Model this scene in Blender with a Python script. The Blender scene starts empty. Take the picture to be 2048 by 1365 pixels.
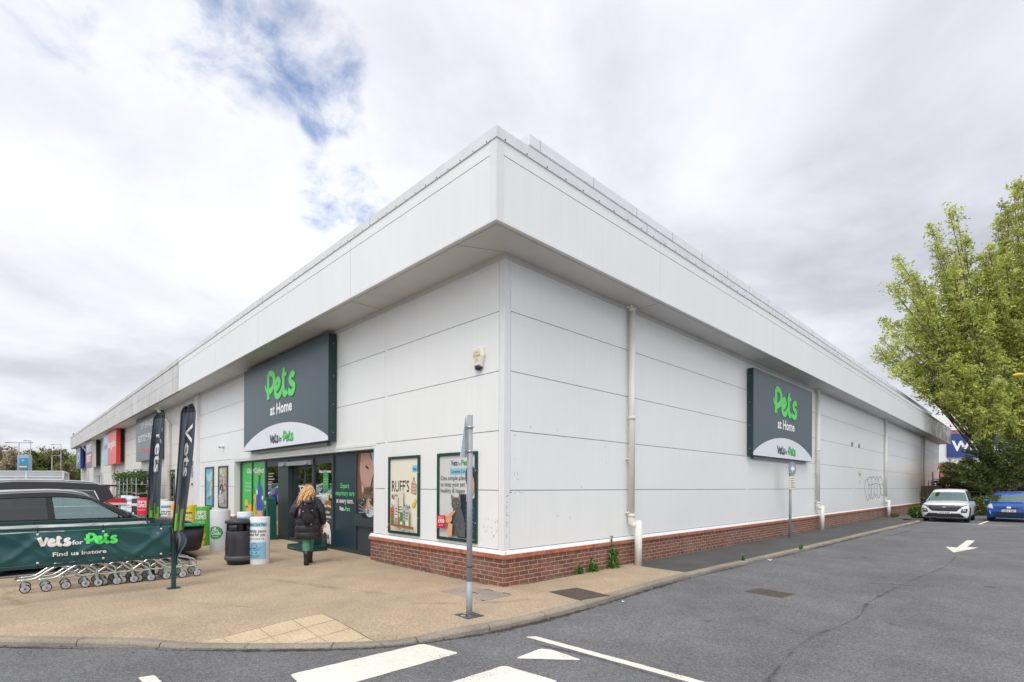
import bpy, bmesh, math, random
import numpy as np
from math import radians, sin, cos, pi
from mathutils import Vector, Matrix
from mathutils.bvhtree import BVHTree

# ------------------------------------------------------------------ camera, sky, sun
scene = bpy.context.scene
COL = scene.collection
YAW = 0.7962
cam = bpy.data.cameras.new("camera")
camo = bpy.data.objects.new("camera", cam)
COL.objects.link(camo)
cam.sensor_width = 36.0
cam.lens = 1032.3 / 2048 * 36
cam.shift_y = (971.66 - 682.5) / 2048
cam.clip_start = 0.05
cam.clip_end = 3000
_fw = Vector((-sin(YAW), cos(YAW), 0)); _r0 = Vector((cos(YAW), sin(YAW), 0)); _u0 = Vector((0, 0, 1))
_ro = 0.0043
_r = _r0 * cos(_ro) + _u0 * sin(_ro); _u = -_r0 * sin(_ro) + _u0 * cos(_ro)
CAMP = Vector((6.2013, -5.8869, 1.6787))
camo.matrix_world = Matrix(((_r.x, _u.x, -_fw.x, CAMP.x), (_r.y, _u.y, -_fw.y, CAMP.y), (_r.z, _u.z, -_fw.z, CAMP.z), (0, 0, 0, 1)))
scene.camera = camo
scene.view_settings.view_transform = 'Standard'
scene.view_settings.look = 'None'
scene.view_settings.exposure = 0.14
scene.view_settings.gamma = 1.0
scene.view_settings.use_curve_mapping = False
scene.cycles.max_bounces = 8
scene.cycles.transparent_max_bounces = 24

SUN_EL, SUN_AZ = radians(52), radians(150)          # azimuth: clockwise from +Y
SUN_DIR = Vector((sin(SUN_AZ) * cos(SUN_EL), cos(SUN_AZ) * cos(SUN_EL), sin(SUN_EL)))
sl = bpy.data.lights.new("sun", 'SUN')
sl.energy = 1.5
sl.angle = radians(28)
sl.color = (1.0, 0.97, 0.93)
so = bpy.data.objects.new("sun", sl)
COL.objects.link(so)
so.rotation_euler = SUN_DIR.to_track_quat('Z', 'Y').to_euler()

def nd(nt, t, **kw):
    n = nt.nodes.new(t)
    for k, v in kw.items():
        if k in n.inputs.keys():
            n.inputs[k].default_value = v
        else:
            setattr(n, k, v)
    return n

def viewdir(px, py):
    """world direction seen at a place of the 2048 px wide photograph (for where the clouds part)"""
    d = _fw + _r * ((px - 1024) / 1032.3) + _u * ((971.66 - py) / 1032.3)
    return d.normalized()

def make_world():
    w = bpy.data.worlds.new("World")
    scene.world = w
    w.use_nodes = True
    nt = w.node_tree
    nt.nodes.clear()
    L = nt.links.new
    out = nd(nt, 'ShaderNodeOutputWorld')
    bg = nd(nt, 'ShaderNodeBackground')
    bg.inputs['Strength'].default_value = 0.1
    sky = nd(nt, 'ShaderNodeTexSky', sky_type='NISHITA', sun_disc=False)
    sky.sun_elevation = SUN_EL
    sky.sun_rotation = SUN_AZ
    sky.air_density = 1.0
    sky.dust_density = 0.4
    sky.ozone_density = 2.0
    tc = nd(nt, 'ShaderNodeTexCoord')
    D = tc.outputs['Generated']
    def math_(op, a, b=None, c=None, clamp=False):
        n = nd(nt, 'ShaderNodeMath', operation=op, use_clamp=clamp)
        for i, x in enumerate((a, b, c)):
            if x is None: continue
            if isinstance(x, (int, float)): n.inputs[i].default_value = x
            else: L(x, n.inputs[i])
        return n.outputs[0]
    def smooth(x, a, b, lo=0.0, hi=1.0):
        n = nd(nt, 'ShaderNodeMapRange', interpolation_type='SMOOTHSTEP')
        L(x, n.inputs['Value'])
        n.inputs['From Min'].default_value = a; n.inputs['From Max'].default_value = b
        n.inputs['To Min'].default_value = lo; n.inputs['To Max'].default_value = hi
        return n.outputs['Result']
    def dot(v):
        n = nd(nt, 'ShaderNodeVectorMath', operation='DOT_PRODUCT')
        L(D, n.inputs[0]); n.inputs[1].default_value = v
        return n.outputs['Value']
    sep = nd(nt, 'ShaderNodeSeparateXYZ'); L(D, sep.inputs[0])
    zz = math_('ADD', math_('MAXIMUM', sep.outputs['Z'], 0.0), 0.22)
    comb = nd(nt, 'ShaderNodeCombineXYZ')
    L(math_('DIVIDE', sep.outputs['X'], zz), comb.inputs['X'])
    L(math_('DIVIDE', sep.outputs['Y'], zz), comb.inputs['Y'])
    comb.inputs['Z'].default_value = 0.35
    def noise(scale, detail, rough, dist=0.0, off=(0, 0, 0)):
        m = nd(nt, 'ShaderNodeMapping'); L(comb.outputs[0], m.inputs['Vector']); m.inputs['Location'].default_value = off
        n = nd(nt, 'ShaderNodeTexNoise'); L(m.outputs[0], n.inputs['Vector'])
        n.inputs['Scale'].default_value = scale; n.inputs['Detail'].default_value = detail
        n.inputs['Roughness'].default_value = rough; n.inputs['Distortion'].default_value = dist
        return n.outputs['Fac']
    n1 = noise(1.25, 7, 0.55, 0.3)
    n2 = noise(3.4, 9, 0.58, 0.25, (3.1, 1.7, 0))
    n3 = noise(0.55, 4, 0.5, 0.0, (7.3, 2.2, 1))
    # brightness of the cloud sheet
    base = math_('ADD', smooth(n1, 0.33, 0.66, 0.0, 0.24), smooth(n2, 0.3, 0.7, -0.04, 0.04))
    base = math_('ADD', base, smooth(n3, 0.35, 0.65, -0.02, 0.05))
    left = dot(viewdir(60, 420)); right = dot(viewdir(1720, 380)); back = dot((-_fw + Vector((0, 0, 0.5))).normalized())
    base = math_('ADD', base, smooth(left, 0.60, 1.0, 0.0, 0.15))
    base = math_('ADD', base, smooth(right, 0.72, 1.0, 0.0, -0.085))
    base = math_('ADD', base, smooth(dot(viewdir(60, 850)), 0.94, 1.0, 0.0, -0.13))
    base = math_('ADD', base, smooth(dot(viewdir(1280, 60)), 0.93, 1.0, 0.0, 0.10))
    base = math_('ADD', base, smooth(back, -0.25, 0.9, 0.0, 0.36))  # out-of-view sky, behind and overhead, brightened to add fill light
    base = math_('ADD', base, smooth(sep.outputs['Z'], 0.62, 1.0, 0.0, 0.30))
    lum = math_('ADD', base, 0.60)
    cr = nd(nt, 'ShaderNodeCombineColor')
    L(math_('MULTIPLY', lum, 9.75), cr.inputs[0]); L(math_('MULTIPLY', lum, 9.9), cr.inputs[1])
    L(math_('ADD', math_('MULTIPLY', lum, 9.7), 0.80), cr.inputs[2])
    # where the cloud opens
    def gap(px, py, a, b, amt):
        return smooth(dot(viewdir(px, py)), a, b, 0.0, amt)
    g = math_('MAXIMUM', gap(540, 50, 0.991, 0.9998, 0.36), gap(612, 90, 0.9945, 0.9999, 0.60))
    g = math_('MAXIMUM', g, gap(662, 225, 0.9978, 0.9999, 0.42))
    g = math_('MAXIMUM', g, gap(690, 400, 0.9945, 0.9998, 0.30))
    g = math_('MAXIMUM', g, gap(130, 10, 0.990, 0.9998, 0.16))
    g = math_('MAXIMUM', g, gap(400, 20, 0.985, 0.9998, 0.24))
    hole = math_('ADD', g, math_('MULTIPLY', math_('SUBTRACT', noise(7.5, 10, 0.60, 0.25, (2.3, 4.4, 0)), 0.5), 2.0))
    hole = math_('MULTIPLY', smooth(hole, 0.12, 0.86), smooth(g, 0.02, 0.26))
    mixc = nd(nt, 'ShaderNodeMix', data_type='RGBA')
    tint = nd(nt, 'ShaderNodeMix', data_type='RGBA', blend_type='MULTIPLY')
    tint.inputs[0].default_value = 1.0
    L(sky.outputs[0], tint.inputs[6]); tint.inputs[7].default_value = (2.1, 2.0, 2.0, 1)
    L(hole, mixc.inputs[0]); L(cr.outputs[0], mixc.inputs[6]); L(tint.outputs[2], mixc.inputs[7])
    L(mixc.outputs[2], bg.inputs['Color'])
    L(bg.outputs[0], out.inputs[0])
make_world()

# ------------------------------------------------------------------ helpers
random.seed(11)
RNG = np.random.default_rng(5)

def S(r, g, b):
    """display colour 0-255 -> linear"""
    f = lambda c: (c / 255 / 12.92) if c / 255 <= 0.04045 else ((c / 255 + 0.055) / 1.055) ** 2.4
    return (f(r), f(g), f(b))

class MB:
    """collects coloured polygons and becomes ONE mesh object"""
    def __init__(s): s.v = []; s.f = []; s.c = []; s.sm = []
    def add(s, vs, fs, col, smooth=False):
        b = len(s.v)
        s.v += [tuple(p) for p in vs]
        for f in fs:
            s.f.append([b + i for i in f]); s.c.append(col); s.sm.append(smooth)
    def poly(s, pts, col): s.add(pts, [list(range(len(pts)))], col)
    def box(s, x0, x1, y0, y1, z0, z1, col=(1, 1, 1), bev=0.0):
        if bev:
            bm = bmesh.new(); bmesh.ops.create_cube(bm, size=1)
            for v in bm.verts: v.co = Vector(((x0 + x1) / 2 + v.co.x * (x1 - x0), (y0 + y1) / 2 + v.co.y * (y1 - y0), (z0 + z1) / 2 + v.co.z * (z1 - z0)))
            bmesh.ops.bevel(bm, geom=bm.edges[:], offset=bev, segments=2, affect='EDGES')
            s.bm(bm, col); return
        p = [(x0, y0, z0), (x1, y0, z0), (x1, y1, z0), (x0, y1, z0), (x0, y0, z1), (x1, y0, z1), (x1, y1, z1), (x0, y1, z1)]
        s.add(p, [(0, 3, 2, 1), (4, 5, 6, 7), (0, 1, 5, 4), (1, 2, 6, 5), (2, 3, 7, 6), (3, 0, 4, 7)], col)
    def bm(s, bm, col, smooth=False, M=None):
        bm.verts.index_update()
        s.add([(M @ v.co if M else v.co) for v in bm.verts], [[v.index for v in f.verts] for f in bm.faces], col, smooth)
        bm.free()
    def tube(s, path, r, seg=8, col=(1, 1, 1), flat=None, caps=True, smooth=True):
        """round tube along a path; r number or list; flat=(normal, k) squashes it along a normal"""
        P = [Vector(p) for p in path]; n = len(P)
        R = r if isinstance(r, (list, tuple)) else [r] * n
        vs = []; prev = None
        for i in range(n):
            t = (P[min(i + 1, n - 1)] - P[max(i - 1, 0)])
            t = t.normalized() if t.length > 1e-9 else Vector((0, 0, 1))
            if flat: a = Vector(flat[0]).normalized()
            elif prev is None: a = t.orthogonal().normalized()
            else:
                a = prev - t * prev.dot(t); a = a.normalized() if a.length > 1e-6 else t.orthogonal().normalized()
            prev = a
            b = t.cross(a).normalized()
            for k in range(seg):
                th = 2 * pi * k / seg
                vs.append(P[i] + a * (cos(th) * R[i] * (flat[1] if flat else 1)) + b * (sin(th) * R[i]))
        fs = []
        for i in range(n - 1):
            for k in range(seg):
                k2 = (k + 1) % seg
                fs.append((i * seg + k, i * seg + k2, (i + 1) * seg + k2, (i + 1) * seg + k))
        if caps:
            fs.append(tuple(range(seg))[::-1]); fs.append(tuple((n - 1) * seg + k for k in range(seg)))
        s.add(vs, fs, col, smooth)
    def lathe(s, prof, c=(0, 0, 0), seg=24, col=(1, 1, 1), smooth=True, a0=0, a1=2 * pi, axis='z'):
        n = len(prof); vs = []; full = abs(a1 - a0 - 2 * pi) < 1e-6
        m = seg if full else seg + 1
        for k in range(m):
            th = a0 + (a1 - a0) * k / seg
            for (r, z) in prof:
                q = (r * cos(th), r * sin(th), z)
                if axis == 'x': q = (q[2], q[0], q[1])
                if axis == 'y': q = (q[0], q[2], q[1])
                vs.append((c[0] + q[0], c[1] + q[1], c[2] + q[2]))
        fs = []
        for k in range(seg):
            k2 = (k + 1) % m
            for i in range(n - 1): fs.append((k * n + i, k2 * n + i, k2 * n + i + 1, k * n + i + 1))
        s.add(vs, fs, col, smooth)
    def ball(s, c, r, col, sc=(1, 1, 1), sub=2, jit=0, smooth=True):
        bm = bmesh.new(); bmesh.ops.create_icosphere(bm, subdivisions=sub, radius=r)
        for v in bm.verts:
            k = 1 + (random.uniform(-jit, jit) if jit else 0)
            v.co = Vector((c[0] + v.co.x * sc[0] * k, c[1] + v.co.y * sc[1] * k, c[2] + v.co.z * sc[2] * k))
        s.bm(bm, col, smooth)
    def prism(s, pts, d, col):
        """closed polygon (3-D points) pushed along vector d into a solid"""
        n = len(pts); d = Vector(d)
        a = [Vector(p) for p in pts]; b = [p + d for p in a]
        s.add(a + b, [tuple(range(n))[::-1], tuple(range(n, 2 * n))] + [(i, (i + 1) % n, n + (i + 1) % n, n + i) for i in range(n)], col)
    def build(s, name, mat, parent=None, bevel=0):
        me = bpy.data.meshes.new(name)
        me.from_pydata(s.v, [], s.f)
        me.update()
        nl = len(me.loops)
        if nl:
            co = np.array([tuple(v.co) for v in me.vertices], dtype=np.float32)
            vi = np.empty(nl, dtype=np.int32); me.loops.foreach_get('vertex_index', vi)
            nf = len(me.polygons)
            tot = np.empty(nf, dtype=np.int32); me.polygons.foreach_get('loop_total', tot)
            nrm = np.empty(nf * 3, dtype=np.float32); me.polygons.foreach_get('normal', nrm); nrm = np.abs(nrm.reshape(-1, 3))
            ax = np.argmax(nrm, 1); axl = np.repeat(ax, tot)
            p = co[vi]
            uv = np.where((axl == 0)[:, None], p[:, [1, 2]], np.where((axl == 1)[:, None], p[:, [0, 2]], p[:, [0, 1]]))
            ul = me.uv_layers.new(name="UVMap"); ul.data.foreach_set('uv', uv.astype(np.float32).ravel())
            ca = me.color_attributes.new("Col", 'FLOAT_COLOR', 'CORNER')
            cf = np.ones((nf, 4), dtype=np.float32); cf[:, :3] = np.array([c[:3] for c in s.c], dtype=np.float32)
            ca.data.foreach_set('color', np.repeat(cf, tot, axis=0).ravel())
            me.polygons.foreach_set('use_smooth', np.array(s.sm, dtype=bool))
        o = bpy.data.objects.new(name, me)
        COL.objects.link(o)
        if isinstance(mat, (list, tuple)):
            for m in mat: me.materials.append(m)
        elif mat: me.materials.append(mat)
        if parent: o.parent = parent
        if bevel:
            md = o.modifiers.new("bevel", 'BEVEL'); md.width = bevel; md.segments = 2; md.limit_method = 'ANGLE'
        return o

_txt = {}
def text2d(st, bold=0.0, shear=0.0):
    k = (st, bold, shear)
    if k not in _txt:
        cu = bpy.data.curves.new("t", 'FONT'); cu.body = st; cu.size = 1; cu.offset = bold; cu.shear = shear
        cu.resolution_u = 3
        o = bpy.data.objects.new("t", cu); COL.objects.link(o)
        dg = bpy.context.evaluated_depsgraph_get()
        me = bpy.data.meshes.new_from_object(o.evaluated_get(dg))
        vs = [(v.co.x, v.co.y) for v in me.vertices]; fs = [tuple(p.vertices) for p in me.polygons]
        bpy.data.objects.remove(o); bpy.data.curves.remove(cu); bpy.data.meshes.remove(me)
        _txt[k] = (vs, fs)
    return _txt[k]

class Canvas:
    """flat printed work on a plane: every next shape lies a hair in front of the last one"""
    def __init__(s, mb, o, ux, uz, step=0.0012, off=0.001, warp=None):
        s.mb = mb; s.o = Vector(o); s.ux = Vector(ux).normalized(); s.uz = Vector(uz).normalized()
        s.n = s.ux.cross(s.uz).normalized(); s.k = off; s.step = step; s.warp = warp
    def P(s, x, z, k=None):
        p = s.o + s.ux * x + s.uz * z + s.n * (s.k if k is None else k)
        return s.warp(p) if s.warp else p
    def up(s): s.k += s.step
    def poly(s, pts, col): s.mb.poly([s.P(*p) for p in pts], col); s.up()
    def rect(s, x0, z0, x1, z1, col): s.poly([(x0, z0), (x1, z0), (x1, z1), (x0, z1)], col)
    def ell(s, cx, cz, rx, rz, col, n=20, rot=0):
        s.poly([(cx + rx * cos(2 * pi * i / n) * cos(rot) - rz * sin(2 * pi * i / n) * sin(rot), cz + rx * cos(2 * pi * i / n) * sin(rot) + rz * sin(2 * pi * i / n) * cos(rot)) for i in range(n)], col)
    def text(s, st, x, z, cap, col, align='C', bold=0.0, width=None, sq=1.0, shear=0.0, rot=0.0):
        vs, fs = text2d(st, bold, shear)
        if not vs: return
        xs = [v[0] for v in vs]; x0, x1 = min(xs), max(xs)
        k = cap / 0.70; kx = k * sq
        if width: kx = width / max(x1 - x0, 1e-6)
        w = (x1 - x0) * kx
        ox = {'L': 0, 'C': -w / 2, 'R': -w}[align]
        out = []
        for (a, b) in vs:
            X, Z = (a - x0) * kx + ox, b * k
            out.append(s.P(x + X * cos(rot) - Z * sin(rot), z + X * sin(rot) + Z * cos(rot)))
        s.mb.add(out, fs, col); s.up()
    def line(s, pts, w, col):
        for a, b in zip(pts[:-1], pts[1:]):
            d = Vector((b[0] - a[0], b[1] - a[1]))
            if d.length < 1e-9: continue
            n = Vector((-d.y, d.x)).normalized() * (w / 2)
            s.mb.poly([s.P(a[0] - n.x, a[1] - n.y), s.P(b[0] - n.x, b[1] - n.y), s.P(b[0] + n.x, b[1] + n.y), s.P(a[0] + n.x, a[1] + n.y)], col)
        s.up()
    def stroke(s, pts, r, col, seg=8):
        """raised rounded stroke (built-up lettering)"""
        s.mb.tube([s.P(*p, k=s.k + 0.001) for p in pts], r, seg, col, flat=(s.n, min(.005, r * .09) / r))
        s.k += 0.0006

def bez(pts, n=8):
    """smooth curve through points (2-D or 3-D)"""
    P = [Vector(p) for p in pts]; out = []
    for i in range(len(P) - 1):
        p0 = P[max(i - 1, 0)]; p1 = P[i]; p2 = P[i + 1]; p3 = P[min(i + 2, len(P) - 1)]
        for k in range(n):
            t = k / n
            out.append(0.5 * ((2 * p1) + (p2 - p0) * t + (2 * p0 - 5 * p1 + 4 * p2 - p3) * t * t + (3 * p1 - p0 - 3 * p2 + p3) * t ** 3))
    out.append(P[-1])
    return [tuple(p) for p in out]

def thing(name, label, cat, loc=(0, 0, 0), rz=0.0, group=None):
    o = bpy.data.objects.new(name, None); COL.objects.link(o)
    o.location = loc; o.rotation_euler = (0, 0, rz); o.empty_display_size = 0.1
    o['label'] = label; o['category'] = cat
    if group: o['group'] = group
    return o
def tag(o, label, cat, group=None):
    o['label'] = label; o['category'] = cat
    if group: o['group'] = group
    return o
def struct(o, kind='structure'):
    o['kind'] = kind; return o
def dup(o, parent=None):
    c = o.copy(); COL.objects.link(c); c.parent = parent
    for ch in list(o.children): dup(ch, c)
    return c

# ------------------------------------------------------------------ materials
def mat(name, col=None, rough=0.5, metal=0.0, var=0.0, vscale=3.0, bump=0.0, bscale=60.0, coat=0.0, spec=0.5, streak=0.0, speck=0.0, sscale=300.0):
    """painted / plastic / stone surface: colour (None = from the mesh's own colours) with soft wear and grain"""
    m = bpy.data.materials.new(name); m.use_nodes = True
    nt = m.node_tree; L = nt.links.new
    b = nt.nodes['Principled BSDF']
    b.inputs['Roughness'].default_value = rough; b.inputs['Metallic'].default_value = metal
    b.inputs['Specular IOR Level'].default_value = spec
    b.inputs['Coat Weight'].default_value = coat; b.inputs['Coat Roughness'].default_value = 0.05
    if col is None:
        a = nd(nt, 'ShaderNodeVertexColor', layer_name="Col"); c = a.outputs['Color']
    else:
        a = nd(nt, 'ShaderNodeRGB'); a.outputs[0].default_value = (*col, 1); c = a.outputs[0]
    tc = nd(nt, 'ShaderNodeTexCoord')
    def mul(c, fac_out, lo, hi):
        r = nd(nt, 'ShaderNodeMapRange'); L(fac_out, r.inputs['Value'])
        r.inputs['From Min'].default_value = 0.3; r.inputs['From Max'].default_value = 0.7
        r.inputs['To Min'].default_value = lo; r.inputs['To Max'].default_value = hi
        x = nd(nt, 'ShaderNodeMix', data_type='RGBA', blend_type='MULTIPLY'); x.inputs[0].default_value = 1
        L(c, x.inputs[6])
        g = nd(nt, 'ShaderNodeCombineColor')
        for i in range(3): L(r.outputs[0], g.inputs[i])
        L(g.outputs[0], x.inputs[7])
        return x.outputs[2]
    if var:
        n = nd(nt, 'ShaderNodeTexNoise'); L(tc.outputs['Object'], n.inputs['Vector']); n.inputs['Scale'].default_value = vscale; n.inputs['Detail'].default_value = 6
        c = mul(c, n.outputs['Fac'], 1 - var, 1 + var)
    if streak:
        mp = nd(nt, 'ShaderNodeMapping'); L(tc.outputs['Object'], mp.inputs['Vector']); mp.inputs['Scale'].default_value = (7, 7, 0.35)
        n = nd(nt, 'ShaderNodeTexNoise'); L(mp.outputs[0], n.inputs['Vector']); n.inputs['Scale'].default_value = 1.6; n.inputs['Detail'].default_value = 5
        c = mul(c, n.outputs['Fac'], 1 - streak, 1 + streak * 0.6)
    if speck:
        n = nd(nt, 'ShaderNodeTexNoise'); L(tc.outputs['Object'], n.inputs['Vector']); n.inputs['Scale'].default_value = sscale; n.inputs['Detail'].default_value = 2
        c = mul(c, n.outputs['Fac'], 1 - speck, 1 + speck)
    L(c, b.inputs['Base Color'])
    if bump:
        n = nd(nt, 'ShaderNodeTexNoise'); L(tc.outputs['Object'], n.inputs['Vector']); n.inputs['Scale'].default_value = bscale; n.inputs['Detail'].default_value = 4
        bp = nd(nt, 'ShaderNodeBump'); bp.inputs['Strength'].default_value = bump; bp.inputs['Distance'].default_value = 0.01
        L(n.outputs['Fac'], bp.inputs['Height']); L(bp.outputs[0], b.inputs['Normal'])
    return m

def brick_mat(name, c1, c2, mortar, bw=0.225, bh=0.076, ms=0.008):
    m = mat(name, (1, 1, 1), rough=0.85, bump=0.0)
    nt = m.node_tree; L = nt.links.new; b = nt.nodes['Principled BSDF']
    uv = nd(nt, 'ShaderNodeUVMap', uv_map="UVMap")
    t = nd(nt, 'ShaderNodeTexBrick')
    L(uv.outputs[0], t.inputs['Vector'])
    t.inputs['Scale'].default_value = 1; t.inputs['Brick Width'].default_value = bw; t.inputs['Row Height'].default_value = bh
    t.inputs['Mortar Size'].default_value = ms; t.inputs['Mortar Smooth'].default_value = 0.2
    t.inputs['Color1'].default_value = (*c1, 1); t.inputs['Color2'].default_value = (*c2, 1); t.inputs['Mortar'].default_value = (*mortar, 1)
    n = nd(nt, 'ShaderNodeTexNoise'); L(uv.outputs[0], n.inputs['Vector']); n.inputs['Scale'].default_value = 9; n.inputs['Detail'].default_value = 6
    r = nd(nt, 'ShaderNodeMapRange'); L(n.outputs['Fac'], r.inputs[0]); r.inputs[1].default_value = 0.3; r.inputs[2].default_value = 0.7; r.inputs[3].default_value = 0.72; r.inputs[4].default_value = 1.25
    x = nd(nt, 'ShaderNodeMix', data_type='RGBA', blend_type='MULTIPLY'); x.inputs[0].default_value = 1
    L(t.outputs['Color'], x.inputs[6]); g = nd(nt, 'ShaderNodeCombineColor')
    for i in range(3): L(r.outputs[0], g.inputs[i])
    L(g.outputs[0], x.inputs[7])
    # salts, splash marks and sooty patches
    c2 = x.outputs[2]
    for sc_, a_, z_, colr, am in ((1.3, .50, .72, (0.36, 0.33, 0.29), .34), (2.2, .54, .75, (0.06, 0.05, 0.045), .45)):
        n5 = nd(nt, 'ShaderNodeTexNoise'); L(uv.outputs[0], n5.inputs['Vector']); n5.inputs['Scale'].default_value = sc_; n5.inputs['Detail'].default_value = 8; n5.inputs['Roughness'].default_value = .7
        r5 = nd(nt, 'ShaderNodeMapRange'); L(n5.outputs['Fac'], r5.inputs[0]); r5.inputs[1].default_value = a_; r5.inputs[2].default_value = z_; r5.inputs[4].default_value = am
        m5 = nd(nt, 'ShaderNodeMix', data_type='RGBA'); L(r5.outputs[0], m5.inputs[0]); L(c2, m5.inputs[6]); m5.inputs[7].default_value = (*colr, 1); c2 = m5.outputs[2]
    L(c2, b.inputs['Base Color'])
    bp = nd(nt, 'ShaderNodeBump'); bp.inputs['Strength'].default_value = 0.5; bp.inputs['Distance'].default_value = 0.008; bp.invert = True
    L(t.outputs['Fac'], bp.inputs['Height']); L(bp.outputs[0], b.inputs['Normal'])
    return m

def glass_mat(name, tint, refl=0.25, rough=0.0, gcol=(0.95, 0.97, 0.97)):
    """window glass: what is behind it shows through, the street is mirrored in it"""
    m = bpy.data.materials.new(name); m.use_nodes = True
    nt = m.node_tree; nt.nodes.clear(); L = nt.links.new
    out = nd(nt, 'ShaderNodeOutputMaterial')
    tr = nd(nt, 'ShaderNodeBsdfTransparent'); tr.inputs[0].default_value = (*tint, 1)
    gl = nd(nt, 'ShaderNodeBsdfGlossy'); gl.inputs['Roughness'].default_value = rough; gl.inputs['Color'].default_value = (*gcol, 1)
    fr = nd(nt, 'ShaderNodeFresnel'); fr.inputs['IOR'].default_value = 1.52
    ad = nd(nt, 'ShaderNodeMath', operation='ADD', use_clamp=True); L(fr.outputs[0], ad.inputs[0]); ad.inputs[1].default_value = refl
    mx = nd(nt, 'ShaderNodeMixShader'); L(ad.outputs[0], mx.inputs[0]); L(tr.outputs[0], mx.inputs[1]); L(gl.outputs[0], mx.inputs[2])
    L(mx.outputs[0], out.inputs[0])
    return m

def ground_mat(name, col, col2, fine=260.0, finek=0.35, patch=0.16, light=0.0, rough=0.92, bump=0.35, bsc=220.0):
    """tarmac / resin-bound stone: aggregate grain plus large worn patches"""
    m = bpy.data.materials.new(name); m.use_nodes = True
    nt = m.node_tree; L = nt.links.new; b = nt.nodes['Principled BSDF']
    b.inputs['Roughness'].default_value = rough; b.inputs['Specular IOR Level'].default_value = 0.3
    tc = nd(nt, 'ShaderNodeTexCoord'); V = tc.outputs['Object']
    def noise(s, d, r=0.5):
        n = nd(nt, 'ShaderNodeTexNoise'); L(V, n.inputs['Vector']); n.inputs['Scale'].default_value = s; n.inputs['Detail'].default_value = d; n.inputs['Roughness'].default_value = r
        return n.outputs['Fac']
    def rng(x, a, c, lo, hi):
        n = nd(nt, 'ShaderNodeMapRange'); L(x, n.inputs[0]); n.inputs[1].default_value = a; n.inputs[2].default_value = c; n.inputs[3].default_value = lo; n.inputs[4].default_value = hi
        return n.outputs[0]
    mx = nd(nt, 'ShaderNodeMix', data_type='RGBA'); mx.inputs[6].default_value = (*col, 1); mx.inputs[7].default_value = (*col2, 1)
    L(rng(noise(0.55, 5), 0.35, 0.65, 0, 1), mx.inputs[0])
    c = mx.outputs[2]
    def mul(c, v):
        x = nd(nt, 'ShaderNodeMix', data_type='RGBA', blend_type='MULTIPLY'); x.inputs[0].default_value = 1; L(c, x.inputs[6])
        g = nd(nt, 'ShaderNodeCombineColor')
        for i in range(3): L(v, g.inputs[i])
        L(g.outputs[0], x.inputs[7]); return x.outputs[2]
    c = mul(c, rng(noise(1.7, 6, 0.6), 0.3, 0.7, 1 - patch, 1 + patch))
    c = mul(c, rng(noise(fine, 2), 0.28, 0.72, 1 - finek, 1 + finek))
    c = mul(c, rng(noise(fine * 0.28, 3), 0.3, 0.7, 1 - finek * 0.5, 1 + finek * 0.5))
    if light:
        vo = nd(nt, 'ShaderNodeTexVoronoi'); L(V, vo.inputs['Vector']); vo.inputs['Scale'].default_value = 48
        l2 = rng(vo.outputs['Distance'], 0.14, 0.24, 1, 0)
        gate = rng(noise(31.0, 1), 0.50, 0.60, 0, light)
        mm = nd(nt, 'ShaderNodeMath', operation='MULTIPLY'); L(l2, mm.inputs[0]); L(gate, mm.inputs[1])
        x = nd(nt, 'ShaderNodeMix', data_type='RGBA'); L(mm.outputs[0], x.inputs[0]); L(c, x.inputs[6]); x.inputs[7].default_value = (0.42, 0.40, 0.37, 1)
        c = x.outputs[2]
    L(c, b.inputs['Base Color'])
    bp = nd(nt, 'ShaderNodeBump'); bp.inputs['Strength'].default_value = bump; bp.inputs['Distance'].default_value = 0.006
    L(noise(bsc, 3), bp.inputs['Height']); L(bp.outputs[0], b.inputs['Normal'])
    return m

def fascia_mat():
    """white fascia; green-brown algae patches on the run beyond y = 41 m"""
    m = mat("white_fascia", S(233, 235, 234), rough=0.38, var=0.025, vscale=0.5, streak=0.016)
    nt = m.node_tree; L = nt.links.new; b = nt.nodes['Principled BSDF']
    src = b.inputs['Base Color'].links[0].from_socket
    tc = nd(nt, 'ShaderNodeTexCoord'); sp = nd(nt, 'ShaderNodeSeparateXYZ'); L(tc.outputs['Object'], sp.inputs[0])
    n = nd(nt, 'ShaderNodeTexNoise'); L(tc.outputs['Object'], n.inputs['Vector']); n.inputs['Scale'].default_value = 1.1; n.inputs['Detail'].default_value = 7; n.inputs['Roughness'].default_value = 0.65
    r = nd(nt, 'ShaderNodeMapRange', interpolation_type='SMOOTHSTEP'); L(sp.outputs['Y'], r.inputs[0]); r.inputs[1].default_value = 38.0; r.inputs[2].default_value = 43.5; r.inputs[3].default_value = -0.45; r.inputs[4].default_value = 0.27
    a = nd(nt, 'ShaderNodeMath', operation='ADD'); L(n.outputs['Fac'], a.inputs[0]); L(r.outputs[0], a.inputs[1])
    r2 = nd(nt, 'ShaderNodeMapRange', interpolation_type='SMOOTHSTEP'); L(a.outputs[0], r2.inputs[0]); r2.inputs[1].default_value = 0.66; r2.inputs[2].default_value = 0.84; r2.inputs[4].default_value = 0.92
    x = nd(nt, 'ShaderNodeMix', data_type='RGBA'); L(r2.outputs[0], x.inputs[0]); L(src, x.inputs[6]); x.inputs[7].default_value = (0.095, 0.09, 0.045, 1)
    L(x.outputs[2], b.inputs['Base Color'])
    return m

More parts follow.
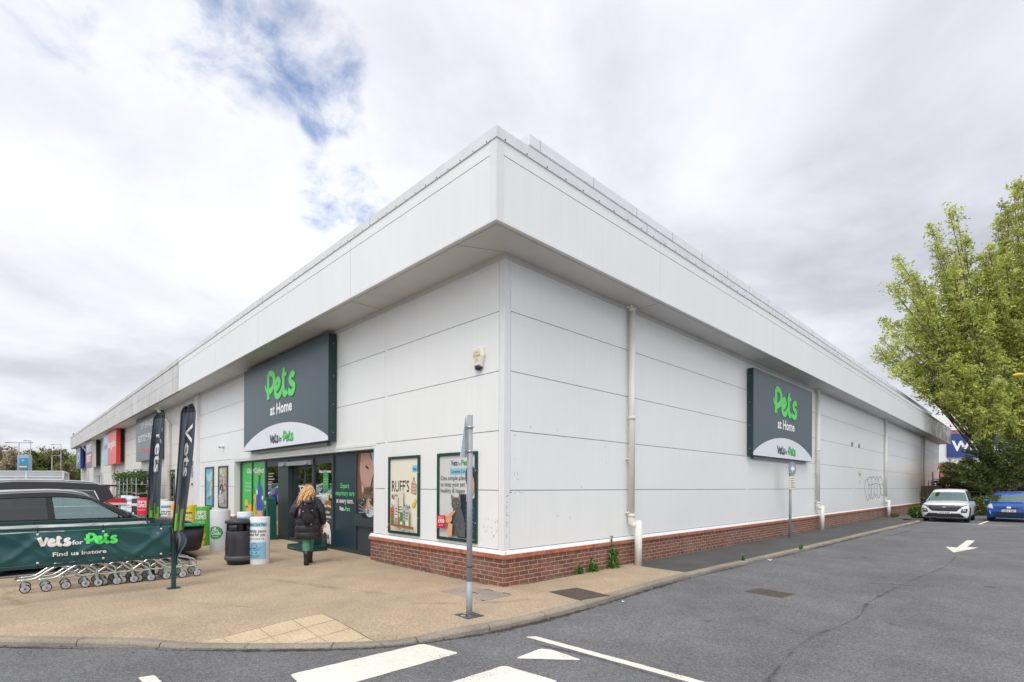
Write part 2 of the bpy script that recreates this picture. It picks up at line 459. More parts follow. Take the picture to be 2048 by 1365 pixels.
def leaf_mat(name, trans=0.4):
    m = bpy.data.materials.new(name); m.use_nodes = True
    nt = m.node_tree; nt.nodes.clear(); L = nt.links.new
    out = nd(nt, 'ShaderNodeOutputMaterial')
    a = nd(nt, 'ShaderNodeVertexColor', layer_name="Col")
    d = nd(nt, 'ShaderNodeBsdfDiffuse'); t = nd(nt, 'ShaderNodeBsdfTranslucent')
    L(a.outputs[0], d.inputs[0]); L(a.outputs[0], t.inputs[0])
    mx = nd(nt, 'ShaderNodeMixShader'); mx.inputs[0].default_value = trans; L(d.outputs[0], mx.inputs[1]); L(t.outputs[0], mx.inputs[2])
    g = nd(nt, 'ShaderNodeBsdfGlossy'); g.inputs['Roughness'].default_value = 0.45
    m2 = nd(nt, 'ShaderNodeMixShader'); m2.inputs[0].default_value = 0.05; L(mx.outputs[0], m2.inputs[1]); L(g.outputs[0], m2.inputs[2])
    L(m2.outputs[0], out.inputs[0])
    return m

M = {}
M['clad'] = mat("white_cladding", S(234, 236, 235), rough=0.30, var=0.022, vscale=0.35, streak=0.016, spec=0.5)
M['fascia'] = fascia_mat()
def ribbed(m, pitch=0.055, k=0.10, buckle=0.22):
    """micro-ribbed metal skin that is not quite flat"""
    nt = m.node_tree; L = nt.links.new; b = nt.nodes['Principled BSDF']
    tc = nd(nt, 'ShaderNodeTexCoord'); sp = nd(nt, 'ShaderNodeSeparateXYZ'); L(tc.outputs['Object'], sp.inputs[0])
    a = nd(nt, 'ShaderNodeMath', operation='ADD'); L(sp.outputs['X'], a.inputs[0]); L(sp.outputs['Y'], a.inputs[1])
    q = nd(nt, 'ShaderNodeMath', operation='MULTIPLY'); L(a.outputs[0], q.inputs[0]); q.inputs[1].default_value = 2 * pi / pitch
    w = nd(nt, 'ShaderNodeMath', operation='SINE'); L(q.outputs[0], w.inputs[0])
    bp = nd(nt, 'ShaderNodeBump'); bp.inputs['Strength'].default_value = k; bp.inputs['Distance'].default_value = 0.004; L(w.outputs[0], bp.inputs['Height'])
    n = nd(nt, 'ShaderNodeTexNoise'); L(tc.outputs['Object'], n.inputs['Vector']); n.inputs['Scale'].default_value = 1.1; n.inputs['Detail'].default_value = 1
    b2 = nd(nt, 'ShaderNodeBump'); b2.inputs['Strength'].default_value = buckle; b2.inputs['Distance'].default_value = 0.05; L(n.outputs['Fac'], b2.inputs['Height']); L(bp.outputs[0], b2.inputs['Normal'])
    L(b2.outputs[0], b.inputs['Normal'])
ribbed(M['clad']); ribbed(M['fascia'], .055, .06, .15)
M['soffit'] = mat("grey_white_soffit", S(206, 205, 203), rough=0.45, var=0.07, vscale=0.8)
M['trim'] = mat("white_trim", S(228, 229, 230), rough=0.4, var=0.03, streak=0.03)
M['cream'] = mat("old_white_cladding", S(222, 220, 214), rough=0.5, var=0.05, streak=0.07)
M['creamf'] = mat("old_fascia", S(206, 205, 202), rough=0.5, var=0.09, vscale=0.9, streak=0.16)
M['dark'] = mat("dark_void", (0.012, 0.012, 0.013), rough=0.9)
M['joint'] = mat("joint_gap_grey", (0.15, 0.15, 0.152), rough=0.9)  # plain grey of the joint backing and soffit joint lines
M['brick'] = brick_mat("brown_brick", S(136, 84, 70), S(106, 70, 65), S(168, 148, 122))
M['brickred'] = brick_mat("orange_brick_coping", S(186, 112, 84), S(170, 98, 74), S(150, 112, 90), bw=0.068, bh=0.6, ms=0.003)
M['pipe'] = mat("cream_pipe", S(226, 224, 216), rough=0.4, var=0.05, vscale=2, streak=0.08)
M['print'] = mat("printed_board", None, rough=0.35)
M['matt'] = mat("matt_paint", None, rough=0.7, var=0.05)
M['signface'] = mat("sign_face", None, rough=0.33, var=0.02, vscale=1.5)
M['plastic'] = mat("plastic", None, rough=0.4, var=0.04)
M['frame'] = mat("green_frame", S(24, 62, 58), rough=0.35, var=0.05)
M['alu'] = mat("dark_frame", S(44, 56, 60), rough=0.4)
M['steel'] = mat("zinc_steel", (0.62, 0.62, 0.60), rough=0.28, metal=1.0, var=0.06, vscale=12)
M['galv'] = mat("galvanised_grey", S(158, 162, 166), rough=0.5, metal=0.1, var=0.08, vscale=6)
M['rubber'] = mat("rubber", (0.018, 0.018, 0.018), rough=0.75)
M['banner'] = mat("pvc_banner", None, rough=0.33, var=0.05, vscale=3)
M['greenmetal'] = mat("green_powder_coat", S(16, 66, 66), rough=0.4, var=0.05)
M['cloth'] = mat("cloth", None, rough=0.85, var=0.1, vscale=14, bump=0.4, bscale=90)
M['puffer'] = mat("puffer_nylon", None, rough=0.45, var=0.1, vscale=9, bump=0.25, bscale=40)
M['hair'] = mat("hair", None, rough=0.5, var=0.25, vscale=30)
M['skin'] = mat("skin", S(214, 160, 132), rough=0.55, var=0.04)
M['asphalt'] = ground_mat("asphalt", S(103, 103, 105), S(115, 115, 116), fine=120, finek=0.52, patch=0.12, light=0.8, bump=0.7)
M['asphaltpath'] = ground_mat("path_tarmac", S(80, 79, 78), S(92, 91, 90), fine=200, finek=0.35, patch=0.12, light=0.0)
M['resin'] = ground_mat("buff_resin", S(167, 149, 126), S(179, 159, 134), fine=110, finek=0.36, patch=0.11, light=0.0, bump=0.35)
M['far'] = ground_mat("far_ground", S(100, 102, 98), S(112, 114, 106), fine=40, finek=0.2, patch=0.2)
M['kerb'] = ground_mat("kerb_concrete", S(136, 128, 116), S(158, 148, 132), fine=120, finek=0.25, patch=0.16)
M['slab'] = ground_mat("buff_slab", S(190, 172, 140), S(198, 181, 152), fine=120, finek=0.2, patch=0.10)
M['mark'] = ground_mat("road_paint", S(218, 214, 202), S(226, 222, 212), fine=90, finek=0.10, patch=0.07, bump=0.2)
def worn(m):
    """paint thinned by traffic: the stones show through"""
    nt = m.node_tree; L = nt.links.new; b = nt.nodes['Principled BSDF']
    tc = nd(nt, 'ShaderNodeTexCoord')
    n = nd(nt, 'ShaderNodeTexNoise'); L(tc.outputs['Object'], n.inputs['Vector']); n.inputs['Scale'].default_value = 70; n.inputs['Detail'].default_value = 3
    n2 = nd(nt, 'ShaderNodeTexNoise'); L(tc.outputs['Object'], n2.inputs['Vector']); n2.inputs['Scale'].default_value = 2.2; n2.inputs['Detail'].default_value = 6
    a = nd(nt, 'ShaderNodeMath', operation='MULTIPLY_ADD'); L(n2.outputs['Fac'], a.inputs[0]); a.inputs[1].default_value = .9; L(n.outputs['Fac'], a.inputs[2])
    r = nd(nt, 'ShaderNodeMapRange'); L(a.outputs[0], r.inputs[0]); r.inputs[1].default_value = .66; r.inputs[2].default_value = .76; L(r.outputs[0], b.inputs['Alpha'])
worn(M['mark'])
M['iron'] = mat("cast_iron", S(92, 80, 72), rough=0.75, var=0.2, vscale=20)
M['concrete'] = ground_mat("cover_concrete", S(150, 138, 126), S(160, 150, 140), fine=120, finek=0.3, patch=0.1)
M['leaf'] = leaf_mat("leaf")
M['bark'] = mat("bark", S(104, 92, 78), rough=0.9, var=0.2, vscale=8, bump=0.6, bscale=25)
M['shopglass'] = glass_mat("shop_glass", (0.45, 0.5, 0.48), refl=0.48)
M['carglass'] = glass_mat("car_glass", (0.70, 0.92, 0.88), refl=0.20, gcol=(0.66, 0.86, 0.84))
M['tintglass'] = glass_mat("tinted_glass", (0.16, 0.18, 0.18), refl=0.03)
def frosted_mat(name, c, k):
    m = bpy.data.materials.new(name); m.use_nodes = True
    nt = m.node_tree; nt.nodes.clear(); L = nt.links.new
    out = nd(nt, 'ShaderNodeOutputMaterial'); t = nd(nt, 'ShaderNodeBsdfTransparent'); d = nd(nt, 'ShaderNodeBsdfDiffuse'); e = nd(nt, 'ShaderNodeBsdfTranslucent'); d.inputs[0].default_value = (*c, 1); e.inputs[0].default_value = (*c, 1)
    a = nd(nt, 'ShaderNodeMixShader'); a.inputs[0].default_value = .5; L(d.outputs[0], a.inputs[1]); L(e.outputs[0], a.inputs[2])
    b = nd(nt, 'ShaderNodeMixShader'); b.inputs[0].default_value = k; L(t.outputs[0], b.inputs[1]); L(a.outputs[0], b.inputs[2]); L(b.outputs[0], out.inputs[0])
    return m
M['shelter'] = frosted_mat("shelter_panel", (0.74, 0.76, 0.78), 0.62)
M['mudguard'] = mat("unpainted_trim", (0.025, 0.025, 0.027), rough=0.6)
def paint(name, c, fl=0.0):
    return mat(name, c, rough=0.4, metal=fl, coat=0.7, var=0.015, spec=0.12)
M['wood'] = mat("brown_boards", S(96, 80, 68), rough=0.8, var=0.15, vscale=5, streak=0.2)

# ------------------------------------------------------------------ ground, roads, kerbs
from mathutils.geometry import tessellate_polygon
RZ = -0.07
def sheet(name, pts, m, kind='structure'):
    tri = tessellate_polygon([[Vector(p) for p in pts]])
    b = MB()
    fs = []
    for t in tri:
        a, c, d = [Vector(pts[i]) for i in t]
        fs.append(t if (c - a).cross(d - a).z > 0 else t[::-1])
    b.add(pts, fs, (1, 1, 1))
    return struct(b.build(name, m), kind)
def adj(x, y, z=RZ):
    k = (1.6787 - z) / 1.7787
    return (6.2013 + (x - 6.2013) * k, -5.8869 + (y + 5.8869) * k, z)

sheet('ground', [(-900, -900, -0.13), (900, -900, -0.13), (900, 900, -0.13), (-900, 900, -0.13)], M['far'])
sheet('road', [(-120, -70, RZ), (60, -70, RZ), (60, 36, RZ), (1.0, 36, RZ), (1.0, 0, RZ), (-120, 0, RZ)], M['asphalt'])

kp = bez([(-9.0, -12.9), (-4.6, -8.7), (-1.68, -5.96), (-0.58, -4.93), (0.0, -4.36), (0.62, -3.72), (1.2, -2.98), (1.42, -2.42), (1.57, -1.8), (1.65, -1.0), (1.65, 0.05), (1.53, 2.1), (1.50, 3.9), (1.58, 6.5), (1.7, 11.4), (1.80, 17.6), (1.98, 25.0), (2.0, 27.2)], 14)
kp = [Vector(p) for p in kp]
# resample evenly
def resample(P, step):
    out = [P[0]]; acc = 0
    for a, b in zip(P[:-1], P[1:]):
        d = (b - a).length; t = 0
        while acc + d - t >= step:
            t += step - acc; acc = 0
            out.append(a + (b - a) * (t / d))
        acc += d - t
    out.append(P[-1]); return out
kr = resample(kp, 0.1525)
def kn(i):
    t = (kr[min(i + 1, len(kr) - 1)] - kr[max(i - 1, 0)]).normalized()
    return Vector((-t.y, t.x))          # towards the pavement
def ktop(p):
    # kerb dropped for the crossing
    a, b = Vector((-0.05, -4.4)), Vector((1.27, -2.85))
    t = max(0, min(1, (p - a).dot(b - a) / (b - a).length_squared))
    d = (p - (a + (b - a) * t)).length
    k = max(0, min(1, 1 - d / 0.85))
    return -0.050 * (k * k * (3 - 2 * k))
kb = MB()
STN = 6
for st in range(0, len(kr) - 1, STN):
    idx = list(range(st, min(st + STN, len(kr) - 1) + 1))
    if len(idx) < 2: continue
    vs = []; g = random.uniform(0.86, 1.1); hj = random.uniform(-0.003, 0.003)
    for j, i in enumerate(idx):
        p = kr[i].copy(); n = kn(i)
        if j == 0: p = p + (kr[i + 1] - p).normalized() * 0.006
        if j == len(idx) - 1: p = p - (p - kr[i - 1]).normalized() * 0.006
        zt = ktop(kr[i]) + hj
        for (o, z) in [(0.0, -0.2), (0.0, zt - 0.032), (0.012, zt - 0.012), (0.035, zt), (0.125, zt + 0.001), (0.125, -0.2)]:
            q = p + n * o; vs.append((q.x, q.y, z))
    m = 6; fs = []
    for j in range(len(idx) - 1):
        for k in range(m - 1): fs.append((j * m + k, j * m + k + 1, (j + 1) * m + k + 1, (j + 1) * m + k)[::-1])
    fs.append(tuple(range(m))); fs.append(tuple((len(idx) - 1) * m + k for k in range(m))[::-1])
    kb.add(vs, fs, (g, g, g))
struct(kb.build('kerb', M['kerb']))
# pavement: a strip that follows the kerb height, then the flat plaza behind it
innr = [kr[i] + kn(i) * 0.127 for i in range(len(kr))]
in2 = [kr[i] + kn(i) * 1.05 for i in range(len(kr))]
isplit = min(range(len(kr)), key=lambda i: abs(kr[i].y - 3.62) + (0 if kr[i].x > 0 else 9))
def strip(i0, i1):
    vs = []; fs = []
    W = [0, .15, .35, .6, .8, 1]
    for i in range(i0, i1 + 1):
        for w in W:
            p = innr[i].lerp(in2[i], w); k = 1 - w
            vs.append((p.x, p.y, (ktop(kr[i]) - 0.004) * k * k * (3 - 2 * k)))
    m = len(W)
    for a in range(i1 - i0):
        for b in range(m - 1): fs.append((a * m + b, a * m + b + 1, (a + 1) * m + b + 1, (a + 1) * m + b)[::-1])
    return vs, fs
pv = MB()
vs, fs = strip(0, isplit)
pv.add(vs, fs, (1, 1, 1))
poly = [(in2[i].x, in2[i].y, 0) for i in range(0, isplit + 1, 2)]
if (isplit % 2): poly.append((in2[isplit].x, in2[isplit].y, 0))
poly += [(-0.02, 3.86, 0), (-0.02, 0.02, 0), (-4.0, 0.02, 0), (-4.0, 0.5, 0), (-14.4, 0.5, 0), (-14.4, 0.02, 0), (-72, 0.02, 0), (-72, -2.62, 0), (-6.72, -2.62, 0), (-6.55, -6.0, 0), (-6.55, -8.2, 0)]
for t in tessellate_polygon([[Vector(p) for p in poly]]):
    a, c, d = [Vector(poly[i]) for i in t]
    pv.add([a, c, d] if (c - a).cross(d - a).z > 0 else [a, d, c], [(0, 1, 2)], (1, 1, 1))
struct(pv.build('pavement', M['resin']))
# edging between plaza and car park
eb = MB()
for (x0, x1, y0, y1) in [(-6.84, -6.72, -8.2, -2.74), (-72, -6.72, -2.74, -2.62)]: eb.box(x0, x1, y0, y1, -0.2, 0.001)
struct(eb.build('pavement_edging', M['kerb']))
# tarmac path beside the long wall
tb = MB()
vs, fs = strip(isplit, len(kr) - 1); vs = [(x, y, z - 0.001) for x, y, z in vs]; tb.add(vs, fs, (1, 1, 1))
poly2 = [(in2[i].x, in2[i].y, -0.001) for i in range(isplit, len(kr))] + [(1.6, 29.5, -0.001), (-0.02, 29.5, -0.001), (-0.02, 3.86, -0.001)]
for t in tessellate_polygon([[Vector(p) for p in poly2]]):
    a, c, d = [Vector(poly2[i]) for i in t]
    tb.add([a, c, d] if (c - a).cross(d - a).z > 0 else [a, d, c], [(0, 1, 2)], (1, 1, 1))
struct(tb.build('tarmac_path', M['asphaltpath']))

# painted markings
def marking(name, pts, rnd=0.05, z=RZ + 0.004):
    P = [Vector(adj(*p)[:2]) for p in pts]; out = []
    n = len(P)
    for i in range(n):
        a, b, c = P[i - 1], P[i], P[(i + 1) % n]
        ra = min(rnd, (a - b).length * 0.3); rc = min(rnd, (c - b).length * 0.3)
        p0 = b + (a - b).normalized() * ra; p1 = b + (c - b).normalized() * rc
        for t in (0, .33, .67, 1): out.append((p0.lerp(b, t)).lerp(b.lerp(p1, t), t))
    # slightly worn edge
    dense = []
    for a, b in zip(out, out[1:] + out[:1]):
        k = max(1, int((b - a).length / 0.06))
        for j in range(k):
            q = a.lerp(b, j / k); dense.append((q.x + random.uniform(-.004, .004), q.y + random.uniform(-.004, .004), z))
    return sheet(name, dense, M['mark'])
marking('road_marking', [(1.30, -3.99), (1.37, -2.55), (1.91, -2.46), (1.90, -4.05)], 0.055)
marking('road_marking', [(2.44, -2.15), (2.40, -1.72), (2.52, -1.66), (2.95, -1.69)], 0.05)
marking('road_marking', [(2.46, -4.2), (2.51, -2.37), (3.16, -2.30), (3.1, -4.2)], 0.055)
marking('road_marking', [(1.98, -1.53), (2.06, -1.42), (4.4, -1.335), (5.2, -1.36), (5.2, -1.48), (3.97, -1.46)], 0.03)
marking('road_marking', [(4.24, 14.24), (4.50, 14.22), (4.50, 17.31), (4.70, 17.25), (4.70, 14.6), (4.95, 14.63), (4.57, 12.6)], 0.02)
marking('road_marking', [(0.42, -5.02), (0.46, -4.90), (1.3, -4.86), (1.3, -4.98)], 0.02)
for pts in ([(2.15, 27.5), (5.6, 27.5), (5.6, 27.6), (2.15, 27.6)], [(4.12, 27.7), (4.22, 27.7), (4.4, 32.5), (4.28, 32.5)]):
    marking('parking_line', pts, 0.01)
sheet('parking_line', [(5.9, 27.5, RZ + .004), (9.5, 27.5, RZ + .004), (9.5, 27.6, RZ + .004), (5.9, 27.6, RZ + .004)], M['mark'])

# crack across the road and dirt along the kerb
def dirt_mat(name, col, lo, hi, scale):
    m = bpy.data.materials.new(name); m.use_nodes = True
    nt = m.node_tree; L = nt.links.new; b = nt.nodes['Principled BSDF']; out = nt.nodes['Material Output']
    b.inputs['Base Color'].default_value = (*col, 1); b.inputs['Roughness'].default_value = 0.95
    tc = nd(nt, 'ShaderNodeTexCoord'); n = nd(nt, 'ShaderNodeTexNoise'); L(tc.outputs['Object'], n.inputs['Vector']); n.inputs['Scale'].default_value = scale; n.inputs['Detail'].default_value = 7; n.inputs['Roughness'].default_value = 0.7
    a = nd(nt, 'ShaderNodeVertexColor', layer_name="Col"); sp = nd(nt, 'ShaderNodeSeparateColor'); L(a.outputs[0], sp.inputs[0])
    ad = nd(nt, 'ShaderNodeMath', operation='ADD'); L(n.outputs['Fac'], ad.inputs[0]); L(sp.outputs[0], ad.inputs[1])
    r = nd(nt, 'ShaderNodeMapRange', interpolation_type='SMOOTHSTEP'); L(ad.outputs[0], r.inputs[0]); r.inputs[1].default_value = lo; r.inputs[2].default_value = hi; r.inputs[4].default_value = 0.85
    L(r.outputs[0], b.inputs['Alpha'])
    return m
M['gutter'] = dirt_mat("gutter_dirt", S(64, 56, 48), 0.95, 1.25, 9)
M['tarstain'] = dirt_mat("tar_stain", S(70, 70, 71), 0.98, 1.6, 5)
def soft_strip(name, path, widths, m, z):
    """strip whose middle is dense and edges fade (density kept in the mesh)"""
    vs = []; fs = []; den = []
    P = [Vector(p) for p in path]; W = [-1, -.5, 0, .5, 1]
    for i, p in enumerate(P):
        t = (P[min(i + 1, len(P) - 1)] - P[max(i - 1, 0)]).normalized(); n = Vector((-t.y, t.x)); w = widths[i] if isinstance(widths, list) else widths
        for k in W: q = p + n * (k * w); vs.append((q.x, q.y, z))
    me = bpy.data.meshes.new(name); m5 = len(W)
    for a in range(len(P) - 1):
        for b in range(m5 - 1): fs.append((a * m5 + b, a * m5 + b + 1, (a + 1) * m5 + b + 1, (a + 1) * m5 + b)[::-1])
    me.from_pydata(vs, [], fs); me.update()
    ca = me.color_attributes.new("Col", 'FLOAT_COLOR', 'POINT')
    for i in range(len(vs)):
        d = (1 - abs(W[i % m5])) * 0.75 * (min(1, (i // m5) / 2, (len(P) - 1 - i // m5) / 2))
        ca.data[i].color = (d, d, d, 1)
    me.materials.append(m)
    o = bpy.data.objects.new(name, me); COL.objects.link(o)
    return struct(o, 'stuff')
gi = [i for i in range(len(kr)) if kr[i].y > -7.5]
soft_strip('gutter_dirt', [kr[i] - kn(i) * 0.07 for i in gi], [0.10 + 0.06 * sin(i * 0.31) + 0.05 * sin(i * 0.07) for i in gi], M['gutter'], RZ + 0.003)
crk = bez([(4.6, -1.75), (4.45, -0.6), (4.35, 0.6), (4.5, 2.2), (4.4, 3.6), (4.55, 6.5), (4.75, 9.0), (4.7, 12.0)], 10)
soft_strip('road_stain', crk, [0.085 + 0.05 * sin(i * .9) + .04 * sin(i * .37) for i in range(len(crk))], M['tarstain'], RZ + 0.0025)
soft_strip('road_stain', bez([(2.2, -1.75), (3.0, -1.62), (4.6, -1.6)], 8), 0.10, M['tarstain'], RZ + 0.0022)
soft_strip('road_stain', bez([(3.9, 5.2), (4.3, 5.5), (4.8, 5.6)], 6), 0.22, M['tarstain'], RZ + 0.002)
soft_strip('road_stain', bez([(2.2, 16), (2.5, 18), (2.6, 21)], 6), 0.3, M['tarstain'], RZ + 0.002)
M['resinstain'] = dirt_mat("resin_stain", S(136, 115, 90), 1.02, 2.0, 3)
M['moss'] = dirt_mat("moss_film", S(122, 112, 72), 1.0, 1.9, 4)
for pts, w_, m_ in (([(-2.3, -4.1), (-1.7, -3.7), (-1.2, -3.45)], .16, 'resinstain'), ([(-5.2, -5.6), (-4.6, -5.9), (-3.2, -5.6)], .45, 'moss'), ([(-3.6, -2.6), (-2.2, -2.2), (-.6, -1.6)], .5, 'resinstain'), ([(-.2, -1.9), (.6, -1.1), (1.0, -.2)], .35, 'resinstain'), ([(-9, -1.0), (-6.5, -1.1), (-4.2, -.5)], .45, 'resinstain')):
    soft_strip('pavement_stain', bez(pts, 8), w_, M[m_], .0025)
soft_strip('wall_foot_dirt', [(-4.4 + .2 * i, -.06) for i in range(23)], .10, M['gutter'], .003)
soft_strip('wall_foot_dirt', [(.07, .0 + .2 * i) for i in range(19)], .10, M['gutter'], .003)
for x_, y_, r_ in ((3.2, .6, .28), (4.9, 2.2, .35), (2.6, 5.2, .3), (5.6, 6.5, .5), (3.2, 9.2, .45)):
    soft_strip('road_stain', [(x_ - r_, y_), (x_ - r_ * .5, y_ + .03), (x_, y_), (x_ + r_ * .5, y_ - .04), (x_ + r_, y_)], r_, M['tarstain'], RZ + .0015)
# fine grit, dropped litter
gb = MB()
for k in range(420):
    i = random.choice(gi); p = kr[i] - kn(i) * abs(random.gauss(0.03, 0.09)); s = random.uniform(0.004, 0.012)
    c = random.choice([S(120, 110, 98), S(88, 82, 76), S(150, 132, 104), S(70, 66, 60)])
    gb.ball((p.x, p.y, RZ + s * 0.6), s, c, (1, random.uniform(.7, 1.4), .7), 1, 0.2)
struct(gb.build('gravel', M['matt']), 'stuff')
def litter(x, y, z, s, label, col):
    b = MB(); bm = bmesh.new(); bmesh.ops.create_grid(bm, x_segments=4, y_segments=4, size=s)
    for v in bm.verts: v.co.z = random.uniform(0, s * .5) + z; v.co.x += x; v.co.y += y
    b.bm(bm, col); tag(b.build('litter', M['matt']), label, 'litter', 'litter dropped in the gutter')
litter(1.82, 0.75, RZ + .01, 0.02, 'tiny scrap of white paper in the gutter near the iron grate', S(225, 222, 215))
litter(1.75, 7.0, RZ + .01, 0.045, 'crumpled white paper litter in the gutter beside the tarmac path', S(225, 222, 215))

# tactile slabs at the dropped kerb
def pavz(x, y):
    i = min(range(len(kr)), key=lambda i: (kr[i].x - x) ** 2 + (kr[i].y - y) ** 2)
    d = (Vector((x, y)) - kr[i]).dot(kn(i)); w = max(0, min(1, (d - 0.127) / 0.923)); k = 1 - w
    return (ktop(kr[i]) - 0.004) * k * k * (3 - 2 * k)
tb = MB()
ox, oy = Vector((-0.30, -2.93)), None
ua = Vector((0.0, -1.0)); ub = Vector((1.0, -0.03))
A0 = Vector((-0.32, -2.95))
ua = (Vector((-0.24, -4.09)) - A0).normalized(); ub = (Vector((1.22, -2.97)) - A0).normalized()
SL = 0.40
zt = lambda x, y: pavz(x, y) + 0.004
def kd(q):
    i0 = min(range(len(kr)), key=lambda t: (kr[t] - q).length_squared); return (q - kr[i0]).dot(kn(i0)), i0
NS = 12
for i in range(4):
    for j in range(5):
        c = random.choice([(1, 1, 1), (.95, .94, .96), (1.05, 1.0, .95), (.98, .94, .9)])
        if kd(A0 + ua * ((i + .5) * SL) + ub * ((j + .5) * SL))[0] < -.25: continue
        at_ = lambda a, b: A0 + ua * (i * SL + .006 + (SL - .012) * a / NS) + ub * (j * SL + .006 + (SL - .012) * b / NS)
        grid = {}
        for a in range(NS + 1):
            for b_ in range(NS + 1):
                q = at_(a, b_); d, i0 = kd(q)
                if d < .131: q = q + kn(i0) * (.131 - d)
                grid[(a, b_)] = (q.x, q.y, zt(q.x, q.y)), d
        for a in range(NS):
            for b_ in range(NS):
                qs = [grid[t] for t in ((a, b_), (a + 1, b_), (a + 1, b_ + 1), (a, b_ + 1))]
                if max(t[1] for t in qs) < .134: continue
                tb.add([t[0] for t in qs], [(0, 1, 2, 3)], c)
        for a in range(6):
            for b_ in range(6):
                q = A0 + ua * (i * SL + SL * (a + .5) / 6) + ub * (j * SL + SL * (b_ + .5) / 6)
                if kd(q)[0] < .16: continue
                z = zt(q.x, q.y); tb.lathe([(0.013, z - .002), (0.011, z + .0045), (0.0, z + .005)], (q.x, q.y, 0), 7, tuple(k * .94 for k in c), False)
struct(tb.build('tactile_paving', M['slab']))
gp = MB()
def edge_line(a, b, w=0.012):
    a, b = Vector(a), Vector(b); n = (b - a).normalized(); n = Vector((-n.y, n.x)) * w / 2
    N = 8
    for k in range(N):
        p, q = a.lerp(b, k / N), a.lerp(b, (k + 1) / N)
        w1 = random.uniform(.6, 1.5)
        gp.poly([(*(p - n * w1), pavz(p.x, p.y) + .003), (*(q - n * w1), pavz(q.x, q.y) + .003), (*(q + n * w1), pavz(q.x, q.y) + .003), (*(p + n * w1), pavz(p.x, p.y) + .003)], S(70, 58, 40))
edge_line(A0, A0 + ua * 1.2); edge_line(A0, A0 + ub * 1.62)
struct(gp.build('slab_joint_gap', M['matt']))

# iron grate, concrete inspection cover, road gully
g = thing('drain_grate', 'rusty iron grate set in the buff pavement near the kerb', 'drain cover', (1.19, 0.48, 0.0), radians(-9))
b = MB(); b.box(-.37, .37, -.30, .30, -.02, .003); b.build('frame', M['iron'], g)
b = MB()
for k in range(11): b.box(-.34, .34, -.275 + k * .051, -.24 + k * .051, .003, .010)
b.box(-.012, .012, -.28, .28, .010, .013); b.build('bars', M['iron'], g)
g = thing('inspection_cover', 'square grey concrete inspection cover behind the tall grey pole', 'manhole cover', (0.06, -0.66, 0.0), radians(3))
b = MB(); b.box(-.50, .50, -.31, .31, -.02, .004); b.build('cover_slab', M['concrete'], g)
for q in ((-.1, .30, .08, .312), (.3, .30, .46, .312), (-.06, -.02, .06, .0), (.42, -.30, .5, -.28)):
    b = MB(); b.box(q[0], q[2], q[1], q[3], .004, .008); b.build('lifting_slot', M['dark'], g)
g = thing('road_gully', 'rusty iron gully grate sunk in the dark road surface', 'drain cover', (3.10, 3.10, RZ), radians(-7))
b = MB(); b.box(-.31, .31, -.25, .25, -.02, .003); b.build('frame', M['iron'], g)
b = MB()
for k in range(9):
    for j in range(2): b.box(-.28 + j * .285, -.01 + j * .285, -.225 + k * .051, -.192 + k * .051, .003, .008)
b.build('bars', M['iron'], g)

# ------------------------------------------------------------------ the corner shop building
B = thing('retail_building', 'white clad retail unit with brown brick base and deep overhanging fascia', 'building')
OX, OY, ZB, ZT = 0.708, 0.849, 5.53, 6.87
ZL = [0.60, 1.60, 2.60, 3.60, 4.60, 5.47]
G = 0.006
def panel_run_x(b, trims, s_edges, zs, y0, y1):
    """panels on the front (facing -y); s measured leftwards from the corner"""
    for a, c in zip(s_edges[:-1], s_edges[1:]):
        for z0, z1 in zip(zs[:-1], zs[1:]): b.box(-c + .055, -a - .055, y0, y1, z0 + G, z1 - G)
YE = [0.0, 3.75, 10.2, 17.0, 23.1, 29.85, 36.7, 43.7, 52.8]
b = MB()
for a, c in zip(YE[:-1], YE[1:]):
    for z0, z1 in zip(ZL[:-1], ZL[1:]): b.box(-.06, 0, a + (.14 if a == 0 else .055), c - .055, z0 + G, z1 - G)
for y in YE[1:]: b.box(-.06, -.001, y - .05, y + .05, .60, 5.47)
b.build('side_wall', M['clad'], B)
b = MB()
for a, c in ((0.0, 3.73), (14.58, 19.2)):
    for z0, z1 in zip(ZL[:-1], ZL[1:]): b.box(-c + .055, -a - (.14 if a == 0 else .055), 0, .06, z0 + G, z1 - G)
for a, c in ((3.73, 4.2), (14.2, 14.58)):
    for z0, z1 in zip(ZL[:3], ZL[1:3]): b.box(-c + (.0 if c == 4.2 else .055), -a - (.055 if a == 3.73 else 0), 0, .06, z0 + G, z1 - G)
for a, c in ((3.73, 9.15), (9.15, 14.58)):
    for z0, z1 in zip(ZL[2:-1], ZL[3:]): b.box(-c + .055, -a - .055, 0, .06, z0 + G, z1 - G)
for s in (3.73, 14.58): b.box(-s - .05, -s + .05, 0.001, .06, .60, 5.47)
b.box(-9.2, -9.1, 0.001, .06, 2.62, 5.47)
b.build('front_wall', M['clad'], B)
# backing behind the joints
b = MB(); b.box(-.3, -.05, 0.06, 52.75, 0, 6.4); b.box(-4.2, -.3, .05, .3, 0, 6.4); b.box(-19.2, -14.2, .05, .3, 0, 6.4); b.box(-14.2, -4.2, .05, .3, 2.62, 6.4)
b.build('wall_core', M['joint'], B)
b = MB(); b.box(-19.2, -.3, 52.4, 52.8, 0, 6.5); b.box(-19.2, -18.9, .3, 52.4, 0, 6.5); b.build('rear_wall', M['cream'], B)
b = MB()
b.box(-.13, .004, -.004, .13, .60, 5.5); b.build('corner_trim', M['trim'], B)
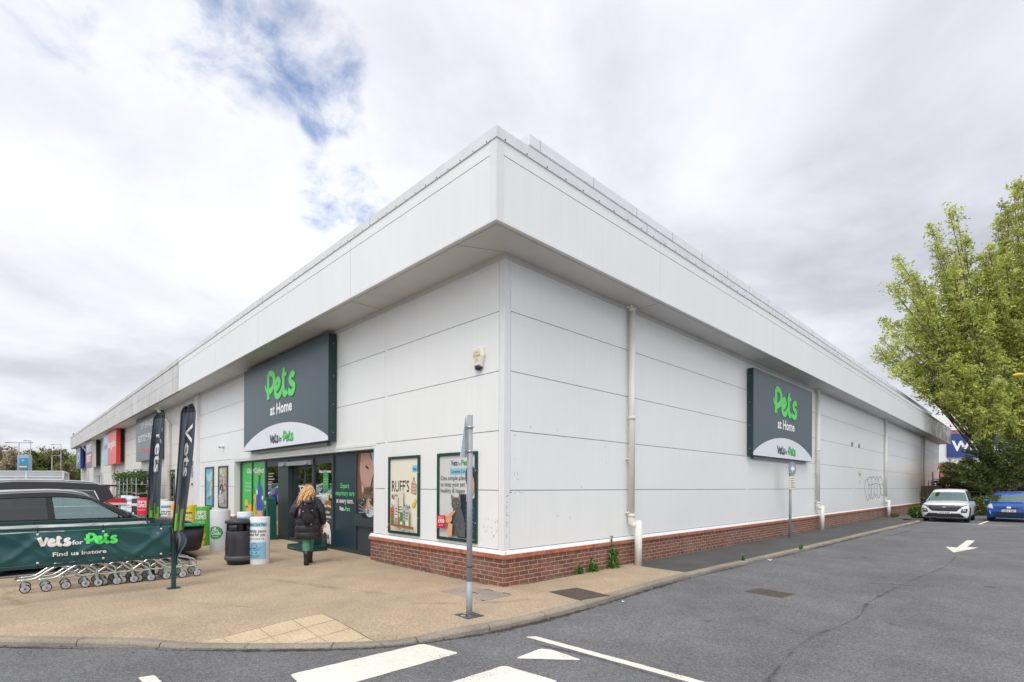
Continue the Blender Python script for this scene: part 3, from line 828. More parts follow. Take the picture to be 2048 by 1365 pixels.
# brick base, coping and flashing
b = MB()
b.box(-.2, .03, -.03, 52.8, -.3, .465); b.box(-4.33, -.2, -.03, .25, -.3, .465); b.box(-19.2, -14.1, -.03, .25, -.3, .465)
b.build('brick_plinth', M['brick'], B)
b = MB()
b.box(-.2, .06, -.06, 52.8, .465, .532); b.box(-4.37, -.2, -.06, .25, .465, .532); b.box(-19.2, -14.06, -.06, .25, .465, .532)
b.build('brick_coping', M['brickred'], B)
b = MB()
b.prism([(-.0, 0.0, .532), (.052, 0.0, .532), (.045, 0.0, .55), (.006, 0.0, .597), (-.0, 0.0, .597)], (0, 52.8, 0), (1, 1, 1))
for x0, x1 in ((-4.36, .052), (-19.2, -14.07)):
    b.prism([(x0, 0, .532), (x0, -.052, .532), (x0, -.045, .55), (x0, -.006, .597), (x0, 0, .597)], (x1 - x0, 0, 0), (1, 1, 1))
b.build('base_flashing', M['trim'], B)
# soffit with its edge trim and panel joints
b = MB()
b.box(-18.6, OX - .02, -OY + .02, 0.0, ZB, ZB + .05); b.box(0, OX - .02, 0.0, 53.85, ZB, ZB + .05)
b.build('soffit', M['soffit'], B)
b = MB()
b.box(-18.8, .03, -.03, .0, 5.44, ZB); b.box(0, .03, 0, 53.2, 5.44, ZB)
b.build('wall_head_trim', M['soffit'], B)
b = MB()
for s in (3.9, 9.3, 13.6): b.box(-s - .004, -s + .004, -OY + .1, -.03, ZB - .003, ZB)
for y in (3.9, 10.4, 17, 23.4, 30, 36.8, 43.4): b.box(.03, OX - .1, y - .004, y + .004, ZB - .003, ZB)
b.box(-18.6, OX - .1, -OY + .10, -OY + .104, ZB - .003, ZB); b.box(OX - .104, OX - .1, -OY + .104, 53.8, ZB - .003, ZB)
b.prism([(.03, -.03, ZB - .003), (.034, -.03, ZB - .003), (-.33, -OY + .104, ZB - .003), (-.337, -OY + .104, ZB - .003)], (0, 0, .003), (1, 1, 1))
b.build('soffit_joints', M['joint'], B)
# fascia: panels, groove, cap with fixings, bottom flange
FL = [-OX, 3.72, 9.19, 13.39, 17.77, 18.6]; FR = [-OY, 3.74, 10.25, 16.8, 23.3, 30.0, 36.9, 43.3, 49.7, 53.9]
b = MB()
for i, (a, c) in enumerate(zip(FL[:-1], FL[1:])):
    e0 = .0 if i == 0 else .006
    b.box(-c + .006, -a - e0, -OY, -OY + .05, 5.545, 6.50); b.box(-c + .006, -a - e0, -OY, -OY + .05, 6.515, 6.72)
for i, (a, c) in enumerate(zip(FR[:-1], FR[1:])):
    e0 = .05 if i == 0 else .006
    b.box(OX - .05, OX, a + e0, c - .006, 5.545, 6.50); b.box(OX - .05, OX, a + e0, c - .006, 6.515, 6.72)
b.box(-18.6, OX - .6, 53.85, 53.9, 5.56, 6.72)
b.build('fascia', M['fascia'], B)
b = MB(); b.box(-18.6, OX - .02, -OY + .05, -OY + .06, 5.55, 6.75); b.box(OX - .06, OX - .05, -OY + .06, 53.85, 5.55, 6.75)
b.build('fascia_backing', M['joint'], B)
b = MB(); W = S(222, 224, 227); DK = S(60, 58, 58)
b.box(-18.6, OX + .018, -OY - .018, -OY + .2, 6.71, ZT, W); b.box(OX - .2, OX + .018, -OY + .2, 53.92, 6.71, ZT, W)
for k in range(60):
    y = -.7 + k * .46; b.box(OX + .018, OX + .026, y - .009, y + .009, 6.722, 6.738, DK)
    x = OX - .2 - k * .31
    if x > -18.5: b.box(x - .008, x + .008, -OY - .022, -OY - .018, 6.722, 6.736, DK)
for y in (3.2, 10.1, 17, 24): b.box(OX + .018, OX + .021, y - .004, y + .004, 6.715, ZT, S(120, 120, 120))
for s in (2.9, 8.8, 13.2): b.box(-s - .004, -s + .004, -OY - .021, -OY - .018, 6.715, ZT, S(120, 120, 120))
b.build('fascia_cap', M['matt'], B)
b = MB(); b.box(-18.6, OX + .008, -OY - .008, -OY + .04, ZB - .012, 5.555); b.box(OX - .04, OX + .008, -OY + .04, 53.9, ZB - .012, 5.555)
b.build('fascia_flange', M['trim'], B)
b = MB()
for i, y in enumerate((-OY + .0, )): b.box(OX - .0, OX + .004, -OY, -OY + .14, 5.56, 6.71)
b.box(OX - .14, OX + .004, -OY - .004, -OY, 5.56, 6.71)
b.build('fascia_corner_trim', M['trim'], B)
# roof with the upper parapet behind the fascia
b = MB(); b.box(-18.8, OX - .2, -OY + .2, 53.6, 6.45, 6.55); b.build('roof', M['soffit'], B)
b = MB()
b.box(-18.8, -.60, 1.2, 53.0, 6.55, 8.08, W); b.box(-18.8, -.52, 1.12, 53.1, 8.10, 8.30, W); b.box(-18.8, -.57, 1.17, 53.05, 8.05, 8.10, S(150, 148, 145))
for k in range(30): b.box(-.52, -.515, 1.4 + k * 1.7, 1.41 + k * 1.7, 8.10, 8.30, S(150, 150, 150))
b.build('upper_parapet', M['matt'], B)

# downpipes (square shoe at the foot)
def downpipe(y):
    b = MB(); r = .068; x = .10
    b.tube([(x, y, 5.53), (x, y, 1.02)], r, 14)
    for z in (5.42, 3.1, 1.02): b.tube([(x, y, z), (x, y, z + .07)], r + .012, 14)
    b.tube(bez([(x, y, 1.03), (x, y, .93), (x + .03, y + .02, .86), (x + .10, y + .05, .84)], 5), r + .006, 14)
    b.tube([(x + .13, y + .07, .95), (x + .13, y + .07, -.02)], r + .012, 14)
    b.box(x + .12, x + .22, y + .03, y + .05, .34, .52)
    for z in (2.25, 1.1): b.box(0, x, y - .09, y - .05, z, z + .03)
    b.box(0.0, .16, y - .12, y + .12, 5.47, 5.52)
    b.build('downpipe', M['pipe'], B)
for y in (3.66, 16.95, 29.8, 43.6): downpipe(y)

# ---- entrance
E0 = .22
b = MB()
b.box(-14.23, -4.17, -.012, .02, 2.56, 2.62); b.box(-4.24, -4.19, -.008, .25, 0.60, 2.56); b.box(-14.21, -14.16, -.008, .02, .60, 2.56)
b.box(-14.2, -14.16, .02, E0, .53, 2.56); b.box(-14.2, -4.2, .0, .30, 2.50, 2.56)
b.build('entrance_surround', M['trim'], B)
fr = MB()
fr.box(-14.16, -4.24, E0 - .03, E0 + .04, 0.0, .10); fr.box(-14.16, -4.24, E0 - .03, E0 + .04, 2.44, 2.50)
for s, w in ((14.07, .08), (12.88, .04), (11.6, .05), (10.42, .05), (7.91, .05), (6.69, .05), (5.445, .04), (4.28, .05)):
    fr.box(-s - w, -s + w, E0 - .04, E0 + .05, .10, 2.44)
fr.box(-10.42, -9.64, E0 - .05, E0 + .5, 0, 2.42)
fr.box(-11.55, -6.74, E0 - .02, E0 + .03, 2.26, 2.44)
fr.build('entrance_frame', M['alu'], B)
b = MB(); b.box(-10.3, -7.9, E0 - .10, E0 - .02, 2.24, 2.36); b.box(-8.25, -8.05, E0 - .16, E0 - .1, 2.26, 2.33, ); b.box(-9.9, -9.7, E0 - .16, E0 - .1, 2.26, 2.33)
b.build('door_track', M['galv'], B)
GRN = S(60, 190, 84); SLATE = S(44, 66, 76)
def vinyl(name, s0, s1, base, draw):
    b = MB(); b.box(-s0, -s1, E0 - .012, E0, .10, 2.44, base)
    draw(Canvas(b, (0, E0 - .012, 0), (1, 0, 0), (0, 0, 1)))
    return b.build(name, M['print'], B)
WH = S(240, 240, 238)
def d1(c):
    c.text('Click+', -13.12, 2.08, .165, WH, 'C', .02, width=.74)
    for i, t in enumerate(('Collect in store', 'for free in as little', 'as one hour')): c.text(t, -13.35, 1.70 - i * .13, .075, WH, 'C', width=.62)
    Y = S(243, 180, 40)
    c.poly([(-13.02, .10), (-12.92, .10), (-12.92, .95), (-13.05, 1.0), (-13.25, .95), (-13.35, 1.02), (-13.42, 1.14), (-13.6, 1.16), (-13.62, 1.02), (-13.56, .9), (-13.60, .5), (-13.66, .10)], Y)
    c.ell(-13.63, 1.0, .05, .14, Y); c.rect(-13.55, .86, -13.3, .92, S(70, 60, 160))
    c.line([(-13.66, 1.15), (-13.72, .95), (-13.66, .8)], .012, S(40, 70, 50))
    c.ell(-13.8, .25, .16, .3, S(150, 214, 70)); c.ell(-13.5, .12, .2, .2, S(150, 214, 70))
def d2(c):
    c.text('Collect', -12.25, 2.08, .165, WH, 'C', .02, width=.92)
    Y = S(243, 180, 40); BL = S(52, 70, 180); PK = S(238, 150, 150); SK = S(96, 58, 48)
    c.poly([(-12.84, .10), (-12.55, .10), (-12.60, .6), (-12.66, .95), (-12.55, 1.2), (-12.62, 1.36), (-12.78, 1.30), (-12.80, 1.18), (-12.68, 1.2), (-12.74, 1.0), (-12.84, .9)], Y)
    for k in (0, .12): c.line([(-12.74, 1.42 + k), (-12.66, 1.45 + k), (-12.73, 1.49 + k)], .014, S(30, 60, 40))
    c.poly([(-12.52, .10), (-12.3, .10), (-12.3, .5), (-12.26, .10), (-11.84, .10), (-11.98, .86), (-12.4, .86)], PK)
    c.poly([(-12.48, .80), (-11.95, .80), (-12.0, 1.1), (-12.08, 1.55), (-12.1, 1.78), (-12.34, 1.78), (-12.42, 1.4), (-12.5, 1.2)], BL)
    c.poly([(-12.1, 1.7), (-11.9, 1.5), (-11.86, 1.2), (-11.98, 1.2), (-12.05, 1.4)], BL)
    c.ell(-11.9, 1.24, .07, .07, WH); c.ell(-12.42, 1.42, .07, .09, WH); c.ell(-12.0, .98, .12, .14, BL); c.ell(-12.28, .96, .12, .12, BL)
    c.poly([(-12.28, 1.76), (-12.16, 1.76), (-12.15, 1.86), (-12.28, 1.86)], SK); c.ell(-12.2, 1.95, .085, .12, SK); c.ell(-12.17, 2.05, .09, .06, S(236, 140, 120))
def d3(c):
    for i, (t, k) in enumerate((('Expert', S(90, 214, 110)), ('veterinary care', S(90, 214, 110)), ('at every turn.', WH))): c.text(t, -6.06, 1.60 - i * .19, .125, k, 'C', .012, width=(.46, 1.02, .92)[i])
    c.text('Vets', -6.34, 1.03, .10, WH, 'L', .03, width=.22); c.text('for', -6.10, 1.03, .06, WH, 'L', 0, width=.08); c.text('Pets', -6.01, 1.03, .10, S(90, 214, 110), 'L', .03, width=.25)
def d4(c):
    # printed photograph: face in profile bending down to a tabby kitten
    c.poly([(-5.41, 2.44), (-4.75, 2.44), (-4.70, 1.9), (-4.8, 1.5), (-4.95, 1.3), (-5.41, 1.35)], S(122, 88, 74))
    c.poly([(-5.30, 2.44), (-4.86, 2.44), (-4.66, 2.2), (-4.62, 1.98), (-4.72, 1.78), (-4.78, 1.62), (-4.95, 1.56), (-5.2, 1.66), (-5.28, 2.0)], S(186, 146, 128))
    c.poly([(-5.41, 2.44), (-5.22, 2.44), (-5.3, 2.0), (-5.2, 1.4), (-5.41, 1.3)], S(112, 76, 62))
    c.poly([(-5.02, 2.16), (-4.86, 2.10), (-4.84, 2.04), (-4.98, 2.08)], S(60, 42, 40))
    c.poly([(-4.74, 2.44), (-4.30, 2.44), (-4.30, 1.65), (-4.62, 1.7), (-4.58, 2.0), (-4.66, 2.2)], S(176, 184, 200))
    FU = S(134, 108, 86); DKB = S(52, 42, 36)
    c.poly([(-5.2, 1.78), (-5.04, 1.62), (-5.08, 1.42), (-5.2, 1.5)], FU); c.poly([(-4.62, 1.84), (-4.72, 1.64), (-4.56, 1.5)], FU)
    c.poly([(-5.17, 1.72), (-5.06, 1.6), (-5.1, 1.5), (-5.16, 1.52)], S(206, 170, 150))
    c.ell(-4.84, 1.34, .32, .30, FU); c.ell(-4.80, 1.16, .22, .20, S(196, 168, 140)); c.ell(-4.78, 1.05, .20, .13, S(206, 208, 214))
    for i in range(26):
        a_ = i * 2.4; c.line([(-4.84 + .28 * cos(a_) * (.55 + .45 * ((i * 7) % 5) / 5), 1.33 + .27 * sin(a_) * (.55 + .45 * ((i * 3) % 5) / 5)), (-4.84 + .34 * cos(a_), 1.33 + .33 * sin(a_))], .016, (DKB, S(176, 150, 122), S(92, 74, 60))[i % 3])
    for i in range(5): c.line([(-5.0 + i * .09, 1.62), (-4.96 + i * .07, 1.44)], .022, DKB)
    for i in range(3):
        c.line([(-5.14, 1.3 - i * .07), (-5.0, 1.27 - i * .06)], .018, DKB)
    for x in (-4.98, -4.64):
        c.ell(x, 1.31, .075, .085, DKB); c.ell(x, 1.31, .055, .065, S(58, 74, 76)); c.ell(x - .012, 1.335, .014, .018, WH)
    c.poly([(-4.85, 1.16), (-4.75, 1.16), (-4.8, 1.10)], S(196, 112, 96)); c.line([(-4.8, 1.1), (-4.8, 1.04), (-4.86, 1.0)], .014, DKB); c.line([(-4.8, 1.04), (-4.74, 1.0)], .014, DKB)
    for k in (-.1, 0, .1): c.line([(-4.7, 1.07 + k * .3), (-4.40, 1.12 + k)], .006, WH); c.line([(-4.9, 1.07 + k * .3), (-5.2, 1.12 + k)], .006, WH)
    c.poly([(-5.41, .95), (-5.12, 1.02), (-4.98, .9), (-4.6, .9), (-4.30, 1.0), (-4.30, .7), (-5.41, .7)], S(50, 60, 68))
vinyl('vinyl_panel', 13.99, 12.92, GRN, d1); vinyl('vinyl_panel', 12.84, 11.65, GRN, d2)
vinyl('vinyl_panel', 6.64, 5.485, S(30, 54, 66), d3); vinyl('vinyl_panel', 5.405, 4.33, S(52, 62, 70), d4)
def glazing(name, s0, s1, z0=.10, z1=2.26, y=E0):
    b = MB(); b.box(-s0, -s1, y, y + .012, z0, z1); return b.build(name, M['shopglass'], B)
gw = glazing('shop_window', 11.55, 10.47)
gw2 = glazing('shop_window', 7.86, 6.74, .10)
b = MB(); c = Canvas(b, (0, E0 - .004, 0), (1, 0, 0), (0, 0, 1))
c.rect(-7.50, .10, -6.74, 1.06, S(46, 60, 66))
c.text('Paws for', -7.12, .92, .07, WH, 'C', .02, width=.42); c.text('refreshment.', -7.12, .80, .07, WH, 'C', .02, width=.62); c.text('Thirsty pets', -7.12, .72, .03, WH, width=.3)
c.poly([(-7.38, .40), (-7.30, .60), (-7.1, .70), (-6.92, .62), (-6.84, .40), (-6.84, .12), (-6.90, .12), (-6.93, .30), (-6.97, .12), (-7.04, .12), (-7.06, .36), (-7.2, .42), (-7.3, .36)], WH)
c.ell(-7.33, .42, .06, .04, S(200, 80, 90)); c.ell(-7.15, .58, .08, .06, S(232, 190, 180)); c.ell(-6.99, .30, .045, .07, S(60, 60, 64))
c.text('Pets at home', -7.2, 2.0, .085, WH, 'C', .02, width=.7)
c.rect(-7.3, 1.55, -6.98, 1.92, S(44, 150, 70)); c.ell(-7.14, 1.92, .16, .1, S(44, 150, 70))
for k in range(3): c.text('care groom feed', -7.14, 1.82 - k * .07, .03, WH, width=.24)
c.text('Pets Grooming', -7.2, 1.40, .075, WH, 'C', .02, width=.66); c.rect(-7.05, 1.2, -6.95, 1.44, S(214, 200, 60))
c.rect(-7.14, 1.1, -6.8, 1.26, S(150, 96, 52)); c.text('Vets for Pets', -7.12, 1.09, .06, WH, 'C', .02, width=.6)
b.build('window_graphics', M['print'], B)
b = MB(); c = Canvas(b, (0, E0 - .004, 0), (1, 0, 0), (0, 0, 1))
for k in range(5): c.rect(-11.42, 2.02 - k * .09, -11.42 + (.5, .42, .55, .36, .3)[k], 2.045 - k * .09, S(190, 196, 190))
c.rect(-11.45, 1.05, -10.80, 1.10, S(170, 30, 60)); b.build('window_graphics', M['print'], B)
for s0, s1 in ((9.62, 8.79), (8.77, 7.94)):
    d = MB(); y = E0 + .10
    d.box(-s0, -s0 + .045, y, y + .04, .02, 2.26); d.box(-s1 - .045, -s1, y, y + .04, .02, 2.26); d.box(-s0 + .045, -s1 - .045, y, y + .04, .02, .14); d.box(-s0 + .045, -s1 - .045, y, y + .04, 2.16, 2.26)
    dr = d.build('sliding_door', M['alu'], B)
    g = MB(); g.box(-s0 + .045, -s1 - .045, y + .012, y + .024, .14, 2.16); g.build('door_glass', M['shopglass'], dr)
# what is inside
b = MB(); IN = S(70, 72, 70)
b.box(-14.1, -4.3, 7.9, 8.0, 0, 3.2, IN); b.box(-14.2, -14.1, .3, 8, 0, 3.2, IN); b.box(-4.3, -4.2, .3, 8, 0, 3.2, IN); b.box(-14.1, -4.3, .3, 7.9, 3.1, 3.2, S(120, 120, 118)); b.box(-14.1, -4.3, .32, 7.9, -.02, .01, S(110, 104, 96))
for s in (13, 11, 9, 7, 5.4):
    b.box(-s - .35, -s + .35, 3.2, 6.2, .01, 1.7, S(150, 148, 142))
    for k in range(5): b.box(-s - .33 + .13 * k, -s - .23 + .13 * k, 3.12, 3.2, .3 + (k % 3) * .4, .6 + (k % 3) * .4, random.choice([S(200, 60, 50), S(230, 190, 60), S(60, 120, 190), S(90, 170, 80)]))
b.build('shop_interior', M['matt'], B)

# ------------------------------------------------------------------ built-up lettering of the shop signs
LIME = S(84, 224, 100)
# strokes in metres for lettering about 2.4 m wide (baseline 0)
def _strokes(c, x0, z0, k, col, r, L_, sx):
    for pts, w in L_: c.stroke([(x0 + a * k * sx, z0 + b * k) for a, b in bez(pts, 6)], r * k * w, col)
def pets_logo(c, x0, z0, k, col, r=.104, sx=1.0):
    _strokes(c, x0, z0, k, col, r, [
        ([(.29, .07), (.28, .45), (.29, .88)], 1.1), ([(.29, .86), (.56, .86), (.76, .72), (.74, .50), (.56, .36), (.30, .30)], 1.05), ([(.28, .32), (.13, .40), (.05, .56)], .55),
        ([(.86, .33), (1.08, .37), (1.20, .49), (1.10, .60), (.94, .54), (.86, .35), (.92, .15), (1.12, .10), (1.34, .22)], .98),
        ([(1.30, .20), (1.42, .34)], .6), ([(1.53, .88), (1.49, .5), (1.51, .2), (1.62, .10), (1.76, .18)], 1.0), ([(1.36, .64), (1.74, .68)], .62),
        ([(2.28, .52), (2.18, .60), (2.02, .56), (1.97, .44), (2.10, .35), (2.26, .26), (2.20, .11), (2.0, .09), (1.84, .18)], 1.0)], sx)
def vets_logo(c, x0, z0, k, col, r=.112, sx=1.0):
    _strokes(c, x0, z0, k, col, r, [
        ([(.10, .84), (.24, .48), (.38, .10)], 1.1), ([(.38, .10), (.52, .46), (.66, .80)], .85),
        ([(.74, .33), (.96, .37), (1.08, .49), (.98, .60), (.82, .54), (.74, .35), (.80, .15), (1.0, .10), (1.22, .22)], .98),
        ([(1.18, .20), (1.30, .34)], .6), ([(1.40, .88), (1.36, .5), (1.38, .2), (1.48, .10), (1.62, .18)], 1.0), ([(1.23, .64), (1.60, .68)], .62),
        ([(2.12, .52), (2.02, .60), (1.88, .56), (1.84, .44), (1.96, .35), (2.12, .26), (2.06, .11), (1.86, .09), (1.70, .18)], 1.0)], sx)

def pet_sign(nm, label, o, ux, w, h, t, arch, logo, k):
    """box sign: sides, face with white arch, raised lettering"""
    ux = Vector(ux); uz = Vector((0, 0, 1)); n = ux.cross(uz)
    g = thing(nm, label, 'shop sign')
    o = Vector(o)
    b = MB()
    def bx(x0, x1, z0, z1, d0, d1, col):
        p = [o + ux * x + uz * z + n * d for d in (d0, d1) for x, z in ((x0, z0), (x1, z0), (x1, z1), (x0, z1))]
        b.add(p, [(0, 3, 2, 1), (4, 5, 6, 7), (0, 1, 5, 4), (1, 2, 6, 5), (2, 3, 7, 6), (3, 0, 4, 7)], col)
    bx(0, w, 0, h, .03, t, S(26, 54, 58))
    for z in (.2, .9, 1.6, 2.4):
        for x in (-.002, w - .02): bx(x, x + .022, z, z + .02, t * .4, t * .4 + .02, S(160, 170, 170))
    bx(.35, w - .35, -.09, 0, .01, t * .45, S(112, 116, 118))
    b.build('sign_box', M['signface'], g)
    b = MB(); c = Canvas(b, o + n * t, ux, uz)
    c.rect(.01, .01, w - .01, h - .01, S(58, 80, 88))
    pts = [(.012, .012)] + [(.012 + (w - .024) * i / 32, .11 + arch * (1 - ((i / 32 - .5) / .5) ** 2) ** .88) for i in range(33)] + [(w - .012, .012)]
    c.poly(pts, S(226, 230, 236))
    b.build('sign_face', M['signface'], g)
    b = MB(); c = Canvas(b, o + n * (t + .004), ux, uz)
    lx, lz = logo
    pets_logo(c, lx, lz, k, LIME, .106)
    b.build('main_lettering', M['print'], g)
    b = MB(); c = Canvas(b, o + n * (t + .004), ux, uz)
    c.text('at Home', lx + 1.28 * k, lz - .39 * k, .30 * k, S(240, 242, 242), 'C', .03, width=1.66 * k)
    vets_logo(c, lx + .42, .13, .32, S(50, 62, 72), .10); c.text('for', lx + 1.28, .16, .16, S(60, 72, 80), 'C', .01, width=.22)
    pets_logo(c, lx + 1.44, .13, .33, S(60, 190, 80), .10)
    b.build('small_lettering', M['print'], g)
    return g
pet_sign('shop_sign', 'large slate green box sign with lime lettering above the automatic entrance doors', (-12.40, -.005, 2.77), (1, 0, 0), 6.34, 2.66, .225, .58, (1.96, 1.38), 1.0)
pet_sign('shop_sign', 'slate green box sign with lime lettering on the long side wall beside a downpipe', (.005, 10.10, 2.62), (0, 1, 0), 5.72, 2.63, .19, .58, (1.60, 1.38), 1.0)

# ------------------------------------------------------------------ framed posters
def poster(label, o, ux, w, h, draw, frame=S(24, 60, 54)):
    g = thing('framed_poster', label, 'poster', group='framed posters on the front wall')
    ux = Vector(ux); n = ux.cross(Vector((0, 0, 1))); o = Vector(o)
    b = MB(); f = .055
    def bx(x0, x1, z0, z1, d0, d1, col=(1, 1, 1)):
        p = [o + ux * x + Vector((0, 0, z)) + n * d for d in (d0, d1) for x, z in ((x0, z0), (x1, z0), (x1, z1), (x0, z1))]
        b.add(p, [(0, 3, 2, 1), (4, 5, 6, 7), (0, 1, 5, 4), (1, 2, 6, 5), (2, 3, 7, 6), (3, 0, 4, 7)], col)
    bx(0, w, 0, f, .004, .04, frame); bx(0, w, h - f, h, .004, .04, frame); bx(0, f, f, h - f, .004, .04, frame); bx(w - f, w, f, h - f, .004, .04, frame)
    for z in (.35, h - .35): bx(w - .035, w - .015, z, z + .02, .04, .043, S(190, 190, 190))
    b.build('frame', M['plastic'], g)
    b = MB(); c = Canvas(b, o + n * .012, ux, (0, 0, 1))
    # the paper is slightly buckled behind its cover
    c.rect(f * .8, f * .8, w - f * .8, h - f * .8, S(228, 224, 206))
    draw(c, w, h)
    b.build('print', M['print'], g)
BK = S(60, 48, 44)
def pa(c, w, h):
    c.rect(w - .27, h - .34, w - .09, h - .20, S(130, 200, 226)); c.text('New', w - .18, h - .31, .075, S(30, 60, 90), 'C', .02, width=.13)
    c.text("RUFF'S", .12, h - .74, .235, BK, 'L', .008, width=.66); c.text('RECIPES', .12, h - .90, .10, BK, 'L', .012, width=.36)
    c.poly([(w - .31, h - .76), (w - .12, h - .80), (w - .11, h - .58), (w - .30, h - .54)], S(190, 140, 118)); c.line([(w - .25, h - .55), (w - .21, h - .44), (w - .16, h - .57)], .014, S(120, 80, 60))
    for k in range(3): c.text('MADE', w - .21, h - .64 - k * .06, .035, WH, 'C', .01, width=.14)
    c.text("So good, they'll think", .12, h - 1.08, .085, S(70, 62, 58), 'L', 0, width=.72); c.text('you cooked it.', .12, h - 1.20, .085, S(70, 62, 58), 'L', 0, width=.46)
    for (x, y, a, k) in ((.15, .42, .07, S(228, 190, 70)), (w - .2, .62, .07, S(226, 186, 60)), (w - .14, .70, .05, S(232, 196, 80)), (.12, .5, .05, S(214, 170, 60))): c.ell(x, y, a, a * .7, k, rot=.6)
    xs = [(.10, .16, S(176, 110, 80), .36), (.25, .12, S(208, 196, 176), .44), (.36, .13, S(150, 176, 190), .30), (.40, .22, S(214, 214, 190), .72), (.50, .12, S(80, 150, 60), .28), (.62, .16, S(150, 176, 196), .40), (.72, .14, S(200, 190, 170), .34), (.33, .12, S(220, 200, 196), .60)]
    for i, (x, ww, k, hh) in enumerate(xs):
        c.rect(x, .18, x + ww, .18 + hh, k)
        for j in range(3): c.rect(x + .02, .22 + hh * .3 + j * .06, x + ww * random.uniform(.6, .9), .24 + hh * .3 + j * .06, S(90, 100, 84))
        c.rect(x + .02, .20, x + ww - .02, .20 + hh * .22, random.choice([S(90, 130, 70), S(120, 150, 170), S(190, 130, 80), S(228, 226, 214)]))
    c.poly([(.08, .17), (w - .12, .13), (w - .12, .18), (.08, .21)], S(150, 96, 66))
    for k in range(24): c.ell(random.uniform(.08, w - .1), random.uniform(.08, .17), .018, .012, random.choice([S(110, 90, 60), S(140, 160, 80), S(180, 140, 90), S(90, 70, 50)]), 6)
poster('green framed cream paper pet food poster, between the kitten window panel and the cat poster', (-3.58, 0, .66), (1, 0, 0), 1.16, 1.62, pa)
def pb(c, w, h):
    c.rect(.05, .05, w - .05, h - .05, S(206, 208, 206))
    c.text('Vets', .40, h - .24, .10, S(50, 60, 66), 'L', .03, width=.2); c.text('for', .62, h - .24, .06, S(70, 80, 84), 'L', 0, width=.08); c.text('Pets', .71, h - .24, .10, S(60, 160, 70), 'L', .03, width=.22)
    c.rect(.38, h - .40, 1.02, h - .29, S(140, 196, 222)); c.text('Complete Care Plan', .41, h - .375, .06, S(40, 66, 90), 'L', .012, width=.56)
    for i, t in enumerate(('One simple plan', 'to keep your pet', 'healthy & happy')): c.text(t, .10, 1.115 - i * .115, .082, S(70, 78, 82), 'L', 0, width=.72)
    # photograph: man holding a long haired grey cat
    HR = S(52, 46, 44); SKN = S(222, 164, 120); NV = S(34, 56, 76); CT = S(92, 94, 98); CD = S(62, 64, 70)
    c.ell(.97, 1.18, .13, .22, HR); c.ell(.98, 1.02, .105, .20, SKN); c.poly([(.84, .72), (1.1, .80), (1.1, .07), (.62, .07), (.7, .5)], NV)
    c.rect(.66, .52, .86, .86, S(40, 46, 56))
    for k in range(6): c.line([(.86, .66 - k * .08), (.94, .62 - k * .08), (1.02, .66 - k * .08), (1.09, .6 - k * .08)], .012, S(90, 126, 150))
    c.ell(.94, 1.04, .018, .012, HR, 8); c.line([(.92, .93), (1.02, .92)], .014, S(160, 90, 80))
    oP = c.P; c.P = lambda x, z, k=None: oP(x, .07 + (z - .07) * .74, k)
    c.poly([(.40, .10), (.85, .10), (.86, .45), (.74, .78), (.52, .80), (.44, .5)], CT); c.ell(.60, .90, .15, .155, CT)
    c.poly([(.46, .95), (.44, 1.13), (.56, 1.03)], CT); c.poly([(.64, 1.03), (.72, 1.15), (.74, .94)], CT)
    c.poly([(.475, .98), (.46, 1.09), (.53, 1.03)], S(150, 120, 120)); c.poly([(.67, 1.03), (.71, 1.10), (.715, .97)], S(150, 120, 120))
    for x in (.55, .67): c.ell(x, .915, .028, .022, S(170, 170, 90), 10); c.ell(x, .915, .01, .02, S(20, 20, 20), 8)
    c.poly([(.59, .87), (.63, .87), (.61, .845)], S(70, 60, 64)); c.ell(.61, .83, .05, .03, S(110, 112, 116))
    for k in range(22):
        x, z = random.uniform(.46, .82), random.uniform(.14, .72); c.line([(x, z), (x + random.uniform(-.03, .03), z - .07)], .012, random.choice([CD, S(116, 118, 122), S(76, 78, 84)]))
    c.poly([(.42, .42), (.38, .10), (.52, .10), (.54, .40)], SKN)
    c.ell(.42, .52, .11, .10, SKN, rot=.5)
    for k in range(4): c.ell(.45 + k * .035, .56 + k * .042, .085, .026, S(226, 170, 126), 14, rot=.5); c.line([(.40 + k * .035, .535 + k * .042), (.50 + k * .035, .585 + k * .042)], .006, S(178, 120, 84))
    c.P = oP
    c.rect(.09, .22, .34, .46, S(206, 40, 60)); c.text('SAVE UP TO', .215, .405, .03, WH, 'C', 0, width=.17); c.text('£900', .215, .32, .075, WH, 'C', .02, width=.19); c.text('per year', .215, .265, .03, WH, 'C', 0, width=.12)
poster('green framed vet care poster with a grey cat, behind the tall grey pole', (-1.82, 0, .66), (1, 0, 0), 1.16, 1.62, pb)
def pc(c, w, h):
    c.rect(.05, .05, w - .05, h - .05, S(104, 176, 192))
    c.poly([(.1, h - .2), (.4, h - .35), (.95, h - .15), (1.0, h - .5), (.5, h - .62), (.15, h - .45)], S(176, 214, 220))
    c.ell(w - .28, h - .72, .13, .17, S(228, 190, 70)); c.ell(w - .26, h - .7, .07, .09, S(240, 236, 220))
    c.poly([(.55, .45), (.72, 1.0), (.95, .5), (.85, .42)], S(214, 226, 230)); c.poly([(.2, .35), (.5, .75), (.55, .4)], S(150, 200, 210))
    for x in (.4, .56): c.ell(x, .34, .09, .06, S(160, 110, 110))
    for k in range(16): c.line([(random.uniform(.1, 1), random.uniform(.1, 1.4)), (random.uniform(.1, 1), random.uniform(.1, 1.4))], .01, S(140, 200, 212))
poster('turquoise framed poster left of a grey one, past the green entrance panels', (-17.92, 0, .78), (1, 0, 0), 1.16, 1.60, pc, S(36, 60, 66))
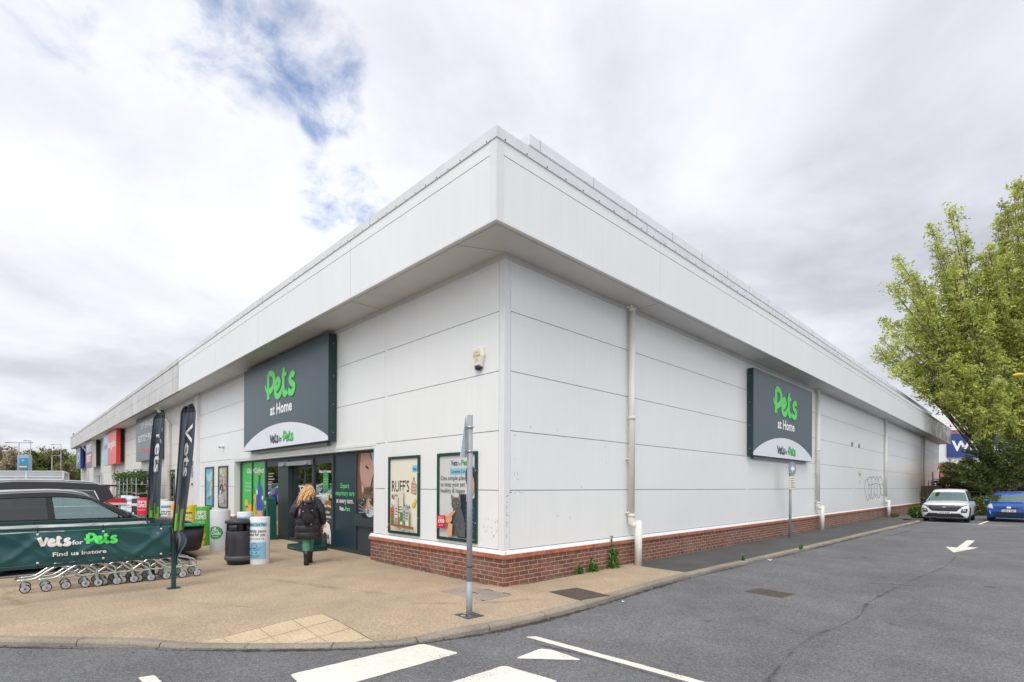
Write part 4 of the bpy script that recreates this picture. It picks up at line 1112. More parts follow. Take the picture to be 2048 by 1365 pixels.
def pd(c, w, h):
    c.rect(.05, .05, w - .05, h - .05, S(176, 172, 166))
    c.ell(.28, h - .2, .16, .1, S(200, 220, 150)); c.rect(.8, h - .6, w - .08, h - .08, S(170, 150, 80)); c.poly([(.3, h - .4), (.7, h - .3), (.75, h - .8), (.35, h - .9)], S(206, 190, 172))
    c.ell(.4, .74, .26, .18, S(46, 48, 52)); c.ell(.8, .82, .2, .16, S(214, 160, 160)); c.ell(.3, .6, .12, .08, S(230, 230, 228))
    for k in range(30):
        x, z = random.uniform(.1, .9), random.uniform(.1, 1.3); c.rect(x, z, x + random.uniform(.04, .16), z + random.uniform(.03, .1), random.choice([S(110, 110, 108), S(206, 204, 198), S(70, 72, 74), S(150, 130, 110)]))
    c.text('NEED', .5, .36, .14, S(224, 226, 224), 'C', .03, width=.62); c.text('SOME', .5, .19, .14, S(224, 226, 224), 'C', .03, width=.62)
poster('grey photo poster in a dark frame, nearest to the green entrance panels', (-16.07, 0, .78), (1, 0, 0), 1.16, 1.60, pd, S(40, 54, 60))

# ------------------------------------------------------------------ small things fixed to the walls
g = thing('alarm_box', 'hexagonal cream alarm box with navy base, high beside the corner', 'alarm', (-.62, 0, 3.88))
g.scale = (.78, .8, .62)
b = MB(); hexa = [(-.16, .30), (.16, .30), (.20, .06), (.12, -.24), (-.12, -.24), (-.20, .06)]
fr_ = [(x * .78, -.10, z * .82 + .01) for x, z in hexa]; bk = [(x, -.001, z) for x, z in hexa]; md = [(x, -.06, z) for x, z in hexa]
b.add(bk + md + fr_, [tuple(range(12, 18))[::-1]] + [(i, (i + 1) % 6, 6 + (i + 1) % 6, 6 + i)[::-1] for i in range(6)] + [(6 + i, 6 + (i + 1) % 6, 12 + (i + 1) % 6, 12 + i)[::-1] for i in range(6)], S(226, 222, 204))
b.build('case', M['plastic'], g)
b = MB(); b.ball((0, -.05, -.25), .11, S(34, 42, 78), (1, .55, .75)); b.build('strobe_lens', M['plastic'], g)
b = MB(); c = Canvas(b, (0, -.102, 0), (1, 0, 0), (0, 0, 1)); c.text('24 hour', 0, .15, .05, S(90, 110, 150), 'C', 0, width=.13); c.text('Crest', 0, .04, .085, S(226, 150, 70), 'C', .03, width=.24); c.text('alarm', 0, -.04, .04, S(90, 110, 150), 'C', 0, width=.1); c.text('01244', 0, -.10, .035, S(150, 160, 180), 'C', 0, width=.12)
b.build('lettering', M['print'], g)
def dome_cam(x, y, z, label, n=(0, -1)):
    g = thing('security_camera', label, 'camera', (x, y, z))
    b = MB(); b.tube([(0, 0, 0), (n[0] * .05, n[1] * .05, 0)], .075, 14, S(228, 228, 226)); b.ball((n[0] * .09, n[1] * .09, -.01), .075, S(228, 228, 226)); b.build('housing', M['plastic'], g)
    b = MB(); b.ball((n[0] * .13 - .03, n[1] * .13, -.025), .048, S(20, 20, 22)); b.build('lens', M['plastic'], g)
dome_cam(-15.46, 0, 3.12, 'white dome camera on the wall above the two framed posters')
dome_cam(-20.9, 0, 4.75, 'small white camera under the soffit behind the right feather flag')
g = thing('security_camera', 'dark floodlight style camera on a bracket with hanging cable', 'camera', (-20.3, 0, 4.2))
b = MB(); b.tube([(.25, 0, -.05), (.25, -.12, -.02), (0, -.3, .06)], .02, 8, S(200, 200, 198)); b.tube(bez([(.25, -.02, -.1), (.15, -.05, -.45), (.3, -.01, -.75)], 6), .008, 6, S(60, 60, 60)); b.box(.2, .36, -.06, -.001, -.8, -.4, S(222, 220, 214)); b.build('bracket', M['plastic'], g)
b = MB(); b.ball((-.06, -.32, .08), .12, S(52, 46, 50), (1.2, .9, .8)); b.build('housing', M['plastic'], g)
b = MB(); c = Canvas(b, (-20.35, -.003, 1.72), (1, 0, 0), (0, 0, 1)); b.box(-20.35, -19.95, -.003, -.001, 1.62, 2.74, S(222, 220, 218))
c.rect(.02, .78, .38, 1.0, S(70, 60, 64)); c.rect(.04, .26, .36, .74, S(120, 126, 150)); c.rect(.04, -.08, .36, 0, S(70, 70, 76))
for k in range(6): c.rect(.07, .30 + k * .07, .32, .32 + k * .07, S(200, 204, 214))
tag(b.build('wall_notice', M['print']), 'tall narrow paper notice on the cream wall beside the pilaster', 'notice')
for y, lb in ((22.65, 'black vent hole in the side wall, left of a pair'), (24.01, 'black vent hole in the side wall, right of a pair')):
    b = MB(); b.lathe([(0.0, .012), (.10, .012), (.115, .006), (.115, 0)], (0, y, 3.70), 16, S(38, 38, 42), axis='x')
    tag(b.build('wall_vent', M['plastic']), lb, 'vent', 'round vents high in the side wall')
b = MB(); c = Canvas(b, (.003, 23.95, 2.0), (0, 1, 0), (0, 0, 1)); b.box(.001, .003, 23.95, 24.45, 2.16, 2.50, S(226, 224, 206)); c.rect(.08, .24, .42, .36, S(170, 180, 70)); c.text('SORTED', .25, .26, .06, S(60, 70, 30), 'C', .02, width=.3)
tag(b.build('wall_sticker', M['print']), 'cream sticker with yellow green block, upper of two by the graffiti', 'notice')
b = MB(); c = Canvas(b, (.003, 23.97, 1.7), (0, 1, 0), (0, 0, 1)); b.box(.001, .003, 23.97, 24.43, 1.74, 2.07, S(232, 232, 230)); c.rect(.1, .25, .38, .28, S(110, 112, 116)); c.rect(.1, .16, .36, .18, S(150, 152, 156))
tag(b.build('wall_sticker', M['print']), 'white sticker with grey lines, lower of two by the graffiti', 'notice')
b = MB(); c = Canvas(b, (0, 0, 0), (0, 1, 0), (0, 0, 1), step=.0004)
def gs(pts, r=.018): 
    c.mb.tube([c.P(*p, k=.002) for p in bez(pts, 6)], r, 5, S(50, 50, 58), flat=((1, 0, 0), .12))
gy = lambda u: 25.18 + (u - 745) / 555 * 4.6
gz = lambda v: 1.60 - (v - 740) * .00178
GR = [[(840, 810), (860, 660), (800, 470), (750, 620), (760, 820), (800, 1000), (825, 1085), (860, 1020), (855, 820)],
      [(830, 470), (880, 400), (935, 430), (945, 560), (940, 700)], [(850, 660), (890, 610), (920, 720), (915, 900), (900, 1045), (870, 900)],
      [(935, 440), (985, 385), (1030, 430), (1040, 520)], [(930, 640), (990, 600), (1020, 700), (1015, 860), (965, 1045), (930, 900), (945, 720)],
      [(1040, 480), (1075, 370), (1100, 420), (1105, 640)], [(1020, 590), (1070, 585), (1100, 680), (1095, 860), (1050, 980), (1020, 860)],
      [(1110, 410), (1150, 480), (1150, 620), (1190, 600), (1200, 700), (1180, 960), (1130, 1030), (1100, 900)], [(1150, 420), (1190, 370), (1240, 470), (1250, 560), (1290, 680)],
      [(1160, 640), (1210, 760), (1215, 900), (1260, 970), (1285, 900)], [(1220, 620), (1250, 580), (1270, 660)]]
for st in GR: gs([(gy(u), gz(v)) for u, v in st])
tag(b.build('graffiti', M['print']), 'looping black graffiti tag sprayed on the white side wall by a downpipe', 'graffiti')
b = MB()
for k in range(34):
    y, z = random.choice([(.05, random.uniform(.8, 1.55)), (random.uniform(.1, .5), random.choice([1.56, 1.85, 1.55])), (random.uniform(.2, 3.4), random.uniform(.8, 3.0))])
    l = random.uniform(.01, .06); v = random.random() < .5
    b.poly([(.0062, y, z), (.0062, y + (.006 if v else l), z), (.0062, y + (.006 if v else l), z + (l if v else .006)), (.0062, y, z + (l if v else .006))], S(128, 128, 130))
for k in range(16):
    s, z = random.uniform(.15, .5), random.uniform(.75, 1.1); l = random.uniform(.01, .05)
    b.poly([(-s, -.0062, z), (-s + .006, -.0062, z), (-s + .006, -.0062, z + l), (-s, -.0062, z + l)], S(128, 128, 130))
b.build('scuff_marks', M['print'], B)['kind'] = 'stuff'

# ------------------------------------------------------------------ the terrace of shops beyond
N = thing('terrace_building', 'older cream clad row of shops with weathered grey fascia beyond the pilaster', 'building')
SE = [19.6, 24.3, 29.6, 36.0, 43.1, 49.5, 55.3, 61.6, 68.5]
OPEN = [(31.5, 26.8, 0, 2.45), (24.9, 23.4, 0, 2.4), (42.6, 37.7, 0, 2.45), (56.8, 49.8, 0, 2.6), (68.0, 62.2, 0, 2.6)]
b = MB()
for z0, z1 in zip([2.62, 3.62, 4.62], [3.62, 4.62, 5.47]):
    for a, c in zip(SE[:-1], SE[1:]): b.box(-c + .02, -a - .02, 0, .06, z0 + G, z1 - G)
cuts = sorted([(o[1], o[0]) for o in OPEN])
cur = 19.6
for a, c in cuts + [(68.5, 68.5)]:
    for z0, z1 in ((.0, .6), (.6, 1.6), (1.6, 2.62)): b.box(-a, -cur, 0, .06, z0 + (G if z0 else 0), z1 - G)
    cur = c
for s1, s0, z0, z1 in OPEN: b.box(-s1, -s0, .0, .06, z1, 2.62 - G)
b.build('front_wall', M['cream'], N)
b = MB(); b.box(-68.5, -19.6, .05, .1, 0, 6.4) if False else None
cur = 19.3
for a, c in cuts + [(68.5, 68.5)]:
    b.box(-a, -cur, .055, .3, 0, 2.62); cur = c
b.box(-68.5, -19.3, .055, .3, 2.62, 6.4); b.build('wall_core', M['joint'], N)
b = MB(); b.box(-19.6, -18.86, -.05, .05, 0, 5.5); b.box(-18.93, -18.86, -.12, -.05, 0, 5.5)
b.build('pilaster', M['trim'], N)
b = MB(); b.box(-69.1, -18.6, -OY, 0, ZB, ZB + .05); b.build('soffit', M['soffit'], N)
b = MB(); b.box(-68.5, -19.6, -.02, 0, 5.42, ZB); b.build('wall_head_trim', M['soffit'], N)
NF = [18.62, 19.6] + [19.6 + 4.95 * k for k in range(1, 11)]; NF[-1] = 69.1
b = MB()
for a, c in zip(NF[:-1], NF[1:]):
    for z0, z1 in ((5.52, 6.12), (6.13, 6.66)): b.box(-c + .012, -a - .012, -OY - .005, -OY + .05, z0, z1)
b.box(-69.1, -69.05, -OY + .05, 20, 5.52, 6.66); b.build('fascia', M['creamf'], N)
b = MB(); b.box(-69.02, -18.6, -OY + .05, -OY + .07, 5.5, 6.8); b.build('fascia_backing', M['joint'], N)
b = MB(); b.box(-69.12, -18.64, -OY - .03, -OY + .2, 6.67, ZT - .02); b.build('fascia_cap', M['creamf'], N)
b = MB(); b.box(-69, -18.6, -OY + .2, 30, 6.4, 6.5); b.build('roof', M['soffit'], N)
b = MB(); b.box(-68.5, -68.4, .3, 30, 0, 6.4); b.box(-68.5, -19.2, 29.9, 30, 0, 6.4); b.build('end_wall', M['cream'], N)
for s, dx in ((24.5, 1.6), (43.2, 1.6), (60.6, 1.6)):
    b = MB(); b.box(-s - .16, -s + .16, -.62, -.42, 5.40, ZB, S(150, 130, 112)); b.build('pipe_hopper', M['pipe'], N)
    b = MB(); b.tube([(-s, -.5, 5.5), (-s, -.5, 5.34), (-s + .25, -.12, 4.75), (-s + .25, -.1, 0)], .07, 10); b.build('downpipe', M['pipe'], N)
def shop_open(s1, s0, z1, cols, dark=False):
    fm = M['alu'] if dark else M['trim']
    b = MB(); b.box(-s1, -s0, .04, .10, z1 - .12, z1); b.box(-s1, -s0, .04, .10, 0, .12)
    for k in range(cols + 1):
        s = s0 + .06 + (s1 - s0 - .12) * k / cols; b.box(-s - .05, -s + .05, .03, .11, .12, z1 - .12)
    b.build('door_frame', fm, N)
    b = MB(); b.box(-s1, -s0, .06, .07, .12, z1 - .12); b.build('shop_window', M['shopglass'], N)
    b = MB(); IC = S(80, 80, 78); b.box(-s1, -s0, 4, 4.1, 0, 3, IC); b.box(-s1 - .1, -s1, .3, 4, 0, 3, IC); b.box(-s0, -s0 + .1, .3, 4, 0, 3, IC); b.box(-s1, -s0, .3, 4, 2.9, 3, S(140, 140, 136)); b.box(-s1, -s0, .3, 4, 0, .02, S(90, 88, 84))
    for k in range(int(s1 - s0)): b.box(-s0 - k - .6, -s0 - k - .1, 2.2, 2.8, 0, 1.5, random.choice([S(180, 60, 50), S(220, 200, 120), S(70, 110, 160), S(230, 230, 226)]))
    b.build('shop_interior', M['matt'], N)
shop_open(31.5, 26.8, 2.45, 4, True); shop_open(24.9, 23.4, 2.4, 1, True); shop_open(42.6, 37.7, 2.45, 3, True); shop_open(56.8, 49.8, 2.6, 6); shop_open(68.0, 62.2, 2.6, 6)
def shop_sign(label, s1, s0, z0, z1, t, side, draw, back=0.0):
    g = thing('shop_sign', label, 'shop sign', group='sign boards along the cream terrace')
    b = MB(); b.box(-s1, -s0, -t, -back, z0, z1, side); b.build('sign_box', M['signface'], g)
    if back:
        b = MB(); b.box(-s1 + .2, -s0 - .2, -back, -.002, z0 + .15, z1 - .15, S(40, 38, 38)); b.build('mounting_frame', M['matt'], g)
    b = MB(); c = Canvas(b, (-s1, -t, z0), (1, 0, 0), (0, 0, 1), step=.003); draw(c, s1 - s0, z1 - z0); b.build('sign_face', M['signface'], g)
SG = S(86, 100, 108)
def q1(c, w, h):
    c.rect(.02, .02, w - .02, h - .02, SG); c.text('TOP BRANDS', w / 2, h * .74, .36, WH, 'C', .01, width=w * .58); c.text('BOTTOM PRICES', w / 2, h * .45, .36, WH, 'C', .01, width=w * .74)
    c.text('www.bargains.co.uk', w / 2, h * .20, .22, S(228, 90, 92), 'C', .03, width=w * .72)
shop_sign('dark grey sign board reading TOP BRANDS BOTTOM PRICES behind the left feather flag', 32.2, 25.84, 3.02, 5.52, .284, S(24, 62, 66), q1)
def q2(c, w, h):
    c.rect(.0, .0, w * .36, h, S(140, 196, 218)); c.rect(w * .36, 0, w, h, S(226, 80, 74)); c.text('home', w * .20, h * .5, .5, S(150, 150, 200), 'C', .02, width=w * .28); c.text('bargains', w * .68, h * .5, .50, S(240, 226, 224), 'C', .03, width=w * .58)
    c.text('top brands', w * .68, h * .25, .16, S(200, 60, 60), 'C', 0, width=w * .2)
shop_sign('bright red sign board with a pale blue end on the terrace', 44.95, 38.4, 3.10, 5.55, .50, S(214, 60, 46), q2, .26)
def q3(c, w, h):
    c.rect(.0, .0, w, h, S(96, 98, 104)); c.text('SPORTS', w / 2, h * .60, .62, S(236, 236, 240), 'C', .03, width=w * .66)
    c.rect(w * .14, h * .50, w * .86, h * .90, S(70, 84, 140)) if False else None
    c.rect(w * .12, h * .16, w * .90, h * .50, S(204, 70, 70)); c.text('DIRECT', w / 2, h * .23, .58, S(242, 232, 228), 'C', .03, width=w * .66)
shop_sign('grey sign board with white side and a red block under its lettering', 56.5, 51.3, 3.14, 5.55, .60, S(206, 206, 200), q3, .34)
def q4(c, w, h):
    c.rect(.0, .0, w, h, S(84, 92, 102)); c.text('JD', w / 2, h * .30, 1.0, S(226, 230, 236), 'C', .02, width=w * .62, shear=.25)
    for k in (-1, 1): c.line([(w / 2 + k * w * .36 * cos(a * .12), h * .5 + h * .42 * sin(a * .12)) for a in range(-10, 11)], .07, S(210, 216, 224))
shop_sign('slate sign board with blue side and white oval emblem, farthest along the terrace', 67.2, 62.4, 3.25, 5.55, .52, S(34, 54, 156), q4, .28)
b = MB(); b.box(-46.9, -46.7, -.08, 0, 4.0, 4.35, S(170, 50, 54)); tag(b.build('alarm_box', M['plastic']), 'small dark red alarm box between two terrace sign boards', 'alarm')
b = MB(); b.ball((-66.3, -.80, 6.95), .10, S(48, 48, 52), (1.3, .7, .9)); b.ball((-66.17, -.80, 7.05), .05, S(40, 40, 44)); b.tube([(-66.4, -.8, 6.95), (-66.6, -.8, 6.93)], [.05, .02], 6, S(48, 48, 52)); b.tube([(-66.3, -.8, 6.9), (-66.3, -.8, 6.84)], .01, 5, S(120, 80, 60))
tag(b.build('pigeon', M['matt']), 'dark pigeon perched on the far end of the terrace roof edge', 'bird')

# ------------------------------------------------------------------ poles and signs in the street
g = thing('sign_pole', 'tall round grey metal pole standing on the buff pavement at the corner', 'pole', (1.05, -1.61, 0))
b = MB(); b.tube([(0, 0, .44), (0, 0, 2.58)], .0365, 20, (1, 1, 1)); b.tube([(0, 0, -.05), (0, 0, .44)], .0405, 20); b.tube([(0, 0, 2.58), (0, 0, 2.585)], .036, 20); b.build('post', M['galv'], g)
b = MB(); b.tube([(0, 0, .62), (0, 0, .635)], .0385, 20, S(40, 40, 42)); b.tube([(0, 0, .44), (0, 0, .443)], .041, 20, S(90, 92, 94)); b.build('bands', M['plastic'], g)
b = MB(); b.prism([(-.16, -.12, 0), (.14, -.14, 0), (.16, .12, 0), (-.12, .14, 0)], (0, 0, .004), (1, 1, 1)); b.build('base_patch', M['asphaltpath'], g)
b = MB()
for k in range(7): b.ball((random.uniform(-.09, .09), random.uniform(-.09, .09), .005), random.uniform(.012, .03), S(168, 170, 172), (1, 1, .3), 1, .2)
b.build('base_splash', M['matt'], g)
# warning triangle seen from its edge (it faces the cars coming along the road)
tdir = Vector((0.93, -0.36, 0)).normalized()        # face normal
tx = Vector((-tdir.y, tdir.x, 0))
Vc = Vector((1.05, -1.61, 0)); cen = Vector((.915, -1.745, 0))
fwx = Vector((-0.30, -0.62, 0)).normalized()
g2 = thing('road_sign', 'triangular metal road sign seen edge on, clamped near the top of the grey pole', 'road sign')
u = Vector((-.62, -.58, 0)).normalized(); n_ = Vector((u.y, -u.x, 0))
base = Vector((1.05, -1.61, 0)) + n_ * -.0 
b = MB()
a0 = Vector((1.05, -1.61, 0)) + Vector((-.049, -.058, 0))
su = Vector((-.60, -.80, 0)).normalized()
nn = Vector((su.y, -su.x, 0))
q = a0 + nn * -.03
view = (CAMP - Vector((1.05, -1.61, 0))); view.z = 0; view.normalize()
perp = Vector((-view.y, view.x, 0))                     # to the left of the picture when seen from the road
su = (view * .955 + perp * -.30).normalized()           # plane of the sign almost edge-on
lft = Vector((-perp.x, -perp.y, 0))
cpos = Vector((1.05, -1.61, 0)) - perp * -0.0
off = lft if (Vector((1, 0, 0)).dot(_r0) * lft.dot(_r0)) < 0 else -lft
if off.dot(_r0) > 0: off = -off
cpos = Vector((1.05, -1.61, 0)) + off * .058
su = (view * .975 + off * .20).normalized()
tri = [cpos + su * -.30 + Vector((0, 0, 2.06)), cpos + su * .30 + Vector((0, 0, 2.03)), cpos + Vector((0, 0, 2.60))]
nr = su.cross(Vector((0, 0, 1))).normalized()
b.prism([tuple(p) for p in tri], nr * .004, S(206, 216, 220)); b.build('sign_plate', M['matt'], g2)
b = MB()
for z in (2.12, 2.43): b.tube([tuple(Vector((1.05, -1.61, z)) + Vector((cos(a), sin(a), 0)) * .042) for a in [i * 2 * pi / 16 for i in range(17)]], .012, 6, (1, 1, 1)); b.tube([tuple(cpos + su * -.06 + Vector((0, 0, z))), tuple(cpos + su * .06 + Vector((0, 0, z)))], .012, 6)
b.build('clamp', M['steel'], g2)

g = thing('sign_pole', 'thin grey post on the tarmac path beside the brick base of the side wall', 'pole', (.40, 12.75, 0))
b = MB(); b.tube([(0, 0, -.05), (0, 0, 2.48)], .042, 14); b.build('post', M['galv'], g)
yw = radians(-14); ux2 = Vector((cos(yw + .55), sin(yw + .55), 0)); 
g2 = thing('road_sign', 'round blue grey sign plate with white arrow at the top of the thin post', 'road sign', (.40, 12.75, 0))
nx = Vector((-sin(radians(62)) * -1, -cos(radians(62)), 0)).normalized()
nx = Vector((.985, -.17, 0)).normalized(); ux2 = Vector((0, 0, 1)).cross(nx)
b = MB(); c = Canvas(b, Vector((.065, -.01, 2.28)), ux2, (0, 0, 1), step=.003)
ring = [(.24 * cos(2 * pi * i / 28), .24 * sin(2 * pi * i / 28)) for i in range(28)]
b.prism([tuple(c.P(*p, k=-.006)) for p in ring], nx * .006, S(120, 132, 146))
c.ell(0, 0, .215, .215, S(140, 152, 166), 28); c.poly([(-.12, 0), (.02, .12), (.02, .05), (.13, .05), (.13, -.05), (.02, -.05), (.02, -.12)], WH)
b.build('sign_plate', M['print'], g2)
g3 = thing('warning_plate', 'white notice plate with yellow edging under the round sign on the thin post', 'sign', (.40, 12.75, 0))
b = MB(); c = Canvas(b, Vector((.065, -.01, 1.84)), ux2, (0, 0, 1), step=.003)
b.prism([tuple(c.P(*p, k=-.006)) for p in [(-.2, -.26), (.2, -.26), (.2, .2), (-.2, .2)]], nx * .006, S(214, 204, 90))
c.rect(-.17, -.23, .17, .17, S(232, 232, 224))
for k in range(5): c.rect(-.13, .10 - k * .07, .13 - .03 * (k % 2), .12 - k * .07, S(90, 92, 96))
b.build('sign_plate', M['print'], g3)

# ------------------------------------------------------------------ trolley bay: two railings with printed banners
def wr(y, z, sd):
    """sag and sharp drag folds of a laced banner"""
    tri = lambda q: 1 - abs(2 * (q - math.floor(q)) - 1)
    f = 0.016 * sin(y * 5.3 + z * 9 + sd) * sin(z * 5 + sd)
    f += 0.022 * tri(y * .75 + (1.0 - z) * .8 + sd) ** 2.2 * min(1, (1.0 - z) * 3.5) + 0.018 * tri(y * 1.35 - (1.0 - z) * 1.7 + sd * 1.7) ** 3
    for k in range(7):
        cy = -7.9 + k * .72 + sd * .1
        f -= 0.03 * math.exp(-abs(y - cy) * 9) * math.exp(-max(0, 1.0 - z) * 3)
        f += 0.026 * math.exp(-((y - cy - (1.0 - z) * (.7 + .3 * sin(k * 2.1)) - .06) ** 2) * 260) * (1 - abs(z - .8) * 2)
        f += 0.022 * math.exp(-((y - cy + (1.0 - z) * 1.1 - .25) ** 2) * 200)
    edge = min(1, (1.0 - z) * 9 + .15, (z - .55) * 9 + .15)
    return f * max(.1, edge)
def railing(label, blabel, x, yend, front):
    g = thing('bay_railing', label, 'railing', group='green railings round the trolley bay')
    b = MB()
    b.box(x - .025, x + .025, -8.2, yend, 1.01, 1.06, (1, 1, 1)); b.box(x - .02, x + .02, -8.2, yend - .05, .50, .545, (1, 1, 1))
    b.build('rails', M['greenmetal'], g)
    for y in (yend, -6.15, -8.2):
        if y == -6.15: continue
        b = MB(); b.box(x - .03, x + .03, y - .03, y + .03, 0.006, 1.05); b.box(x - .09, x + .09, y - .09, y + .09, 0, .008)
        b.build('post', M['greenmetal'], g)
    b = MB(); k = 0
    for y in [yend - .18 - .72 * i for i in range(6)]:
        b.tube([(x + .03, y, 1.0), (x + .034, y, 1.065), (x - .03, y, 1.065), (x - .03, y, 1.0), (x + .03, y, .98)], .006, 5, S(30, 30, 32))
        b.tube([(x + .03, y, .56), (x + .03, y, .49), (x - .03, y, .49)], .006, 5, S(30, 30, 32))
        b.tube([(x + .046, y, .972), (x + .05, y, .972)], .016, 10, S(214, 214, 210)); b.tube([(x + .046, y, .575), (x + .05, y, .575)], .016, 10, S(214, 214, 210))
    b.build('ties', M['plastic'], g)
    bn = thing('banner', blabel, 'banner')
    b = MB(); ny, nz = 260, 34; vs = []; fs = []
    sd = 0.3 if front else 2.1
    for i in range(ny + 1):
        y = -8.1 + (yend - .06 + 8.1) * i / ny
        for j in range(nz + 1):
            z = .55 + .455 * j / nz
            # scalloped top and bottom edges between the ties
            s = abs(sin((yend - .18 - y) / .72 * pi)) * .008
            zz = z - s * (j / nz) + s * (1 - j / nz)
            vs.append((x + .032 + wr(y, z, sd), y, zz))
    for i in range(ny):
        for j in range(nz): a = i * (nz + 1) + j; fs.append((a, a + nz + 1, a + nz + 2, a + 1))
    b.add(vs, fs, S(24, 74, 76), True)
    if not front:
        b.add([(px + .004, py, pz) for px, py, pz in vs], fs, S(214, 216, 214), True)
    b.build('sheet', M['banner'], bn)
    if front:
        b = MB(); wp = lambda p: Vector((p.x + wr(p.y, p.z, sd) + .002, p.y, p.z))
        c = Canvas(b, (x + .034, -5.585, .76), (0, 1, 0), (0, 0, 1), warp=wp)
        def wl(fn, *a): fn(c, *a)
        vets_logo(c, .0, .03, .165, S(228, 226, 220), .13, sx=.98); c.text('for', .43, .045, .06, S(228, 226, 220), 'C', .03, width=.125); pets_logo(c, .50, .03, .170, S(84, 224, 100), .13, sx=.98)
        c.text('Find us instore', .46, -.105, .056, S(228, 226, 220), 'C', .02, width=.60)
        c.poly([(-.95, .06), (-.6, .10), (-.62, .085), (-.95, .02)], S(228, 226, 220))
        b.build('lettering', M['banner'], bn)
railing('front green metal railing of the trolley bay, nearest the road', 'creased dark green banner with white and lime lettering tied to the front railing', -3.56, -3.96, True)
railing('rear green metal railing of the trolley bay, beside the parked cars', 'white backed banner tied to the rear railing of the trolley bay', -5.30, -3.95, False)

# feather flags on the railing ends
def flag(label, x, y, z0, z1, lean, w0, w1, letters, sd):
    g = thing('feather_flag', label, 'flag', (x, y, 0), group='feather flags at the trolley bay')
    b = MB(); N = 30
    cen = [(lean * (t ** 1.3) + .05 * sin(t * 2.3 + sd), z0 + (z1 - z0) * t) for t in [i / N for i in range(N + 1)]]
    W = [w0 + (w1 - w0) * min(1, t * 1.5) if t < .93 else w1 * (1 - ((t - .93) / .07) ** 2 * .55) for t in [i / N for i in range(N + 1)]]
    vs = []; fs = []; K = 8
    def fold(t, s): return .035 * sin(s * 5.2 + t * 3 + sd) + .02 * sin(s * 11 + sd * 2 - t * 4)
    for i, (cy, z) in enumerate(cen):
        for k in range(K + 1):
            s = k / K; vs.append((fold(i / N, s) + .04, cy - W[i] * .5 + W[i] * s, z - (.05 * (1 - s) if i > N * .85 else 0) * ((i / N - .85) / .15)))
    colr = []
    for i in range(N):
        for k in range(K):
            f = (i * (K + 1) + k, i * (K + 1) + k + 1, (i + 1) * (K + 1) + k + 1, (i + 1) * (K + 1) + k)
            t = i / N; col = S(72, 80, 90)
            if i >= N - 2: col = S(30, 32, 36)
            if t < .16 * (.5 + .5 * sin(k * 1.7 + sd)) + .02 and k % 4 != 3: col = S(110, 170, 50)
            b.add([vs[q] for q in f], [(0, 1, 2, 3)], col, True)
    b.build('cloth', M['banner'], g)
    b = MB(); b.tube([(.03, -W[i] * .5 + cen[i][0] - .008, cen[i][1] - (.05 * ((i / N - .85) / .15) if i > N * .85 else 0)) for i in range(N + 1)], [.018 - .008 * i / N for i in range(N + 1)], 6, S(28, 28, 32)); b.build('pole', M['plastic'], g)
    b = MB()
    def wp(p):
        t = max(0, min(1, (p.z - z0) / (z1 - z0))); i = min(N - 1, int(t * N)); fr = t * N - i
        cy = cen[i][0] * (1 - fr) + cen[i + 1][0] * fr; w = W[i] * (1 - fr) + W[i + 1] * fr
        s = (p.y + .5 * w) / w
        return Vector((fold(t, max(0, min(1, s))) + .058 + (p.x), cy + p.y, p.z))
    c = Canvas(b, (0, 0, 0), (0, 1, 0), (0, 0, 1), warp=wp, off=0)
    L_ = (z1 - z0)
    c.text(letters, -W[N // 2] * .16, z0 + L_ * .84, w1 * .46, S(222, 220, 222), 'L', .02, width=L_ * .42, rot=-pi / 2)
    b.build('lettering', M['banner'], g)
    b = MB(); b.tube([(.035, .0, z0 - .35), (.03, -W[0] * .5, z0 + .05)], .016, 6, S(30, 30, 34))
    b.build('socket', M['plastic'], g)
flag('tall dark grey feather flag with white vertical letters on the front railing end', -3.545, -3.92, .93, 3.0, .13, .15, .185, 'Vets', .4)
flag('tall dark grey feather flag with white letters on the rear railing end', -5.285, -3.98, 1.06, 3.05, .19, .17, .17, 'Vets', 2.2)
b = MB(); vs = []; fs = []
for i in range(9):
    for j in range(13):
        a = i / 8; t = j / 12
        vs.append((-3.50 + .05 * sin(a * 6 + t * 3), -3.93 + (.02 + .13 * (1 - t) * (.6 + .4 * sin(t * 5))) * a + .02 * sin(t * 6), .90 - .52 * t))
for i in range(8):
    for j in range(12): q = i * 13 + j; fs.append((q, q + 13, q + 14, q + 1))
b.add(vs, fs, S(96, 108, 122), True)
tag(b.build('cloth_bag', M['banner']), 'crumpled blue grey cloth bag hanging from the front railing post', 'bag')

